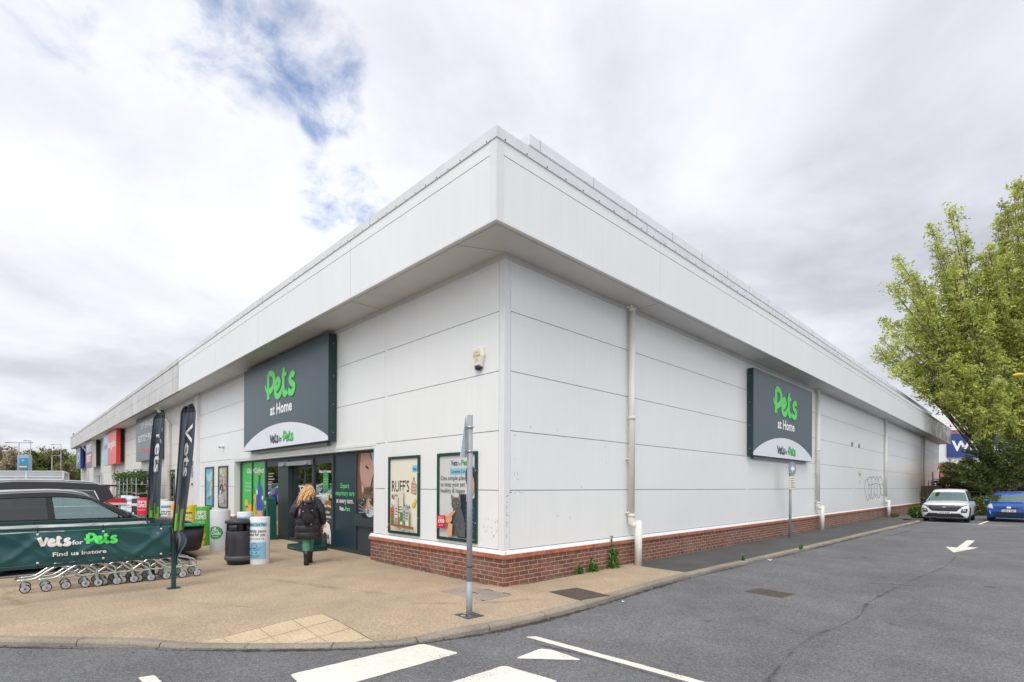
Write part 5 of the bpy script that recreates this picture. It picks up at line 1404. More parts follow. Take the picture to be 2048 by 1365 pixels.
# ------------------------------------------------------------------ nested trolleys
def make_trolley():
    t = thing('shopping_trolley', 'nested steel basket trolley', 'trolley', group='shopping trolleys nested behind the banner')
    R = .0155; b = MB(); gcol = (1, 1, 1)
    for s in (-1, 1):
        x = .21 * s
        b.tube(bez([(x, .0, .165), (x, .0, .27), (x, -.06, .335), (x, -.20, .375), (x, -.32, .42), (x, -.36, .53), (x, -.32, .64)], 6), R, 8, gcol)
        b.tube(bez([(x * .98, -.02, .205), (x * .98, -.18, .205), (x * .96, -.30, .27), (x * .93, -.44, .385), (x * .9, -.56, .34), (x * .85, -.74, .215), (x * .8, -.90, .20)], 6), R * 1.15, 8, gcol)
        b.tube([(x * .98, -.02, .205), (x * .98, .0, .205)], R, 8, gcol)
    b.tube(bez([(.17, -.90, .20), (.13, -.95, .20), (-.13, -.95, .20), (-.17, -.90, .20)], 5), R, 8, gcol)
    for y, z in ((-.44, .385), (-.2, .215), (-.05, .205)): b.tube([(-.2, y, z), (.2, y, z)], R * .8, 7, gcol)
    for k in range(6): b.tube([(-.15 + k * .06, -.44, .385), (-.15 + k * .06, -.08, .26)], .004, 5, gcol)
    b.build('frame', M['steel'], t)
    b = MB()
    for s in (-1, 1): b.tube([(.21 * s, -.325, .62), (.21 * s, -.255, .88)], .019, 10, S(84, 86, 90))
    b.tube(bez([(.21, -.255, .88), (.19, -.22, .93), (-.19, -.22, .93), (-.21, -.255, .88)], 6), .017, 10, S(84, 86, 90))
    b.build('handle', M['plastic'], t)
    for sx, y in ((-.21, 0.0), (.21, 0.0), (-.16, -.87), (.16, -.87)):
        b = MB(); b.tube([(sx, y, .165), (sx, y, .185)], .024, 10, S(120, 190, 140)); b.tube([(sx, y, .185), (sx, y, .2)], .016, 8, S(150, 150, 150))
        for d in (-.021, .021): b.prism([(sx + d, y - .02, .165), (sx + d, y + .022, .165), (sx + d, y + .035, .062), (sx + d, y + .012, .062)], (.003, 0, 0), S(176, 178, 178))
        cs = b.build('castor', M['plastic'], t)
        b = MB(); b.lathe([(.0, -.017), (.02, -.018), (.05, -.014), (.0535, -.013)], (sx, y + .02, .0675), 20, S(188, 192, 200), axis='x'); b.lathe([(.0535, .013), (.05, .014), (.02, .018), (0, .017)], (sx, y + .02, .0675), 20, S(188, 192, 200), axis='x'); b.lathe([(0, -.024), (.014, -.024), (.016, 0), (.014, .024), (0, .024)], (sx, y + .02, .0675), 10, S(120, 124, 130), axis='x')
        b.lathe([(.0535, -.014), (.064, -.012), (.0675, 0), (.064, .012), (.0535, .014)], (sx, y + .02, .0675), 20, S(46, 48, 52), axis='x')
        b.build('wheel', M['plastic'], cs)
    b = MB()
    sec = lambda w, l, z, yc: [(w * cx, yc + l * cy_, z) for cx, cy_ in [(cos(a) * (abs(cos(a)) ** -.45 if abs(cos(a)) > .02 else 1), sin(a) * (abs(sin(a)) ** -.45 if abs(sin(a)) > .02 else 1)) for a in [2 * pi * (i + .5) / 20 for i in range(20)]]]
    L5 = [sec(.15, .19, .46, -.13), sec(.185, .235, .50, -.12), sec(.20, .26, .72, -.105), sec(.205, .27, .915, -.10)]
    L5i = [sec(.19, .255, .905, -.10), sec(.16, .2, .5, -.12)]
    rings = L5 + L5i; vs = [p for r in rings for p in r]; fs = [tuple(range(20))[::-1], tuple(range(100, 120))]
    for r in range(5):
        for k in range(20): k2 = (k + 1) % 20; fs.append((r * 20 + k, r * 20 + k2, (r + 1) * 20 + k2, (r + 1) * 20 + k))
    b.add(vs, fs, S(26, 24, 26), True); bk = b.build('basket', M['plastic'], t)
    b = MB(); ring = sec(.212, .278, .93, -.10); b.tube(ring + [ring[0], ring[1]], .022, 8, S(20, 130, 74)); b.build('basket_rim', M['plastic'], t)
    return t
tr0 = make_trolley()
TL = ['shopping trolley farthest left in the nested row, its nose wheel nearest the kerb', 'second shopping trolley from the left end of the nested row', 'third shopping trolley from the left end of the nested row', 'middle shopping trolley of the nested row of seven', 'third shopping trolley from the green railing post end of the row', 'second shopping trolley from the railing post end, its tail wheel left of the post', 'last shopping trolley at the green post, black basket and green rim showing past the banner']
for k in range(7):
    t = tr0 if k == 0 else dup(tr0)
    t.location = (-4.76 + .012 * (k % 2), -4.83 + .235 * k, 0); t.rotation_euler = (0, 0, radians((-1.5, 1, -.6, .8, -1, 1.4, 0)[k])); t['label'] = TL[k]

# ------------------------------------------------------------------ bin, bollard wraps, dog station, pet step
g = thing('litter_bin', 'black round litter bin with hooded top on the buff pavement', 'bin', (-5.64, -2.37, 0))
b = MB(); c_ = S(52, 52, 58)
b.lathe([(0, 0), (.215, 0), (.225, .05), (.24, .06), (.24, .085)], seg=32, col=S(44, 44, 48)); b.lathe([(.24, .085), (.275, .10), (.278, .175), (.262, .185)], seg=32, col=S(84, 84, 90))
b.lathe([(.262, .185), (.258, .5), (.25, .69), (.245, .70), (.0, .70)], seg=32, col=c_); b.build('body', M['plastic'], g)
b = MB()
for k in range(4):
    a = k * pi / 2 + .35; b.lathe([(.20, .70), (.245, .70), (.235, .86), (.20, .86), (.20, .70)], seg=6, col=c_, a0=a, a1=a + .75)
b.lathe([(.16, .70), (.16, .86)], seg=20, col=(.004, .004, .004)); b.build('throat', M['plastic'], g)
b = MB(); b.lathe([(.0, .86), (.262, .86), (.27, .875), (.27, .905), (.255, .925), (.14, .955), (0, .965)], seg=32, col=c_); b.build('hood', M['plastic'], g)
b = MB(); cc = Canvas(b, (0, 0, 0), (1, 0, 0), (0, 0, 1), warp=lambda p: Vector((.262 * sin(p.x / .262), -.262 * cos(p.x / .262) - .003, p.z)))
bb = b.build('badge', M['print'], g) if False else None

def wrap_canvas(b, r, rot, h):
    return Canvas(b, (0, 0, 0), (1, 0, 0), (0, 0, 1), step=.0012, off=0, warp=lambda p: Vector(((r - p.y) * sin(p.x / r + rot), -(r - p.y) * cos(p.x / r + rot), p.z)))
ROT = radians(38)
def totem(label, x, y, r, h, base, draw, cap=None):
    g = thing('bollard_wrap', label, 'advert cylinder', (x, y, 0), group='printed bollard covers along the shop front')
    b = MB(); b.lathe([(r * .99, 0), (r, .01), (r, h - .012), (r * .97, h), (0, h)], seg=28, col=base); b.build('drum', M['print'], g)
    b = MB(); c = wrap_canvas(b, r + .001, ROT, h)
    # subdivide large shapes so that they wrap
    def rect(x0, z0, x1, z1, col):
        n = max(1, int(abs(x1 - x0) / .03)); 
        for i in range(n):
            a, d = x0 + (x1 - x0) * i / n, x0 + (x1 - x0) * (i + 1) / n; c.mb.poly([c.P(a, z0), c.P(d, z0), c.P(d, z1), c.P(a, z1)], col)
        c.up()
    def ell(cx, cz, rx, rz, col, n=20):
        m = 8
        for i in range(m):
            xa, xb = -rx + 2 * rx * i / m, -rx + 2 * rx * (i + 1) / m
            za, zb = rz * math.sqrt(max(0, 1 - (xa / rx) ** 2)), rz * math.sqrt(max(0, 1 - (xb / rx) ** 2))
            c.mb.poly([c.P(cx + xa, cz - za), c.P(cx + xb, cz - zb), c.P(cx + xb, cz + zb), c.P(cx + xa, cz + za)], col)
        c.up()
    c.rect = rect; c.ell = ell
    if draw: draw(c, r, h); b.build('print', M['print'], g)
def t_care(c, r, h):
    c.rect(-r * 1.35, h * .80, r * 1.35, h * .89, S(150, 200, 226)); c.text('Complete Care Plan', 0, h * .82, .055, S(50, 90, 130), 'C', .02, width=r * 2.3)
    c.text('Complete peace', 0, h * .68, .07, S(70, 74, 78), 'C', .01, width=r * 2.4); c.text('of mind for you', 0, h * .605, .07, S(70, 74, 78), 'C', .01, width=r * 2.2); c.text('from your in-store vets', 0, h * .53, .04, S(70, 74, 78), 'C', 0, width=r * 2.0)
    c.rect(-r * 1.05, h * .12, r * 1.2, h * .47, S(140, 190, 216))
    ring = [(.0 + .055 * cos(a), h * .42 + .055 * sin(a) - .02) for a in [2 * pi * i / 16 for i in range(17)]]; c.line(ring, .01, S(60, 80, 96)); c.line([(0, h * .42 + .01), (0, h * .42 - .02), (.025, h * .42 - .03)], .008, S(60, 80, 96))
    c.text('From just £17', 0, h * .33, .035, S(60, 80, 96), 'C', 0, width=r * 1.4); c.text('per month', 0, h * .295, .03, S(60, 80, 96), 'C', 0, width=r * 1.1)
    c.line([(-.05, h * .24), (.05, h * .24), (.06, h * .265), (-.06, h * .265), (-.05, h * .24)], .01, S(60, 80, 96)); c.text('Fleas, ticks', 0, h * .185, .035, S(60, 80, 96), 'C', 0, width=r * 1.2); c.text('& worms', 0, h * .15, .035, S(60, 80, 96), 'C', 0, width=r * .9)
def t_club(c, r, h):
    c.ell(.03, h * .45, r * .84, .165, S(30, 150, 80)); c.ell(.03, h * .45 + .115, .022, .024, WH); c.text('Pets', .03, h * .45 + .045, .055, WH, 'C', .02, width=r * .6); c.text('Club', .03, h * .45 - .045, .078, WH, 'C', .02, width=r * 1.15); c.text('Prices', .03, h * .45 - .105, .035, WH, 'C', 0, width=r * .6)
def t_green(c, r, h):
    c.text("RUFF'S", 0, h * .80, .10, WH, 'C', .03, width=r * 2.0); c.text('RECIPES', 0, h * .69, .10, WH, 'C', .03, width=r * 2.0); c.text('complete dog', .04, h * .60, .035, WH, 'C', 0, width=r * 1.2); c.text('food', .04, h * .55, .035, WH, 'C', 0, width=r * .7)
    Y = S(226, 170, 50); c.ell(.06, h * .42, .055, .06, Y); c.ell(.09, h * .26, .095, .10, Y); c.ell(.09, h * .08, .07, .08, Y); c.ell(0.0, h * .41, .03, .015, S(214, 130, 40))
def t_yellow(c, r, h):
    c.rect(-.1, h * .88, .12, h * .97, S(110, 180, 210)); c.text('Advantage', .02, h * .76, .07, S(40, 40, 44), 'C', .02, width=r * 2.1); c.rect(-r, h * .66, r * 1.1, h * .73, S(240, 234, 190)); c.text('Chewable', .02, h * .67, .045, S(60, 60, 60), 'C', 0, width=r * 1.5)
    c.rect(-r, h * .46, r * 1.2, h * .60, S(240, 234, 200)); c.text('Fast acting flea', .02, h * .545, .04, S(60, 60, 60), 'C', 0, width=r * 1.9); c.text('& tick protection', .02, h * .475, .04, S(60, 60, 60), 'C', 0, width=r * 1.9)
    for k in range(4): c.ell(-.09 + k * .07, h * .36, .016, .02, S(60, 50, 30))
def t_orange(c, r, h): c.rect(-r, h * .6, r, h * .8, S(246, 214, 170))
def t_red(c, r, h):
    c.text("RUFF'S", 0, h * .80, .11, WH, 'C', .03, width=r * 2.0); c.text('RECIPES', 0, h * .68, .11, WH, 'C', .03, width=r * 2.0); c.text('complete dog food', 0, h * .57, .04, WH, 'C', 0, width=r * 1.7); c.ell(.03, h * .08, .14, .09, S(230, 170, 50))
def t_black(c, r, h): c.rect(-r * .8, h * .72, r, h * .82, S(220, 220, 222)); c.rect(-.06, h * .42, .02, h * .48, S(220, 220, 222))
def t_blue(c, r, h):
    c.rect(-r * 1.3, h * .80, r * 1.3, h * .90, S(160, 200, 224)); c.text('Complete care', 0, h * .66, .06, S(70, 74, 78), 'C', .01, width=r * 2); c.text('for pets', 0, h * .58, .06, S(70, 74, 78), 'C', .01, width=r * 1.5); c.rect(-r, h * .1, r, h * .45, S(140, 190, 220))
PW = S(226, 227, 228)
totem('white advert cylinder with pale blue panel beside the black litter bin', -5.41, -2.03, .195, .99, PW, t_care)
totem('white advert cylinder hidden mostly behind the black litter bin', -7.14, -1.79, .18, 1.02, PW, t_blue)
totem('plain white advert cylinder with round green club badge', -8.39, -2.0, .23, 1.03, S(206, 208, 212), t_club)
totem('bright green advert cylinder with yellow duck shape', -9.95, -2.0, .20, 1.06, S(84, 168, 56), t_green)
totem('yellow advert cylinder with flea treatment lettering', -11.6, -2.0, .21, 1.06, S(232, 200, 36), t_yellow)
totem('orange advert cylinder half hidden by the right feather flag', -12.85, -2.0, .21, 1.08, S(240, 164, 74), t_orange)
totem('white advert cylinder with blue bands right of the left feather flag', -14.2, -2.0, .22, 1.10, PW, t_care)
totem('pale grey advert cylinder with green club badge, behind the left feather flag foot', -15.35, -2.0, .20, 1.14, S(222, 224, 224), t_club)
totem('red advert cylinder with white lettering beyond the parked crossover', -18.5, -2.0, .24, 1.14, S(206, 32, 66), t_red)
totem('black cylinder with white label next to the red advert cylinder', -19.9, -2.0, .22, 1.08, S(44, 42, 44), t_black)
totem('white advert cylinder between the tail light and the black cylinder', -21.1, -2.0, .22, 1.14, PW, t_blue)
totem('pale blue advert cylinder nearest the tail light of the crossover', -22.75, -2.0, .22, 1.16, S(206, 220, 230), t_blue)

g = thing('dog_station', 'tall dark green plastic dog parking post with a slot, left of the doors', 'dog post', (-10.32, -.12, 0))
b = MB(); gc = S(18, 82, 72)
out_ = [(-.22, 0), (.22, 0), (.23, .25), (.19, .85), (.17, 1.1), (.12, 1.24), (0, 1.29), (-.12, 1.24), (-.17, 1.1), (-.19, .85), (-.23, .25)]
hole = [(-.07, .55), (.07, .55), (.065, .85), (0, .9), (-.065, .85)]
vs = []; fs = []
tri = tessellate_polygon([[Vector((x, z, 0)) for x, z in out_], [Vector((x, z, 0)) for x, z in hole]])
allp = out_ + hole
for y in (-.13, .13): vs += [(x, y, z) for x, z in allp]
n_ = len(allp)
for t in tri:
    a_, b_, c2 = [Vector((*allp[i], 0)) for i in t]
    tt = t if (b_ - a_).cross(c2 - a_).z > 0 else t[::-1]
    fs.append(tt); fs.append(tuple(n_ + i for i in tt[::-1]))
for i in range(len(out_)): j = (i + 1) % len(out_); fs.append((i, n_ + i, n_ + j, j))
for i in range(len(hole)): j = (i + 1) % len(hole); a_ = len(out_); fs.append((a_ + i, a_ + j, n_ + a_ + j, n_ + a_ + i))
b.add(vs, fs, gc); b.box(-.26, .26, -.17, .17, 0, .10, gc); b.build('body', M['plastic'], g)
b = MB(); c = Canvas(b, (0, -.132, 0), (1, 0, 0), (0, 0, 1)); c.ell(0, 1.14, .1, .05, S(180, 190, 190)); c.line([(-.08, 1.05), (0, 1.09), (.08, 1.05)], .02, S(200, 210, 206)); c.text('K', 0, .95, .06, WH, 'C', .02)
for k in range(4): c.text('tie your dog here', 0, .46 - k * .05, .025, S(190, 210, 200), 'C', 0, width=.3)
b.build('label', M['print'], g)
g = thing('pet_step', 'low dark green two step pet podium in front of the window', 'step', (-6.95, -.22, 0), radians(0))
b = MB(); gd = S(18, 64, 62)
b.box(-.62, .42, -.42, .2, 0.0, .13, gd, .01); b.build('lower_step', M['plastic'], g)
b = MB(); b.box(-.62, .10, -.14, .19, .13, .44, gd, .01); b.build('upper_step', M['plastic'], g)
b = MB(); c = Canvas(b, (0, -.421, 0), (1, 0, 0), (0, 0, 1)); c.text('weigh your pet', -.3, .05, .035, S(170, 190, 186), 'C', 0, width=.3); c.rect(-.7, .2, -.63, .3, S(80, 200, 90)) if False else None; b.build('label', M['print'], g)
b = MB(); b.lathe([(.0, 0), (.10, .0), (.13, .06), (.12, .06), (.09, .015), (0, .015)], (-7.25, -.2, .44), 18, S(214, 214, 216)); tag(b.build('water_bowl', M['plastic']), 'small white water bowl on the dark green pet podium', 'bowl')

# ------------------------------------------------------------------ weeds at the foot of the wall
def leaf_cloud(cent, size, cols, rng, up=0.3, name='leaves'):
    """many small leaf faces as arrays"""
    n = len(cent); sz = size * rng.uniform(.6, 1.35, n)
    d = rng.normal(size=(n, 3)); d[:, 2] *= .8; d /= np.linalg.norm(d, axis=1)[:, None]
    nr = rng.normal(size=(n, 3)); nr[:, 2] += up * 3; a = np.cross(d, nr); a /= (np.linalg.norm(a, axis=1)[:, None] + 1e-9)
    L = d * sz[:, None]; Wd = a * (sz * .48)[:, None]
    V = np.stack([cent - L, cent - L * .1 + Wd, cent + L, cent - L * .1 - Wd], 1).reshape(-1, 3)
    F = np.arange(n * 4).reshape(-1, 4)
    return V, F, cols
def leaf_object(name, V, F, C, parent=None, m=None):
    me = bpy.data.meshes.new(name)
    me.vertices.add(len(V)); me.vertices.foreach_set('co', V.astype(np.float32).ravel())
    me.loops.add(F.size); me.loops.foreach_set('vertex_index', F.astype(np.int32).ravel())
    me.polygons.add(len(F)); me.polygons.foreach_set('loop_start', np.arange(0, F.size, 4, dtype=np.int32))
    me.update(calc_edges=True)
    ca = me.color_attributes.new("Col", 'FLOAT_COLOR', 'CORNER')
    cf = np.ones((len(F), 4), dtype=np.float32); cf[:, :3] = C
    ca.data.foreach_set('color', np.repeat(cf, 4, 0).ravel())
    me.materials.append(m or M['leaf'])
    o = bpy.data.objects.new(name, me); COL.objects.link(o)
    if parent: o.parent = parent
    return o
def colmix(n, cols, rng, k=.18):
    C = np.array(cols)[rng.integers(0, len(cols), n)]; return C * rng.uniform(1 - k, 1 + k, (n, 1))
def weed(label, x, y, h, w, n):
    rng = np.random.default_rng(int(abs(x * 100 + y * 1000)))
    g = thing('weed', label, 'weed', (x, y, 0), group='weeds growing at the wall foot')
    b = MB(); P = []
    for k in range(6):
        a = rng.uniform(-1.2, 1.2); tip = (abs(rng.normal(0, w * .3)) * .4 + .02, rng.normal(0, w * .35), h * rng.uniform(.5, 1))
        if k == 0: tip = (.0, 0.0, h)
        path = bez([(0, rng.normal(0, .02), 0), (tip[0] * .6, tip[1] * .5, tip[2] * .5), tip], 6); b.tube(path, .004, 5, S(96, 120, 60))
        for p in path:
            t = p[2] / h
            for q in range(n): P.append((max(-.0, p[0] + abs(rng.normal(0, w * .22 * (1.15 - t)))), p[1] + rng.normal(0, w * .26 * (1.1 - t)), max(.01, p[2] + rng.normal(0, .03))))
    b.build('stems', M['matt'], g)
    P = np.array(P); V, F, C = leaf_cloud(P, .026, colmix(len(P), [S(74, 122, 44), S(98, 146, 62), S(58, 100, 40), S(120, 160, 80)], rng), rng)
    leaf_object('leaves', V, F, C, g)
weed('tall leafy weed climbing the brick base left of the first downpipe', .045, 3.0, .60, .30, 8)
weed('small bushy weed at the foot of the bricks, middle of three', .04, 2.34, .20, .22, 6)
weed('smallest tuft of weed at the foot of the bricks, nearest the corner', .04, 1.93, .12, .14, 4)
weed('sprig of weed growing from the kerb by the tarmac path', 1.47, 6.1, .09, .07, 2)
weed('low weed growing out of the gutter beside the kerb', 1.62, 9.6, .06, .12, 2)
weed('scrubby weed at the brick foot beyond the second downpipe', .05, 17.6, .14, .2, 4)

# ------------------------------------------------------------------ people
def skin_mesh(verts, edges, radii, sub=2):
    me = bpy.data.meshes.new("s"); me.from_pydata([tuple(v) for v in verts], edges, []); me.update()
    o = bpy.data.objects.new("s", me); COL.objects.link(o)
    md = o.modifiers.new("skin", 'SKIN'); md.use_smooth_shade = True
    for i, r in enumerate(radii):
        sv = me.skin_vertices[0].data[i]; sv.radius = (r if isinstance(r, tuple) else (r, r)); sv.use_root = (i == 0)
    sb = o.modifiers.new("sub", 'SUBSURF'); sb.levels = sub; sb.render_levels = sub
    dg = bpy.context.evaluated_depsgraph_get(); dg.update()
    em = bpy.data.meshes.new_from_object(o.evaluated_get(dg))
    vs = [tuple(v.co) for v in em.vertices]; fs = [tuple(p.vertices) for p in em.polygons]
    bpy.data.objects.remove(o); bpy.data.meshes.remove(me); bpy.data.meshes.remove(em)
    return vs, fs
def rings(b, R, n, col, smooth=True, cap=True):
    """R: list of (cx, cy, z, rx, ry)"""
    vs = []
    for (cx, cy, z, rx, ry) in R:
        for k in range(n): a = 2 * pi * k / n; vs.append((cx + rx * cos(a), cy + ry * sin(a), z))
    fs = []
    for i in range(len(R) - 1):
        for k in range(n): k2 = (k + 1) % n; fs.append((i * n + k, i * n + k2, (i + 1) * n + k2, (i + 1) * n + k))
    if cap: fs.append(tuple(range(n))[::-1]); fs.append(tuple((len(R) - 1) * n + k for k in range(n)))
    b.add(vs, fs, col, smooth)

def body_parts(cup=True):
    """pose of somebody walking away: x right, y forward, z up"""
    V = []; E = []; R = []
    def ch(pts, start=None):
        prev = start
        for p, r in pts:
            V.append(p); R.append(r); i = len(V) - 1
            if prev is not None: E.append((prev, i))
            prev = i
        return prev
    pel = ch([((0, 0, .88), (.13, .10))])
    chest = ch([((0, .01, 1.05), (.115, .085)), ((0, .01, 1.22), (.13, .09))], pel)
    neck = ch([((0, .0, 1.37), (.075, .06)), ((0, .01, 1.42), .045), ((0, .02, 1.47), .05), ((0, .03, 1.54), (.070, .085)), ((0, .03, 1.60), (.066, .08))], chest)
    ra = ch([((.16, 0, 1.31), .055), ((.26, -.03, 1.10), .043), ((.296, .05, .86), .03), ((.298, .065, .80), .026)], chest)
    la = ch([((-.16, 0, 1.31), .055), ((-.25, -.02, 1.08), .043), ((-.17, .16, .98), .03), ((-.12, .24, .98), .026)], chest)
    rl = ch([((.07, .0, .80), .085), ((.06, .14, .47), .058), ((.042, .20, .12), .04), ((.042, .22, .05), .04), ((.042, .32, .03), .03)], pel)
    ll = ch([((-.07, -.0, .80), .085), ((-.05, -.03, .46), .058), ((-.026, -.14, .12), .04), ((-.026, -.13, .05), .04), ((-.026, -.02, .03), .03)], pel)
    return V, E, R
def hand(b, wrist, down, out, palm_n, col, curl=.6, side=1):
    w = Vector(wrist); d = Vector(down).normalized(); o = Vector(out).normalized(); n = Vector(palm_n).normalized()
    b.tube([w, w + d * .035, w + d * .075], [.021, .030, .028], 8, col)
    for k, (off, ln) in enumerate(((-.027, .060), (-.009, .070), (.009, .066), (.026, .052))):
        p0 = w + d * .07 + o * off; p1 = p0 + (d * .8 + n * curl * .5).normalized() * ln * .5; p2 = p1 + (d * .25 + n * curl * 1.2).normalized() * ln * .55
        b.tube([p0, p1, p2], [.0095, .009, .0075], 7, col)
    t0 = w + d * .03 - o * .026; b.tube([t0, t0 + (d * .5 - o * .5 + n * .4).normalized() * .035, t0 + (d * .7 - o * .2 + n * .7).normalized() * .065], [.012, .0105, .008], 7, col)

def woman():
    P = thing('person', 'person with long blonde hair, black padded coat and green trousers walking to the doors', 'person', (-4.60, -1.34, 0), 1.17)
    V, E, R = body_parts()
    vs, fs = skin_mesh(V, E, R)
    b = MB(); b.add(vs, fs, (1, 1, 1), True)
    hand(b, (.298, .065, .82), (0.02, .05, -1), (0, 1, 0), (-1, .1, 0), (1, 1, 1), .75)
    hand(b, (-.12, .25, .98), (.7, .7, .1), (0, 0, 1), (.6, -.6, 0), (1, 1, 1), .6)
    # face: nose, ears, mouth, eyes
    b.ball((0, .125, 1.55), .016, (1, 1, 1), (1, 1.2, 1.6), 1)
    for s in (-1, 1): b.ball((.072 * s, .03, 1.55), .022, (1, 1, 1), (.4, .8, 1.3), 1)
    bo = b.build('body', M['skin'], P)
    b = MB()
    for s in (-1, 1): b.ball((.028 * s, .112, 1.57), .011, S(60, 50, 44), (1.2, .6, .8), 1)
    b.ball((0, .117, 1.51), .016, S(170, 90, 86), (1.3, .5, .4), 1); b.build('face_features', M['plastic'], P)
    # trousers
    TG = S(76, 136, 104); b = MB()
    for s, pts in ((1, [(.06, .0, .84, .10, .11), (.05, .08, .62, .085, .10), (.042, .14, .46, .075, .087), (.04, .17, .34, .07, .08), (.04, .19, .27, .062, .07)]), (-1, [(-.06, .0, .84, .10, .11), (-.05, -.015, .62, .088, .10), (-.036, -.035, .46, .08, .088), (-.03, -.08, .34, .074, .083), (-.026, -.115, .26, .064, .07)])):
        rr = []
        for p, q in zip(pts[:-1], pts[1:]):
            for t in (0, .33, .66):
                k = 1 + .05 * sin(len(rr) * 2.1 + s); rr.append(tuple((p[i] + (q[i] - p[i]) * t) * (k if i > 2 else 1) for i in range(5)))
        rr.append(pts[-1]); rings(b, rr[::-1], 16, TG)
    rings(b, [(0, 0, .74, .16, .12), (0, 0, .95, .17, .13)], 16, TG)
    b.build('trousers', M['cloth'], P)
    for s, x, y in ((1, .042, .20), (-1, -.026, -.13)):
        b = MB(); c = S(32, 32, 36)
        rings(b, [(x, y, .0, .05, .06), (x, y, .05, .055, .065), (x, y - .0, .12, .052, .06), (x, y - .005, .2, .058, .062), (x, y - .005, .30, .066, .07)], 14, c)
        b.ball((x, y + .09, .035), .052, c, (.95, 1.9, .72), 2); b.box(x - .05, x + .05, y - .07, y + .17, 0, .022, S(18, 18, 20), .01)
        for k in range(4): b.tube([(x - .03, y + .055 - k * .004, .10 + k * .035), (x + .03, y + .06 - k * .004, .11 + k * .035)], .004, 4, S(70, 70, 72))
        b.build('boot', M['plastic'], P)
    # quilted coat
    CK = S(34, 33, 38); b = MB(); rr = []
    prof = [(.54, .252, .19), (.60, .256, .195), (.74, .25, .195), (.88, .24, .185), (1.0, .245, .17), (1.12, .235, .165), (1.24, .235, .16), (1.33, .21, .14), (1.39, .13, .105), (1.43, .085, .085)]
    zs = []
    z = .54
    while z < 1.43:
        for p, q in zip(prof[:-1], prof[1:]):
            if p[0] <= z <= q[0]:
                t = (z - p[0]) / (q[0] - p[0]); rx = p[1] + (q[1] - p[1]) * t; ry = p[2] + (q[2] - p[2]) * t
                ph = ((z - .54) % .145) / .145; k = .93 + .085 * sin(pi * ph) ** .6
                rr.append((0, -.005, z, rx * k, ry * k)); break
        z += .0145
    rings(b, rr, 26, CK)
    def sleeve(pts, rs):
        path = bez(pts, 9); n = len(path); r = []
        for i in range(n):
            t = i / (n - 1) * (len(rs) - 1); j = min(int(t), len(rs) - 2); f = t - j; ph = (i % 5) / 5
            r.append((rs[j] * (1 - f) + rs[j + 1] * f) * (.94 + .08 * sin(pi * ph)))
        b.tube(path, r, 14, CK)
    sleeve([(.12, 0, 1.33), (.20, -.01, 1.26), (.27, -.04, 1.10), (.292, .0, .95), (.296, .05, .85)], [.095, .092, .08, .07, .06])
    sleeve([(-.12, 0, 1.33), (-.20, -.01, 1.26), (-.285, -.03, 1.08), (-.24, .10, 1.0), (-.16, .22, .98)], [.095, .092, .08, .066, .055])
    b.build('coat', M['puffer'], P)
    b = MB(); b.tube(bez([(-.11, .02, 1.40), (-.12, -.07, 1.36), (0, -.13, 1.31), (.12, -.07, 1.36), (.11, .02, 1.40)], 6), [.03 + .03 * sin(pi * i / 24) for i in range(25)], 12, S(42, 41, 47)); b.ball((0, -.10, 1.33), .1, S(42, 41, 47), (1.15, .6, .75), 2, .03); b.build('hood', M['puffer'], P)
    # hair falling to the left
    b = MB(); HC = [S(206, 166, 112), S(190, 146, 92), S(224, 188, 136), S(172, 128, 80)]
    b.ball((0, .015, 1.575), .094, HC[0], (.92, 1.02, 1.06), 3, .02)
    rng = random.Random(4)
    for k in range(170):
        a = rng.uniform(pi * .92, pi * 2.08); el = rng.uniform(.0, 1.2)
        p0 = Vector((.085 * cos(a) * cos(el), .015 + .095 * sin(a) * cos(el), 1.575 + .105 * sin(el)))
        sw = rng.uniform(-.05, .03) - .05 * max(0, -cos(a)) - .03
        ln = rng.uniform(.18, .36) * (1.15 if cos(a) < .2 else .6)
        p1 = p0 + Vector((cos(a) * .035, sin(a) * .035 - .01, -.06)); p2 = p1 + Vector((sw * .6 + rng.uniform(-.02, .02), -.02 + rng.uniform(-.02, .02), -ln * .45)); p3 = p2 + Vector((sw * .6 + rng.uniform(-.03, .02), rng.uniform(-.02, .01), -ln * .45))
        pts_ = bez([p0, p1, p2, p3], 5); ph_ = rng.uniform(0, 6); pts_ = [(q[0] + .016 * sin(i * .85 + ph_), q[1] + .010 * cos(i * .85 + ph_), q[2]) for i, q in enumerate(pts_)]
        b.tube(pts_, [.009, .010, .011, .011, .011, .011, .011, .011, .011, .010, .010, .009, .008, .006, .004, .002], 6, rng.choice(HC))
    b.build('hair', M['hair'], P)
    # rucksack with straps
    g = thing('rucksack', 'small black rucksack on the back of the blonde person', 'bag', P.location, 1.17)
    b = MB(); bk = S(26, 26, 30)
    bm = bmesh.new(); bmesh.ops.create_cube(bm, size=1); bmesh.ops.bevel(bm, geom=bm.edges[:], offset=.28, segments=4, affect='EDGES')
    for v in bm.verts: v.co = Vector((.0 + v.co.x * (.30 - .07 * v.co.z), -.215 + v.co.y * .15, 1.06 + v.co.z * .42))
    b.bm(bm, bk, True); b.build('main_bag', M['cloth'], g)
    b = MB(); b.ball((0, -.285, .98), .12, S(32, 32, 36), (1.0, .35, .9), 3); b.build('front_pocket', M['cloth'], g)
    for s in (-1, 1):
        b = MB(); b.tube(bez([(.10 * s, -.17, 1.24), (.115 * s, -.09, 1.40), (.12 * s, .05, 1.38), (.14 * s, .13, 1.2), (.15 * s, .06, 1.0), (.14 * s, -.12, .95)], 6), .018, 8, S(30, 28, 40)); b.build('strap', M['cloth'], g)
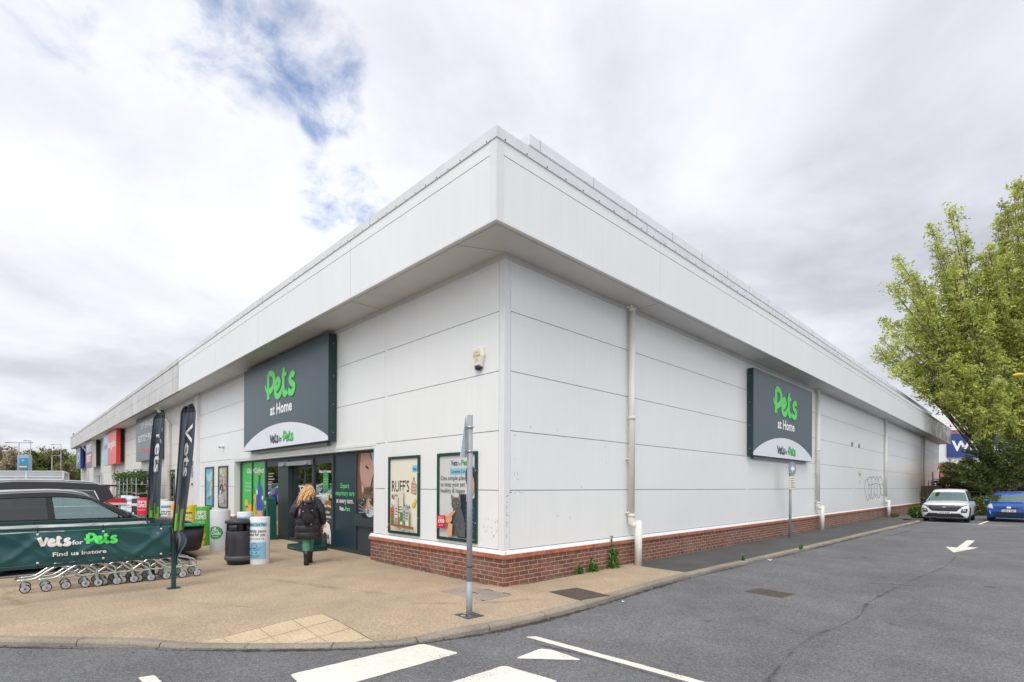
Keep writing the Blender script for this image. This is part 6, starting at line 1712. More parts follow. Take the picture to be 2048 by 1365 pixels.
    b = MB(); b.tube([(-.155, -.2, 1.03), (-.155, -.2, 1.14)], .027, 10, S(150, 96, 150)); b.tube([(-.155, -.2, 1.14), (-.155, -.2, 1.17)], .018, 10, S(190, 130, 180)); tag(b.build('water_bottle', M['plastic']), 'lilac water bottle in the side pocket of the black rucksack', 'bottle'); bpy.data.objects['water_bottle'].location = P.location; bpy.data.objects['water_bottle'].rotation_euler = (0, 0, 1.17)
    b = MB()
    for x, z in ((-.09, 1.13), (.08, 1.15), (.06, .86)): b.ball((x, -.30, z), .012, S(200, 200, 190), (1, .5, 1), 1)
    b.build('zip_pulls', M['plastic'], g)
    b = MB(); b.lathe([(0, -.085), (.03, -.085), (.04, .06), (.043, .062), (.043, .075), (.0, .078)], (.275, .10, .755), 16, S(164, 48, 64))
    cu = b.build('takeaway_cup', M['plastic']); cu.location = P.location; cu.rotation_euler = (0, 0, 1.17); tag(cu, 'dark red takeaway cup held in the right hand of the blonde person', 'cup')
woman()
def passer(label, x, y, rz, hair, coat, h=1.66, long=True):
    P = thing('person', label, 'person', (x, y, 0), rz)
    V, E, R = body_parts(); k = h / 1.68; V = [tuple(c * k for c in v) for v in V]
    vs, fs = skin_mesh(V, E, R, 1); b = MB(); b.add(vs, fs, (1, 1, 1), True)
    hand(b, (.298 * k, .065 * k, .82 * k), (0, .05, -1), (0, 1, 0), (-1, .1, 0), (1, 1, 1)); hand(b, (-.12 * k, .25 * k, .98 * k), (.7, .7, .1), (0, 0, 1), (.6, -.6, 0), (1, 1, 1))
    b.ball((0, .125, 1.55 * k), .016, (1, 1, 1), (1, 1.2, 1.6), 1); b.build('body', M['skin'], P)
    b = MB(); rings(b, [(0, 0, .72, .2, .15), (0, 0, 1.0, .19, .145), (0, 0, 1.2, .205, .14), (0, 0, 1.33, .19, .12), (0, 0, 1.40, .08, .08)], 16, coat)
    b.tube(bez([(.13, 0, 1.32), (.22, -.02, 1.12), (.24, .04, .84)], 5), .062, 10, coat); b.tube(bez([(-.13, 0, 1.32), (-.25, -.02, 1.1), (-.14, .21, .98)], 5), .062, 10, coat); b.build('coat', M['cloth'], P)
    b = MB()
    for s in (1, -1): rings(b, [(.08 * s, .02 * s, .06, .06, .08), (.085 * s, .05 * s, .45, .08, .085), (.085 * s, 0, .84, .1, .11)], 12, S(40, 42, 52))
    b.build('trousers', M['cloth'], P)
    b = MB(); b.ball((0, .01, 1.575 * k), .108, hair, (1, 1.02, 1.08), 3, .03)
    if long:
        rings(b, [(0, -.06, 1.36 * k, .11, .06), (0, -.05, 1.48 * k, .115, .085), (0, -.02, 1.56 * k, .108, .10)], 14, hair)
    b.build('hair', M['hair'], P)
passer('far person with dark brown hair and dark top beyond the parked cars', -33.5, -2.9, YAW + .4, S(58, 36, 34), S(50, 44, 58))
passer('far person with light brown hair seen above the roof of the crossover', -26.0, -2.35, YAW - .3, S(170, 124, 82), S(70, 70, 76), 1.62)

# ------------------------------------------------------------------ cars
def lerp_tab(tab, x):
    for (a, u), (b_, w) in zip(tab[:-1], tab[1:]):
        if x <= b_: t = (x - a) / (b_ - a) if b_ > a else 0; t = max(0, t); return u + (w - u) * t
    return tab[-1][1]
def smooth_tab(tab, x):
    s = 0
    for d in (-.045, -.02, 0, .02, .045): s += lerp_tab(tab, x + d)
    return s / 5
def make_car(label, name, pc, L, W, H, top, zbelt, cabin, wheel_r, axles, style, loc, rz, plate=None, rim=S(120, 122, 126), rail_or_highlight=None, front=None):
    """y forward, origin on the ground at the middle. top: hood/boot line table (y, z); cabin: dict of window pillar positions"""
    g = thing(name, label, 'car', loc, rz)
    P = paint(name + '_paint_' + str(len(bpy.data.materials)), pc)
    hl = L / 2; hw = W / 2
    ys = []
    y = -hl
    fine = [0, .02, .05, .10, .18, .28]
    ys = [-hl + f for f in fine] + [-hl + .28 + (L - .56) * i / 34 for i in range(1, 34)] + [hl - f for f in fine[::-1]]
    ring = []
    prof = [(0, 0), (.78, 0), (.92, .03), (.975, .14), (.99, .32), (1.0, .52), (.992, .70), (.968, .84), (.925, .93), (.84, .985), (.55, 1.0), (0, 1.0)]
    vs = []; nP = len(prof)
    for y in ys:
        e = (hl - abs(y)); t = min(1, e / .30)
        wf = hw * (.80 + .20 * (1 - (1 - t) ** 2.2))
        if e < .28 and y > 0: pass
        zt = smooth_tab(top, y); zb = .20 + .12 * (1 - min(1, e / .22)) ** 2
        zt -= (.16 if y > 0 else .10) * (1 - min(1, e / .20)) ** 2
        for side in (1, -1):
            seq = prof if side == 1 else prof[-2:0:-1]
            for fx, fz in seq:
                crown = .035 * (1 - fx ** 2) if fz > .97 else 0
                vs.append((side * wf * fx, y, zb + (zt - zb) * fz + crown))
    n = 2 * nP - 2; fs = []
    for i in range(len(ys) - 1):
        for k in range(n): k2 = (k + 1) % n; fs.append((i * n + k, (i + 1) * n + k, (i + 1) * n + k2, i * n + k2))
    fs.append(tuple(range(n))); fs.append(tuple((len(ys) - 1) * n + k for k in range(n))[::-1])
    b = MB(); b.add(vs, fs, pc, True)
    body = b.build('body', [P, M['mudguard']], g)
    bmx = bmesh.new(); bmx.from_mesh(body.data); bmesh.ops.recalc_face_normals(bmx, faces=bmx.faces[:]); bmx.to_mesh(body.data); bmx.free()
    # wheel arches
    cb = MB()
    for ya in axles:
        for s in (-1, 1): cb.lathe([(0, -.16), (wheel_r + .055, -.16), (wheel_r + .055, .16), (0, .16)], (s * (hw - .13), ya, wheel_r), 28, (0, 0, 0), False, axis='x')
    cut = cb.build('cutter', M['mudguard'])
    bmx = bmesh.new(); bmx.from_mesh(cut.data); bmesh.ops.remove_doubles(bmx, verts=bmx.verts[:], dist=1e-5); bmesh.ops.recalc_face_normals(bmx, faces=bmx.faces[:]); bmx.to_mesh(cut.data); bmx.free()
    md = body.modifiers.new("arch", 'BOOLEAN'); md.operation = 'DIFFERENCE'; md.object = cut; md.solver = 'EXACT'; md.material_mode = 'TRANSFER'
    gl = g.matrix_world.copy()
    par = body.parent; body.parent = None
    dg = bpy.context.evaluated_depsgraph_get(); dg.update()
    nm = bpy.data.meshes.new_from_object(body.evaluated_get(dg)); body.modifiers.clear(); old = body.data; body.data = nm; body.parent = par
    bpy.data.objects.remove(cut)
    nm.name = 'body'
    bvh = BVHTree.FromPolygons([v.co.copy() for v in nm.vertices], [tuple(p.vertices) for p in nm.polygons])
    # cabin: side grid of columns from the windscreen to the tail
    cols = cabin['cols']; rows = [0, .10, .86, 1.0] if 'rows' not in cabin else cabin['rows']
    zr = cabin['zr']; xb = hw * .90; xr = cabin.get('xr', hw * .66)
    def side_pt(i, r, s):
        yb, yr, _ = cols[i]; t = rows[r]
        zb_ = smooth_tab(top, yb) - .02; ztp = lerp_tab(zr, yr)
        bow = .035 * sin(pi * t)
        x = xb + (xr - xb) * t + bow
        fr_ = 1
        e0 = min(1, (i) / 1.0); 
        return Vector((s * x, yb + (yr - yb) * t, zb_ + (ztp - zb_) * t))
    cbm = MB(); win = []
    for s in (1, -1):
        for i in range(len(cols) - 1):
            for r in range(3):
                q = [side_pt(i, r, s), side_pt(i + 1, r, s), side_pt(i + 1, r + 1, s), side_pt(i, r + 1, s)]
                if s == 1: q = q[::-1]
                if r == 1 and cols[i][2]:
                    if i > 0 and cols[i - 1][2] and win and win[-1][1] == s: win[-1][2].append(q)
                    else: win.append((cols[i][2], s, [q]))
                else: cbm.add(q, [(0, 1, 2, 3)], pc, False)
    NX = 8
    def across(i, r, k, bow):
        a, c = side_pt(i, r, -1), side_pt(i, r, 1); t = k / NX; p = a.lerp(c, t); w = 1 - (2 * t - 1) ** 2
        return p + Vector((0, bow * w, (.03 if r == 3 else .012 * rows[r]) * w))
    glass = {'windscreen': MB(), 'rear_window': MB()}
    for nmx, i, sg in (('windscreen', 0, 1), ('rear_window', len(cols) - 1, -1)):
        for r in range(3):
            for k in range(NX):
                bow = lambda rr: sg * .09 * (1 - .5 * rows[rr])
                q = [across(i, r, k, bow(r)), across(i, r, k + 1, bow(r)), across(i, r + 1, k + 1, bow(r + 1)), across(i, r + 1, k, bow(r + 1))]
                if sg == 1: q = q[::-1]
                if r == 1 or (r == 0 and nmx == 'windscreen'): glass[nmx].add(q, [(0, 1, 2, 3)], (1, 1, 1), True)
                else: cbm.add(q, [(0, 1, 2, 3)], pc, True)
    rowsR = []
    for i in range(len(cols)):
        sg = 1 if i == 0 else (-1 if i == len(cols) - 1 else 0)
        rowsR.append([across(i, 3, k, sg * .045) for k in range(NX + 1)])
    # finer roof between columns
    for i in range(len(cols) - 1):
        for k in range(NX): cbm.add([rowsR[i][k], rowsR[i][k + 1], rowsR[i + 1][k + 1], rowsR[i + 1][k]], [(0, 1, 2, 3)], pc, True)
    bmx = bmesh.new()
    for f in cbm.f: 
        pass
    cbo = cbm.build('roof', P, g)
    bmx.from_mesh(cbo.data); bmesh.ops.remove_doubles(bmx, verts=bmx.verts[:], dist=1e-4); bmesh.ops.recalc_face_normals(bmx, faces=bmx.faces[:]); bmx.to_mesh(cbo.data); bmx.free()
    md = cbo.modifiers.new("t", 'SOLIDIFY'); md.thickness = .03; md.offset = -1
    for nmx, mb in glass.items(): mb.build(nmx, M['tintglass'] if (nmx == 'rear_window') else M['carglass'], g)
    for kind, s, q in win:
        wb = MB()
        for f in q: wb.add([p + (f[1] - f[0]).cross(f[2] - f[0]).normalized() * .001 for p in f], [(0, 1, 2, 3)], (1, 1, 1))
        wb.build('side_window', M['tintglass'] if kind == 2 else M['carglass'], g)
    # black or bright strip along the window base
    kk = [i for i in range(len(cols))]
    for s in (1, -1):
        sb = MB()
        pth = [side_pt(i, 1, s) + Vector((s * .006, 0, 0)) for i in kk if cols[i][2] or (i > 0 and cols[i - 1][2])]
        sb.tube(pth, .011, 6, cabin.get('strip', S(24, 24, 26)))
        pth2 = [side_pt(i, 2, s) + Vector((s * .006, 0, 0)) for i in kk if cols[i][2] or (i > 0 and cols[i - 1][2])]
        sb.tube(pth2, .011, 6, cabin.get('strip', S(24, 24, 26)))
        sb.tube([pth[0], pth2[0]], .010, 6, cabin.get('strip', S(24, 24, 26))); sb.tube([pth[-1], pth2[-1]], .010, 6, cabin.get('strip', S(24, 24, 26)))
        sb.build('window_trim', M['plastic'], g)
    # projected parts
    def patch(pts, d, off=.006, step=.03, col=(1, 1, 1), mb=None):
        """shape given in (side, height) and laid on the body as seen along d ('f','b','l','r')"""
        mb = mb or MB(); xs = [p[0] for p in pts]; zs = [p[1] for p in pts]
        nx = max(2, int((max(xs) - min(xs)) / step)); nz = max(2, int((max(zs) - min(zs)) / step))
        def inside(u, v):
            c = False
            for i in range(len(pts)):
                (x1, z1), (x2, z2) = pts[i], pts[i - 1]
                if (z1 > v) != (z2 > v) and u < (x2 - x1) * (v - z1) / (z2 - z1) + x1: c = not c
            return c
        def cast(u, v):
            o_, dr = {'f': (Vector((u, 5, v)), Vector((0, -1, 0))), 'b': (Vector((u, -5, v)), Vector((0, 1, 0))), 'r': (Vector((5, u, v)), Vector((-1, 0, 0))), 'l': (Vector((-5, u, v)), Vector((1, 0, 0)))}[d]
            h = bvh.ray_cast(o_, dr)
            return h[0] - dr * off if h[0] else None
        us = [min(xs) + (max(xs) - min(xs)) * i / nx for i in range(nx + 1)]; vs_ = [min(zs) + (max(zs) - min(zs)) * i / nz for i in range(nz + 1)]
        grid = {}
        for i in range(nx):
            for j in range(nz):
                if not inside((us[i] + us[i + 1]) / 2, (vs_[j] + vs_[j + 1]) / 2): continue
                q = []
                for a, c in ((i, j), (i + 1, j), (i + 1, j + 1), (i, j + 1)):
                    if (a, c) not in grid: grid[(a, c)] = cast(us[a], vs_[c])
                    q.append(grid[(a, c)])
                if all(p is not None for p in q):
                    if d in ('f', 'l'): q = q[::-1]
                    if max((q[a] - q[a - 1]).length for a in range(4)) < step * 5: mb.add(q, [(0, 1, 2, 3)], col)
        return mb
    style(g, patch, side_pt, hw, hl, pc, P)
    # interior: dash, seats, wheel
    b = MB(); ic = S(58, 58, 60)
    y0 = cols[0][0]
    b.box(-hw * .8, hw * .8, y0 - .62, y0 - .12, zbelt - .12, zbelt + .015, ic, .03)
    for sx in (-.37, .37):
        for yy in (y0 - 1.45, y0 - 2.30):
            b.box(sx - .24, sx + .24, yy - .12, yy + .06, zbelt - .3, zbelt + .22, ic, .05); b.box(sx - .12, sx + .12, yy - .11, yy - .02, zbelt + .26, zbelt + .42, ic, .04)
    b.build('seats', M['matt'], g)
    b = MB(); b.tube([(.37 + .17 * cos(a), y0 - .78 - .05 * sin(a), zbelt + .02 + .17 * sin(a)) for a in [2 * pi * i / 18 for i in range(19)]], .016, 6, S(30, 30, 32)); b.tube([(.37, y0 - .78, zbelt + .02), (.37, y0 - .6, zbelt - .05)], .03, 6, S(30, 30, 32)); b.build('steering_wheel', M['plastic'], g)
    # wheels
    for ya in axles:
        for s in (-1, 1):
            x = s * (hw - .125); r = wheel_r
            b = MB(); b.lathe([(r * .62, -.10), (r * .9, -.108), (r * .985, -.09), (r, -.05), (r, .05), (r * .985, .09), (r * .9, .108), (r * .62, .10)], (x, ya, r), 32, S(26, 26, 27), axis='x')
            wh = b.build('wheel', M['rubber'], g)
            b = MB(); xo = s * .085
            b.lathe([(r * .64, -.1), (r * .66, xo), (r * .60, xo * 1.05), (r * .57, xo * .6)], (x, ya, r), 32, rim, axis='x')
            b.lathe([(0, xo * .72), (r * .16, xo * .8), (r * .18, xo * .5)], (x, ya, r), 16, rim, axis='x'); b.lathe([(0, xo * .2), (r * .6, xo * .2)], (x, ya, r), 24, S(20, 20, 20), axis='x')
            for k in range(5):
                a = 2 * pi * k / 5 + .3
                for da in (-.13, .13): b.tube([(x + xo * .75, ya + cos(a + da * .4) * r * .12, r + sin(a + da * .4) * r * .12), (x + xo * .88, ya + cos(a + da) * r * .60, r + sin(a + da) * r * .60)], r * .045, 5, rim)
            b.build('rim', M['plastic'], wh)
    if rail_or_highlight:
        for s in (-1, 1):
            b = MB(); pth = [side_pt(i, 3, s) + Vector((-s * .04, 0, .045)) for i in range(len(cols))]
            pth = [side_pt(0, 3, s).lerp(side_pt(1, 3, s), .3) + Vector((-s * .04, 0, .005))] + pth[1:-1] + [side_pt(len(cols) - 1, 3, s) + Vector((-s * .04, .1, .005))]
            b.tube(bez(pth, 4), .02, 8, rail_or_highlight); b.build('roof_rail_or_highlight', M['plastic'], g)
    # mirrors
    for s in (-1, 1):
        b = MB(); q = side_pt(1, 1, s)
        bm = bmesh.new(); bmesh.ops.create_icosphere(bm, subdivisions=3, radius=1)
        for v in bm.verts: v.co = Vector((q.x + s * .17 + v.co.x * .115, q.y + .02 + v.co.y * (.07 if v.co.y > 0 else .03), q.z + .045 + v.co.z * .075))
        b.bm(bm, cabin.get('mirror', pc), True); b.tube([(q.x - s * .02, q.y, q.z - .02), (q.x + s * .10, q.y + .01, q.z + .01)], .022, 6, S(24, 24, 26)); b.build('door_mirror', M['plastic'], g)
    return g
def plate_on(g, patch, txt, d, z, w=.52, h=.112, yb=None, col=S(232, 232, 226)):
    b = MB(); mb = patch([(-w / 2, z - h / 2), (w / 2, z - h / 2), (w / 2, z + h / 2), (-w / 2, z + h / 2)], d, .02, .06, col)
    # the plate is flat: keep the frontmost depth
    ymax = max((p[1] for p in mb.v), key=lambda t: t if d == 'f' else -t)
    y = ymax + (.004 if d == 'f' else -.004)
    s = 1 if d == 'f' else -1
    b.box(-w / 2, w / 2, min(y, y - s * .012), max(y, y - s * .012), z - h / 2, z + h / 2, col)
    c = Canvas(b, (0, y, z - h / 2), (-s, 0, 0), (0, 0, 1), off=.002)
    c.text(txt, 0, h * .16, h * .62, S(30, 30, 34), 'C', .02, width=w * .88)
    b.build('number_plate', M['print'], g)
DKC = S(20, 20, 22)
def seams(g, patch, pc, doors, z0, z1, side=('l', 'r')):
    b = MB()
    for d in side:
        for y in doors: patch([(y - .006, z0), (y + .006, z0), (y + .006, z1), (y - .006, z1)], d, .002, .012 if False else .012, S(14, 14, 16), b)
    b.build('door_seams', M['plastic'], g)
    for d in side:
        for y in doors[:-1]:
            hb = MB(); patch([(y + .06, z1 - .11), (y + .24, z1 - .11), (y + .24, z1 - .075), (y + .06, z1 - .075)], d, .025, .018, pc, hb); hb.build('door_handle', M['plastic'], g)

def style_suv(g, patch, side_pt, hw, hl, pc, P):
    b = MB(); patch([(-.62, .58), (.62, .58), (.56, .80), (-.56, .80)], 'f', .006, .03, S(22, 22, 24), b); patch([(-.75, .26), (.75, .26), (.6, .46), (-.6, .46)], 'f', .006, .03, S(26, 26, 28), b); b.build('grille', M['plastic'], g)
    for s in (-1, 1):
        b = MB(); pts = [(s * .60, .70), (s * .86, .72), (s * .88, .84), (s * .64, .82)]; patch(pts, 'f', .007, .02, S(210, 216, 220), b); b.build('headlight', M['plastic'], g)
        b = MB(); patch([(s * .62, .80), (s * .88, .80), (s * .88, .96), (s * .64, .94)], 'b', .007, .02, S(150, 24, 28), b); b.build('tail_light', M['plastic'], g)
    b = MB()
    for d in 'lr':
        patch([(-hl + .3, .22), (hl - .3, .22), (hl - .3, .33), (-hl + .3, .33)], d, .008, .05, S(28, 28, 30), b)
    b.build('sill_trim', M['mudguard'], g)
    seams(g, patch, pc, (-1.12, -.40, .70), .38, .93)
    plate_on(g, patch, 'KX19 ORT', 'f', .50)
C1 = make_car('dark purple grey estate car with roof highlight strips, parked right behind the trolley bay', 'parked_car', S(24, 22, 28), 4.40, 1.85, 1.57,
    [(-2.2, .96), (-1.7, 1.02), (-1.0, 1.00), (.9, 1.00), (1.3, .99), (1.75, .93), (2.2, .82)], 1.0,
    dict(cols=[(1.08, .22, 0), (.82, .08, 1), (.52, -.06, 1), (.16, -.22, 1), (-.36, -.42, 0), (-.47, -.52, 2), (-.85, -.85, 2), (-1.20, -1.16, 0), (-1.32, -1.28, 2), (-1.80, -1.62, 0), (-1.95, -1.74, 0), (-2.08, -1.86, 0)], zr=[(-1.86, 1.40), (-1.6, 1.475), (-1.3, 1.525), (-.9, 1.555), (-.45, 1.57), (-.22, 1.56), (-.06, 1.535), (.08, 1.50), (.22, 1.455)], strip=S(16, 16, 18)),
    .335, (-1.30, 1.36), style_suv, (-8.24, -4.83, RZ), 0.0, rail_or_highlight=S(180, 182, 184))  # pale strips added along the roof edge stand for reflected sky
def style_cross(g, patch, side_pt, hw, hl, pc, P):
    b = MB(); patch([(-.5, .62), (.5, .62), (.56, .88), (-.56, .88)], 'f', .006, .03, S(22, 22, 24), b); b.build('grille', M['plastic'], g)
    for s in (-1, 1):
        b = MB(); patch([(s * .56, .76), (s * .88, .78), (s * .88, .92), (s * .62, .90)], 'f', .007, .02, S(210, 216, 220), b); b.build('headlight', M['plastic'], g)
        # boomerang tail light wrapping the rear corner
        d = 'r' if s > 0 else 'l'; q = side_pt(6, 0, s)
        b = MB(); x = s * (hw * .90)
        pts = [(-2.06, 1.33), (-1.84, 1.25), (-2.0, 1.16), (-2.24, 1.16), (-2.29, 1.25), (-2.24, 1.34)]
        lens = [(x + s * .055, y, z + .06) for y, z in pts]
        b.prism(lens if s < 0 else lens[::-1], (-s * .16, 0, 0), S(206, 40, 44))
        tl = b.build('tail_light', M['plastic'], g)
        b = MB(); low = [(x + s * .060, y, z + .055) for y, z in [(-1.91, 1.235), (-2.02, 1.175), (-2.24, 1.175), (-2.27, 1.225)]]; b.prism(low if s < 0 else low[::-1], (-s * .16, 0, 0), S(228, 222, 220)); b.build('reverse_lens', M['plastic'], tl)
    b = MB()
    for d in 'lr': patch([(-hl + .1, .22), (hl - .2, .22), (hl - .2, .36), (-hl + .1, .36)], d, .008, .05, S(28, 28, 30), b)
    b.build('sill_trim', M['mudguard'], g)
    b = MB(); zq = side_pt(7, 3, 1); b.box(-.56, .56, zq.y - .20, zq.y + .05, zq.z - .015, zq.z + .025, pc, .008); b.build('spoiler', P, g)
    seams(g, patch, pc, (-1.1, -.27, .8), .4, 1.02)
    plate_on(g, patch, 'FD66 LVK', 'b', .88)
CR = dict(cols=[(1.10, .30, 0), (.84, .16, 1), (-.20, -.26, 0), (-.32, -.36, 2), (-1.06, -1.06, 0), (-1.14, -1.12, 2), (-1.84, -1.60, 0), (-2.16, -1.92, 0)], zr=[(-1.92, 1.70), (-1.5, 1.755), (-1.0, 1.78), (-.3, 1.785), (.2, 1.74), (.3, 1.71)], strip=S(216, 218, 220), rows=[0, .16, .74, 1.0])
TOPC = [(-2.3, 1.08), (-1.7, 1.14), (-1.0, 1.12), (.9, 1.08), (1.4, 1.04), (1.9, .96), (2.3, .86)]
C2 = make_car('black crossover with chrome window line and red tail light, reversed in beside the estate', 'parked_car', S(26, 25, 30), 4.62, 1.84, 1.78, TOPC, 1.07, CR, .35, (-1.36, 1.36), style_cross, (-10.55, -6.03, RZ), pi, rail_or_highlight=S(190, 192, 196))
C3 = make_car('dark grey car of which only the pale roof shows, third from the trolley bay', 'parked_car', S(70, 72, 80), 4.62, 1.84, 1.78, TOPC, 1.07, dict(CR, strip=S(24, 24, 26)), .35, (-1.36, 1.36), style_cross, (-13.2, -6.65, RZ), pi, rail_or_highlight=S(196, 198, 202))
for c_, q in ((C1, 0), (C2, 0), (C3, 0)): c_['group'] = 'cars parked in front of the shops'
def style_white(g, patch, side_pt, hw, hl, pc, P):
    b = MB(); patch([(-.80, .86), (.80, .86), (.60, .70), (.46, .56), (-.46, .56), (-.60, .70)], 'f', .006, .02, S(40, 42, 46), b)
    for k in range(3): patch([(-.55 + k * .04, .80 - k * .07), (.55 - k * .04, .80 - k * .07), (.55 - k * .04, .815 - k * .07), (-.55 + k * .04, .815 - k * .07)], 'f', .010, .014, S(120, 124, 128), b)
    patch([(-.80, .28), (.80, .28), (.60, .46), (-.60, .46)], 'f', .006, .02, S(34, 35, 38), b); b.build('grille', M['plastic'], g)
    b = MB(); patch([(-.80, .22), (.80, .22), (.80, .28), (-.80, .28)], 'f', .008, .02, S(150, 152, 156), b); b.build('lower_bumper', M['plastic'], g)
    b = MB(); patch([(-.07, .74), (.07, .74), (.06, .79), (-.06, .79)], 'f', .016, .01, S(170, 174, 178), b); b.build('emblem', M['plastic'], g)
    for s in (-1, 1):
        b = MB(); patch([(s * .64, .50), (s * .86, .50), (s * .88, .70), (s * .66, .68)], 'f', .007, .02, S(38, 38, 42), b); patch([(s * .70, .58), (s * .82, .58), (s * .82, .66), (s * .70, .65)], 'f', .012, .015, S(180, 184, 190), b); patch([(s * .58, .84), (s * .86, .90), (s * .86, .86), (s * .60, .79)], 'f', .012, .015, S(110, 116, 122), b); b.build('headlight', M['plastic'], g)
        b = MB(); patch([(s * .62, .86), (s * .88, .86), (s * .88, .98), (s * .64, .96)], 'b', .007, .02, S(150, 24, 28), b); b.build('tail_light', M['plastic'], g)
    b = MB()
    for d in 'lr': patch([(-hl + .2, .22), (hl - .25, .22), (hl - .25, .34), (-hl + .2, .34)], d, .008, .05, S(60, 62, 64), b)
    b.build('sill_trim', M['mudguard'], g)
    seams(g, patch, pc, (-1.1, -.3, .8), .38, .98)
    plate_on(g, patch, 'YL72 XZP', 'f', .50)
C4 = make_car('white family car with dark grille, facing the road end beside the kerb', 'parked_car', S(226, 228, 232), 4.50, 1.86, 1.65, [(-2.25, 1.0), (-1.7, 1.06), (-1.0, 1.05), (.9, 1.05), (1.4, 1.02), (1.9, .96), (2.25, .90)], 1.04,
    dict(cols=[(1.18, .34, 0), (.9, .2, 1), (-.2, -.26, 0), (-.31, -.36, 2), (-1.1, -1.06, 0), (-1.2, -1.14, 2), (-1.7, -1.5, 0), (-2.1, -1.8, 0)], zr=[(-1.8, 1.52), (-1.2, 1.62), (-.4, 1.65), (.2, 1.61), (.34, 1.58)], strip=S(30, 30, 32), mirror=S(30, 30, 32)),
    .36, (-1.34, 1.34), style_white, (2.86, 29.95, RZ), pi, rim=S(60, 60, 64))
def style_blue(g, patch, side_pt, hw, hl, pc, P):
    b = MB(); patch([(-.58, .80), (.58, .80), (.52, .68), (-.52, .68)], 'f', .006, .02, S(26, 28, 34), b); patch([(-.62, .50), (.62, .50), (.52, .32), (-.52, .32)], 'f', .006, .02, S(24, 26, 32), b); b.build('grille', M['plastic'], g)
    b = MB(); patch([(-.07, .70), (.07, .70), (.08, .74), (.07, .785), (-.07, .785), (-.08, .74)], 'f', .016, .012, S(214, 218, 222), b); b.build('emblem', M['plastic'], g)
    for s in (-1, 1):
        b = MB(); patch([(s * .58, .68), (s * .80, .72), (s * .81, .94), (s * .70, 1.0), (s * .62, .84)], 'f', .008, .02, S(206, 204, 190), b); b.build('headlight', M['plastic'], g)
        b = MB(); patch([(s * .64, .36), (s * .76, .36), (s * .76, .58), (s * .70, .58)], 'f', .007, .02, S(30, 30, 36), b); patch([(s * .66, .38), (s * .69, .38), (s * .73, .57), (s * .70, .57)], 'f', .012, .012, S(220, 222, 226), b); b.build('fog_light', M['plastic'], g)
        b = MB(); patch([(s * .6, .76), (s * .80, .76), (s * .80, 1.0), (s * .66, .98)], 'b', .007, .02, S(150, 24, 28), b); b.build('tail_light', M['plastic'], g)
    seams(g, patch, pc, (-.95, -.2, .72), .34, .92)
    plate_on(g, patch, 'LM64 XBP', 'f', .575)
C5 = make_car('bright blue small hatchback facing the road, cut by the right edge', 'parked_car', S(12, 84, 178), 3.84, 1.70, 1.50, [(-1.92, .98), (-1.4, 1.02), (-.8, 1.0), (.7, .99), (1.2, .98), (1.6, .92), (1.92, .84)], .99,
    dict(cols=[(1.06, .30, 0), (.8, .16, 1), (-.16, -.2, 0), (-.26, -.3, 2), (-.9, -.9, 0), (-1.5, -1.3, 0), (-1.74, -1.5, 0)], zr=[(-1.5, 1.42), (-1.0, 1.48), (-.3, 1.50), (.2, 1.47), (.30, 1.44)], strip=S(24, 24, 26)),
    .315, (-1.15, 1.22), style_blue, (5.12, 32.3, RZ), pi)

# ------------------------------------------------------------------ trees
def dirv(u, v, dep): 
    d = _fw + _r * ((u - 1024) / 1032.3) + _u * ((971.66 - v) / 1032.3)
    return CAMP + d * dep
def tree(name, label, base, r0, tips, leaf, nleaf, cols, seed, spread=.55, cat='tree', group=None, trunk_top=None, twig=5, core=None, up=.35, low=.12, f0=.3):
    """trunk with limbs that run out to the given tips; twigs and small leaves along the outer half of every limb"""
    rng = np.random.default_rng(seed); rd = random.Random(seed)
    g = thing(name, label, cat, tuple(base), 0, group)
    base = Vector(base); b = MB(); cl = []; wt = []
    top = Vector(trunk_top) if trunk_top is not None else base + Vector((0, 0, max((t - base).z for t in tips) * .8))
    path = bez([Vector((0, 0, -.1)), (top - base) * .33 + Vector((rd.uniform(-.2, .2), rd.uniform(-.2, .2), 0)), (top - base) * .66, top - base], 6)
    n = len(path); b.tube(path, [r0 * (1.25 - i / n * 1.1) + .015 for i in range(n)], 9)
    for t in tips:
        t = t - base
        k = rd.uniform(low, .62) * min(1, t.z / max(1e-3, (top - base).z)); j = int(k * (n - 1)); p0 = Vector(path[j])
        mid = p0.lerp(t, .5) + Vector((rd.uniform(-.3, .3), rd.uniform(-.3, .3), rd.uniform(-.1, .3) * (t - p0).length * .25))
        lp = bez([p0, mid, t], 7); m = len(lp)
        b.tube(lp, [r0 * .24 * (1 - i / m) + .010 for i in range(m)], 6)
        ln = (t - p0).length
        for i in range(int(m * f0), m):
            f = (i / (m - 1))
            for q in range(twig):
                a = Vector(rng.normal(size=3)); a.z = abs(a.z) * .5 + .1; a.normalize()
                L_ = spread * (1.25 - .75 * f) * rd.uniform(.4, 1.2) * min(1.6, ln * .22 + .4)
                e = Vector(lp[i]) + a * L_
                if q < 2: b.tube([lp[i], Vector(lp[i]).lerp(e, .55) + Vector((0, 0, -.03)), e], [.014, .009, .004], 4)
                for s in (.35, .6, .8, 1.0): cl.append(Vector(lp[i]).lerp(e, s)); wt.append(.5 + s)
    b.build('trunk', M['bark'], g)
    cl = np.array([tuple(c) for c in cl]); wt = np.array(wt); wt /= wt.sum()
    idx = rng.choice(len(cl), nleaf, p=wt)
    cen = cl[idx] + rng.normal(size=(nleaf, 3)) * spread * .20
    # tone by branch, so that the crown reads in lighter and darker sprays
    tone = rng.uniform(.62, 1.22, len(cl) // (4 * twig) + 1)[idx // (4 * twig)]
    C = colmix(nleaf, cols, rng, .16) * tone[:, None]
    V, F, C = leaf_cloud(cen, leaf, C, rng, up)
    leaf_object('crown', V, F, C, g)
    return g
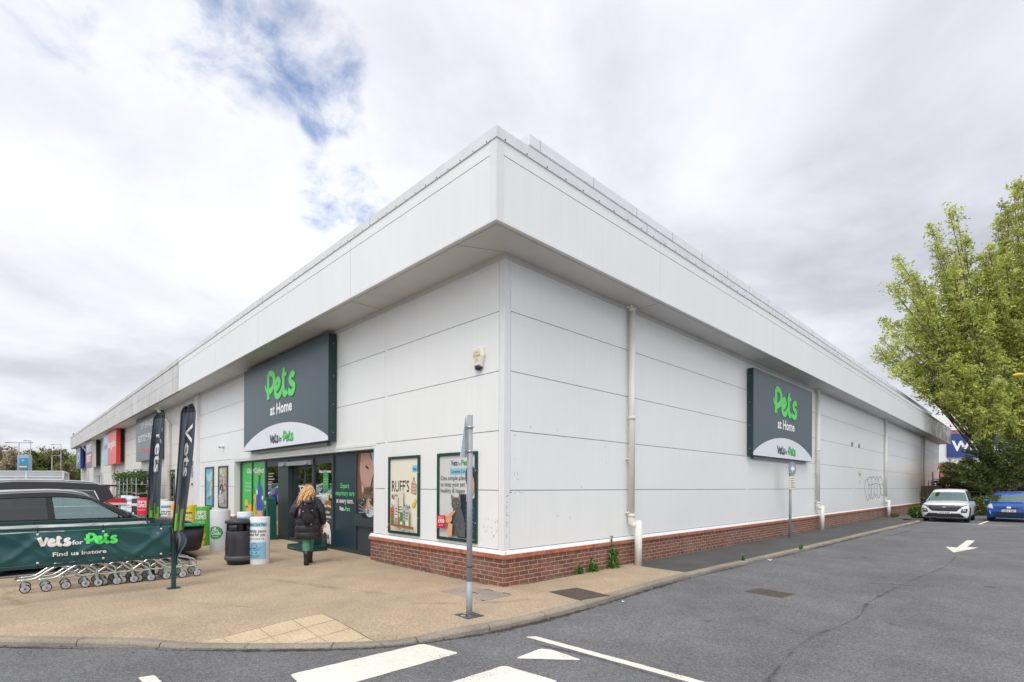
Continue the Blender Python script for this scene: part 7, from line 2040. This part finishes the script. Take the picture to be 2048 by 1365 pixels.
LG = [S(194, 204, 100), S(180, 196, 88), S(206, 214, 122), S(160, 180, 76), S(200, 196, 104)]
def tipset(pts, dep, dz=2.2, seed=1):
    rd = random.Random(seed); out = []
    for (u, v) in pts:
        out.append(dirv(u, v, dep + rd.uniform(-dz, dz)))
    return out
A = [(1752, 700), (1768, 640), (1790, 585), (1830, 560), (1800, 540), (1870, 500), (1862, 455), (1898, 420), (1912, 424), (1925, 480), (1815, 650), (1850, 640), (1850, 710), (1800, 730), (1835, 745), (1790, 690), (1890, 560), (1905, 620), (1880, 680), (1920, 700), (1890, 755), (1940, 740), (1955, 560), (1960, 640), (1900, 510), (1880, 540), (1930, 540), (1985, 600), (1990, 700), (2000, 770), (1860, 590), (1830, 610), (1845, 680), (1870, 730), (1930, 620), (1945, 690), (1975, 620), (1975, 740), (1900, 740), (1770, 710)]
Alow = [(1905, 800), (1930, 812), (1955, 822), (1985, 815), (1990, 795), (1925, 785), (1960, 790), (1975, 835), (2000, 830), (1890, 790)]
A2 = [(u + random.uniform(-28, 28), v + random.uniform(-24, 24)) for (u, v) in A if 540 < v < 800 and u > 1780] + [(u + random.uniform(-24, 24), v + random.uniform(-22, 22)) for (u, v) in A if 440 < v < 800]
tree('broadleaf_tree', 'tall fresh green tree reaching left over the long side wall', dirv(1984, 1000, 36) * 1, .26, tipset(A + A2 + Alow, 36, 2.8, 2), .105, 50000, LG, 3, .58, group='spring green trees behind the car park', trunk_top=dirv(1930, 540, 36), twig=5, low=.34, f0=.48)
Bp = [(2028, 372), (2040, 380), (2015, 430), (1995, 450), (2050, 430), (2080, 400), (1978, 500), (2005, 510), (2040, 500), (2090, 470), (1960, 545), (1985, 580), (2020, 580), (2060, 570), (2110, 560), (1990, 650), (2030, 650), (2075, 650), (2010, 720), (2050, 720), (2100, 700), (2030, 790), (2070, 780), (2000, 800), (2020, 850), (2060, 850), (2130, 640), (2140, 760)]
B2 = [(u + random.uniform(-25, 25), v + random.uniform(-25, 25)) for (u, v) in Bp if v > 480] + [(u + random.uniform(-20, 20), v + random.uniform(-20, 25)) for (u, v) in Bp]
tree('broadleaf_tree', 'taller spring green tree with reddish shoots, cut by the right edge', dirv(2052, 1000, 38) * 1, .30, tipset(Bp + B2, 38, 2.8, 5), .105, 66000, LG + [S(176, 170, 96)], 8, .62, group='spring green trees behind the car park', trunk_top=dirv(2042, 500, 38), twig=5, low=.28, f0=.42)
DG = [S(92, 116, 46), S(74, 98, 40), S(110, 130, 56), S(60, 78, 36), S(120, 112, 60)]
Cp = [(1884, 934), (1895, 930), (1905, 940), (1920, 932), (1915, 950), (1938, 922), (1972, 902), (1945, 926), (1984, 905), (1930, 902), (1948, 890), (1962, 880), (1980, 885), (1985, 920), (1970, 940), (2000, 890), (2015, 905), (2010, 935), (2030, 880), (2040, 905), (2035, 940), (2060, 890), (2060, 930), (1890, 945), (1935, 945), (2085, 900), (2090, 940), (1925, 925), (1958, 930), (1900, 935)]
C2p = [(u + random.uniform(-12, 12), v + random.uniform(-4, 18)) for u, v in Cp]
tree('spreading_evergreen', 'dark olive spreading evergreen tree in front of the blue sign', dirv(1990, 1000, 34) * 1, .16, tipset(Cp + C2p, 34, 1.6, 7), .075, 26000, DG, 12, .42, group=None, trunk_top=dirv(1990, 905, 34), twig=5)
# dark leaved hedge behind the rail
def bush(name, label, cen, rad, n, leaf, cols, seed, cat='shrub', group=None):
    rng = np.random.default_rng(seed); g = thing(name, label, cat, (cen[0], cen[1], RZ), 0, group)
    b = MB(); P = []
    h = cen[2] + rad[2] - RZ
    for k in range(14):
        a = rng.uniform(0, 2 * pi); t = Vector((cos(a) * rad[0] * rng.uniform(.2, .8), sin(a) * rad[1] * rng.uniform(.2, .8), h * rng.uniform(.5, .95)))
        b.tube(bez([(t.x * .2, t.y * .2, 0), t * .55, t], 4), [.02, .018, .016, .014, .012, .01, .008, .006, .004], 4, (1, 1, 1))
    b.build('stems', M['bark'], g)
    u = rng.normal(size=(n, 3)); u /= np.linalg.norm(u, axis=1)[:, None]; rr = rng.uniform(.45, 1, n) ** .5
    lump = 1 + .22 * np.sin(u[:, 0] * 5 + seed) * np.sin(u[:, 1] * 6) * np.cos(u[:, 2] * 4 + seed)
    p = u * (rr * lump)[:, None] * np.array(rad) + np.array([0, 0, cen[2] - RZ]); p[:, 2] = np.maximum(p[:, 2], .03)
    V, F, C = leaf_cloud(p, leaf, colmix(n, cols, rng, .25), rng); leaf_object('leaves', V, F, C, g)
    return g
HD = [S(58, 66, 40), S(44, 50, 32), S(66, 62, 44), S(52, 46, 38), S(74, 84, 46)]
p = dirv(1912, 985, 37.5); 
for k, (u, lb) in enumerate(((1915, 'dark hedge plant nearest the palisade fence'), (1950, 'dark hedge plant behind the white car'), (1985, 'dark hedge plant between the two front facing cars'), (2020, 'dark hedge plant behind the blue hatchback'), (2058, 'dark hedge plant at the right edge'))):
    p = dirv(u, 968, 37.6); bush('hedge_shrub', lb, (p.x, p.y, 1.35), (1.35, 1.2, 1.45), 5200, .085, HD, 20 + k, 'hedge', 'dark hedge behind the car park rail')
YG = [S(130, 148, 52), S(104, 130, 44), S(150, 160, 70), S(84, 108, 40), S(120, 104, 60)]
p = dirv(1962, 1020, 33.5); bush('shrub', 'yellow green shrub between the white car and the blue hatchback', (p.x, p.y, .55), (1.1, .8, .62), 3800, .06, YG, 31)
p = dirv(1982, 1020, 34.5); bush('shrub', 'leafy shrub right behind the nose of the blue hatchback', (p.x + .6, p.y, .5), (1.0, .8, .6), 3000, .06, YG, 32)
bush('shrub', 'small green shrub at the wall foot beside the white car', (1.3, 31.4, .28), (.42, .7, .40), 1500, .055, [S(96, 124, 44), S(120, 146, 60), S(74, 98, 38)], 33)
bush('shrub', 'low green weeds at the wall foot past the third downpipe', (.3, 30.9, .05), (.2, .9, .13), 420, .04, [S(96, 124, 44), S(74, 98, 38)], 34)

# ------------------------------------------------------------------ fences, rail and store at the far right
p0, p1 = dirv(1905, 984, 35.2), dirv(2075, 984, 35.2); dx = p1 - p0
g = thing('guard_rail', 'thin grey tube rail on posts behind the two front facing cars', 'railing', (p0.x, p0.y, 0))
b = MB(); b.tube([(0, 0, p0.z), (dx.x, dx.y, p0.z)], .035, 8); b.build('top_rail', M['galv'], g)
for t in (.0, .33, .66, 1.0): b = MB(); b.tube([(dx.x * t, dx.y * t, -.1), (dx.x * t, dx.y * t, p0.z)], .04, 8); b.build('post', M['galv'], g)
g = thing('board_fence', 'brown close boarded fence panel set against the far end of the side wall', 'fence')
b = MB(); N_ = 9
for k in range(N_): b.box(.05 + k * .135, .05 + k * .135 + .128, 42.6 + .02 * (k % 2), 42.65 + .02 * (k % 2), -.1, 1.78)
b.build('boards', M['wood'], g)
for z in (.4, 1.4): b = MB(); b.box(.05, 1.28, 42.67, 42.73, z, z + .08); b.build('rail', M['wood'], g)
g = thing('palisade_fence', 'grey steel palisade fence with pointed pales beyond the boarded fence', 'fence')
b = MB()
for k in range(16):
    x = .25 + k * .16; b.prism([(x, 44.4, 0), (x + .07, 44.4, 0), (x + .07, 44.4, 2.15), (x + .035, 44.4, 2.3), (x, 44.4, 2.15)], (0, .015, 0), (1, 1, 1))
b.build('pales', M['galv'], g)
for z in (.5, 1.75): b = MB(); b.box(.2, 2.8, 44.42, 44.47, z, z + .06); b.build('rail', M['galv'], g)
g = thing('gate_frame', 'black tubular gate frame standing above the boarded fence', 'gate')
b = MB(); b.tube([(.62, 43.6, 0), (.62, 43.6, 2.82), (1.02, 43.6, 2.82), (1.02, 43.6, 0)], .035, 6, S(40, 40, 44)); b.tube([(.62, 43.6, 2.3), (1.02, 43.6, 2.3)], .025, 6, S(40, 40, 44)); b.build('frame', M['plastic'], g)
b = MB(); b.ball((.8, 43.58, 2.1), .12, S(40, 40, 42), (1.2, .8, .7)); b.build('lamp', M['plastic'], g)

q = dirv(1876, 1000, 60)
Wk = thing('retail_store', 'white and brick store with large blue sign behind the evergreen tree', 'building', (q.x, q.y, 0), YAW)
b = MB(); b.box(-1.5, 26, 0, 18, 4.45, 7.98); b.build('cladding', M['trim'], Wk)
b = MB(); b.box(-1.5, 26, -.03, 18, -.2, 4.44); b.box(-1.5, 26, -.04, 18, 7.99, 8.32); b.build('brickwork', brick_mat("store_brick", S(196, 116, 84), S(178, 98, 72), S(180, 140, 112)), Wk)
b = MB()
for k in range(9):
    z = 8.33 + k * .25; b.prism([(-1.7, -.1 + k * .45, z), (-1.7, -.02 + k * .45, z + .11), (-1.7, .34 + k * .45, z + .23), (-1.7, .36 + k * .45, z)], (28, 0, 0), (1, 1, 1))
b.box(-1.6, 26, 4.2, 18, 8.4, 10.3); b.build('ribbed_roof', M['soffit'], Wk)
b = MB(); b.box(.95, 12.0, -.25, -.02, 5.2, 7.92, S(40, 64, 132)); sg = b.build('store_sign', M['signface'], Wk)
b = MB(); c = Canvas(b, (0, -.252, 0), (1, 0, 0), (0, 0, 1), step=.004); c.text('Wickes', 1.35, 5.95, 1.12, WH, 'L', .03, width=5.9); b.build('sign_lettering', M['print'], sg)
q = dirv(2043, 746, 24)
g = thing('street_lamp', 'dark lamp arm with small yellow lamp at the right edge in front of the trees', 'street lamp', (q.x + .9, q.y + .9, RZ))
b = MB(); z = q.z; b.tube([(0, 0, 0), (0, 0, z + .1)], [.08, .05], 10, S(52, 54, 58)); b.tube(bez([(0, 0, z + .1), (-.3, -.3, z + .12), (-.9, -.9, z)], 6), .03, 8, S(52, 54, 58)); b.build('post', M['plastic'], g)
b = MB(); b.ball((-1.0, -1.0, z - .02), .15, S(236, 196, 40), (1.4, .9, .5), 2, .08); b.build('lamp_head', M['plastic'], g)

# ------------------------------------------------------------------ far left: trees, shelter, totem, lamps
BR = [S(128, 122, 70), S(112, 112, 62), S(146, 136, 84), S(100, 104, 54)]
GR_ = [S(134, 148, 64), S(112, 130, 54), S(150, 160, 78), S(96, 112, 50)]
BL = [S(186, 170, 142), S(200, 186, 160), S(160, 148, 112), S(120, 122, 80)]
YGR = [S(150, 178, 50), S(128, 162, 48), S(166, 188, 66), S(108, 140, 46)]
def fartree(label, u, vtop, du, dep, cols, seed, n=9000, name='broadleaf_tree', vb=965):
    rd = random.Random(seed); tips = []
    for k in range(26):
        a = rd.uniform(-1, 1); t = rd.random(); v = vtop + (vb - vtop) * (t * .9); w = (1 - abs(a) ** 2.2 * (1 - t))
        if v < vtop + (vb - vtop) * .9 * abs(a) ** 2.4 * .55: v = vtop + (vb - vtop) * .9 * abs(a) ** 2.4 * .55 + rd.uniform(0, 6)
        tips.append(dirv(u + a * du, v, dep + rd.uniform(-3, 3)))
    bs = dirv(u, 985, dep); bs.z = -.1
    return tree(name, label, bs, .22, tips, .21, n, cols, seed, 1.0, group='trees beyond the car park', trunk_top=dirv(u, vtop + (vb - vtop) * .4, dep), twig=4)
fartree('pale blossoming tree at the far left edge beyond the shelter', 4, 893, 34, 88, BL, 41, 10000, 'blossom_tree')
fartree('pale blossoming smaller tree just left of the blue totem sign', 30, 905, 20, 84, BL, 42, 6000, 'blossom_tree')
fartree('olive green tree right behind the blue totem sign', 62, 900, 26, 92, GR_, 43)
fartree('broad olive green tree behind the thin lamp posts', 90, 897, 30, 96, GR_ + BR, 44)
fartree('brownish tree just coming into leaf, right of the lamp posts', 118, 902, 24, 98, BR, 45, 8000)
fartree('bright lime green tree next to the end of the terrace', 148, 908, 20, 100, YGR, 46)
fartree('low lime green tree filling the gap by the terrace end', 160, 925, 16, 104, YGR, 47, 6000)
fartree('brown budding tree in front of the lime green trees', 132, 925, 16, 90, BR, 48, 6000)

q = dirv(127, 990, 46)
g = thing('trolley_shelter', 'long glazed trolley shelter with white frame beyond the parked cars', 'shelter', (q.x, q.y, RZ), YAW)
W_ = M['trim']
for x in (0, -3.30, -6.6, -9.9):
    for y in (0, .5): b = MB(); b.box(x - .05, x + .05, y - .05, y + .05, 0, 2.85 if y == 0 else 2.6); b.build('post', W_, g)
b = MB()
for z in (.35, 2.10, 2.36, 2.84): b.box(-9.9, .05, -.04, .04, z - .03, z + .03)
b.box(-9.9, .05, .46, .54, 2.56, 2.62)
for x in (.0, -9.9): b.box(x - .04, x + .04, 0, .5, 2.56, 2.62); b.box(x - .04, x + .04, 0, .5, .32, .38)
b.build('frame', W_, g)
b = MB()
for x in (0, -3.3, -6.6): b.box(x - 3.25, x - .05, -.008, .008, .38, 2.80); b.box(x - 3.25, x - .05, .492, .508, .4, 2.5)
b.box(-.008, .008, .05, .45, .4, 2.5); b.build('wall_panel', M['shelter'], g)
b = MB(); b.add([(-9.95, -.1, 2.9), (.1, -.1, 2.9), (.1, .6, 2.66), (-9.95, .6, 2.66), (-9.95, -.1, 2.91), (.1, -.1, 2.91), (.1, .6, 2.67), (-9.95, .6, 2.67)], [(0, 3, 2, 1), (4, 5, 6, 7), (0, 1, 5, 4), (1, 2, 6, 5), (2, 3, 7, 6), (3, 0, 4, 7)], (1, 1, 1)); b.build('roof_panel', M['shelter'], g)
q = dirv(49, 985, 68)
g = thing('totem_sign', 'grey framed upright sign with a bright blue picture panel above the shelter', 'sign', (q.x, q.y, RZ), YAW)
b = MB(); b.box(-.88, .88, -.2, .2, 0, 5.55, S(168, 174, 182), .08); b.build('frame', M['plastic'], g)
b = MB(); c = Canvas(b, (0, -.205, 0), (1, 0, 0), (0, 0, 1), step=.004); c.rect(-.74, 1.0, .74, 5.1, S(40, 150, 200)); c.text('Park', 0, 4.72, .16, WH, 'C', .02, width=.4)
c.poly([(-.62, 4.15), (-.1, 4.48), (.1, 4.48), (.62, 4.2), (.5, 4.02), (-.5, 4.02)], S(110, 130, 140)); c.rect(-.5, 3.85, .5, 4.05, S(200, 210, 206)); c.rect(-.55, 3.5, .6, 3.84, S(90, 120, 130)); c.poly([(-.74, 3.2), (.74, 3.5), (.74, 3.1), (-.74, 3.0)], S(30, 120, 180)); b.build('picture_panel', M['print'], g)
def lamp(label, u, v, dep, arms):
    q = dirv(u, v, dep); g = thing('street_lamp', label, 'street lamp', (q.x, q.y, RZ), YAW, 'lamp posts at the far car park'); b = MB(); z = q.z - RZ
    b.tube([(0, 0, 0), (0, 0, z)], [.07, .045], 8); b.build('post', M['galv'], g)
    for a in arms:
        b = MB(); b.tube([(0, 0, z - .06), (a * .6, 0, z - .02)], .035, 6); b.ball((a * .85, 0, z - .03), .3, (1, 1, 1), (1.3 if abs(a) > 1.2 else .8, .4, .22), 2); b.build('lantern', M['galv'], g)
lamp('twin armed lamp post at the far left above the blue totem sign', 38, 885, 60, (1.5, -1.5))
lamp('single arm lamp post with tall mast just right of the twin lamp', 61, 881, 72, (-.9,))
lamp('short single arm lamp post in front of the olive trees', 104, 911, 62, (1.1,))
lamp('slim lamp post with arm reaching left above the trees', 122, 889, 84, (-1.6,))
# plant trolleys outside the terrace
def plant_rack(label, x, y):
    g = thing('plant_rack', label, 'rack', (x, y, 0), 0, 'steel plant racks outside the terrace')
    for sx in (-.62, .62):
        for sy in (-.28, .28): b = MB(); b.tube([(sx, sy, .08), (sx, sy, 2.0)], .022, 6); b.ball((sx, sy, .06), .06, (.3, .3, .3)); b.build('upright', M['galv'], g)
    for z in (.25, .75, 1.2, 1.65): b = MB(); b.box(-.64, .64, -.3, .3, z, z + .03); b.build('shelf', M['galv'], g)
    return g
pls = []
def potted(x, y, z, seed):
    rng = np.random.default_rng(seed); g = thing('potted_plant', 'leafy potted plant on a steel rack outside the terrace', 'plant', (x, y, z), 0, 'potted plants on the racks')
    b = MB(); b.lathe([(0, 0), (.07, 0), (.09, .12), (.08, .12), (0, .11)], seg=10, col=S(60, 50, 46)); b.build('pot', M['plastic'], g)
    n = 260; p = rng.normal(size=(n, 3)) * np.array([.14, .13, .10]) + np.array([0, 0, .26]); cols = [S(72, 104, 48), S(96, 132, 60), S(58, 86, 42)]
    C = colmix(n, cols, rng); k = rng.random(n) < .025; C[k] = np.array(S(222, 130, 90)) if seed % 2 else np.array(S(228, 226, 216))
    V, F, C = leaf_cloud(p, .045, C, rng); leaf_object('leaves', V, F, C, g); return g
plant_rack('steel plant rack nearest the trolley bay, shelves full of greenery', -25.9, -1.0)
plant_rack('second steel plant rack, left of the nearer one outside the terrace', -28.6, -1.0)
plant_rack('farthest steel plant rack, by the dark shop window', -31.2, -1.0)
pp = [potted(-25.9, -1.0, 1.68, 1), potted(-28.6, -1.0, 1.68, 2)]
n0 = 0
for rx in (-25.9, -28.6, -31.2):
    for z in (.28, .78, 1.23, 1.68):
        for k in (-.42, 0, .42):
            if n0 < 2: o = pp[n0]
            else: o = dup(pp[n0 % 2])
            o.location = (rx + k + random.uniform(-.05, .05), -1.0 + random.uniform(-.1, .1), z); o.rotation_euler = (0, 0, random.uniform(0, 6)); sc = random.uniform(.9, 1.25) * (1.45 if z > 1.6 else 1); o.scale = (sc, sc, sc); n0 += 1

# the car park and tree belt on the open side (they are mirrored in the shop glass)
def reflect_trees():
    src = [o for o in COL.objects if o.name.startswith(('broadleaf_tree', 'blossom_tree')) and o.get('group') == 'trees beyond the car park' and ('lime' in o['label'] or 'olive' in o['label'])]
    for k in range(13):
        t = dup(src[(k * 3 + 2) % len(src)]); t.location = (-128 + k * 8.5, -33 - (k % 3) * 4, -.1); s = 1.15 + .1 * (k % 3); t.scale = (s, s, s)
        t['label'] = 'leafy tree in the belt across the car park, mirrored in the shop glass'; t['group'] = 'tree belt across the car park'
reflect_trees()
for k, (src, x, y, rz) in enumerate(((C4, -31, -12, 0), (C3, -34.2, -12.2, 0), (C4, -37.4, -12, pi), (C5, -40.6, -12, pi), (C4, -44, -12.4, 0), (C3, -47.2, -12, 0), (C4, -50.5, -12, 0), (C4, -54, -20, 0), (C2, -57.5, -20, 0), (C4, -61, -20, 0), (C3, -65, -20, 0))):
    t = dup(src); t.location = (x, y, RZ); t.rotation_euler = (0, 0, rz); t['label'] = {id(C4): 'white', id(C5): 'blue', id(C3): 'grey', id(C2): 'black'}[id(src)] + ' car in the rows across the car park, mirrored in the shop glass'; t['group'] = 'cars in the rows across the car park'
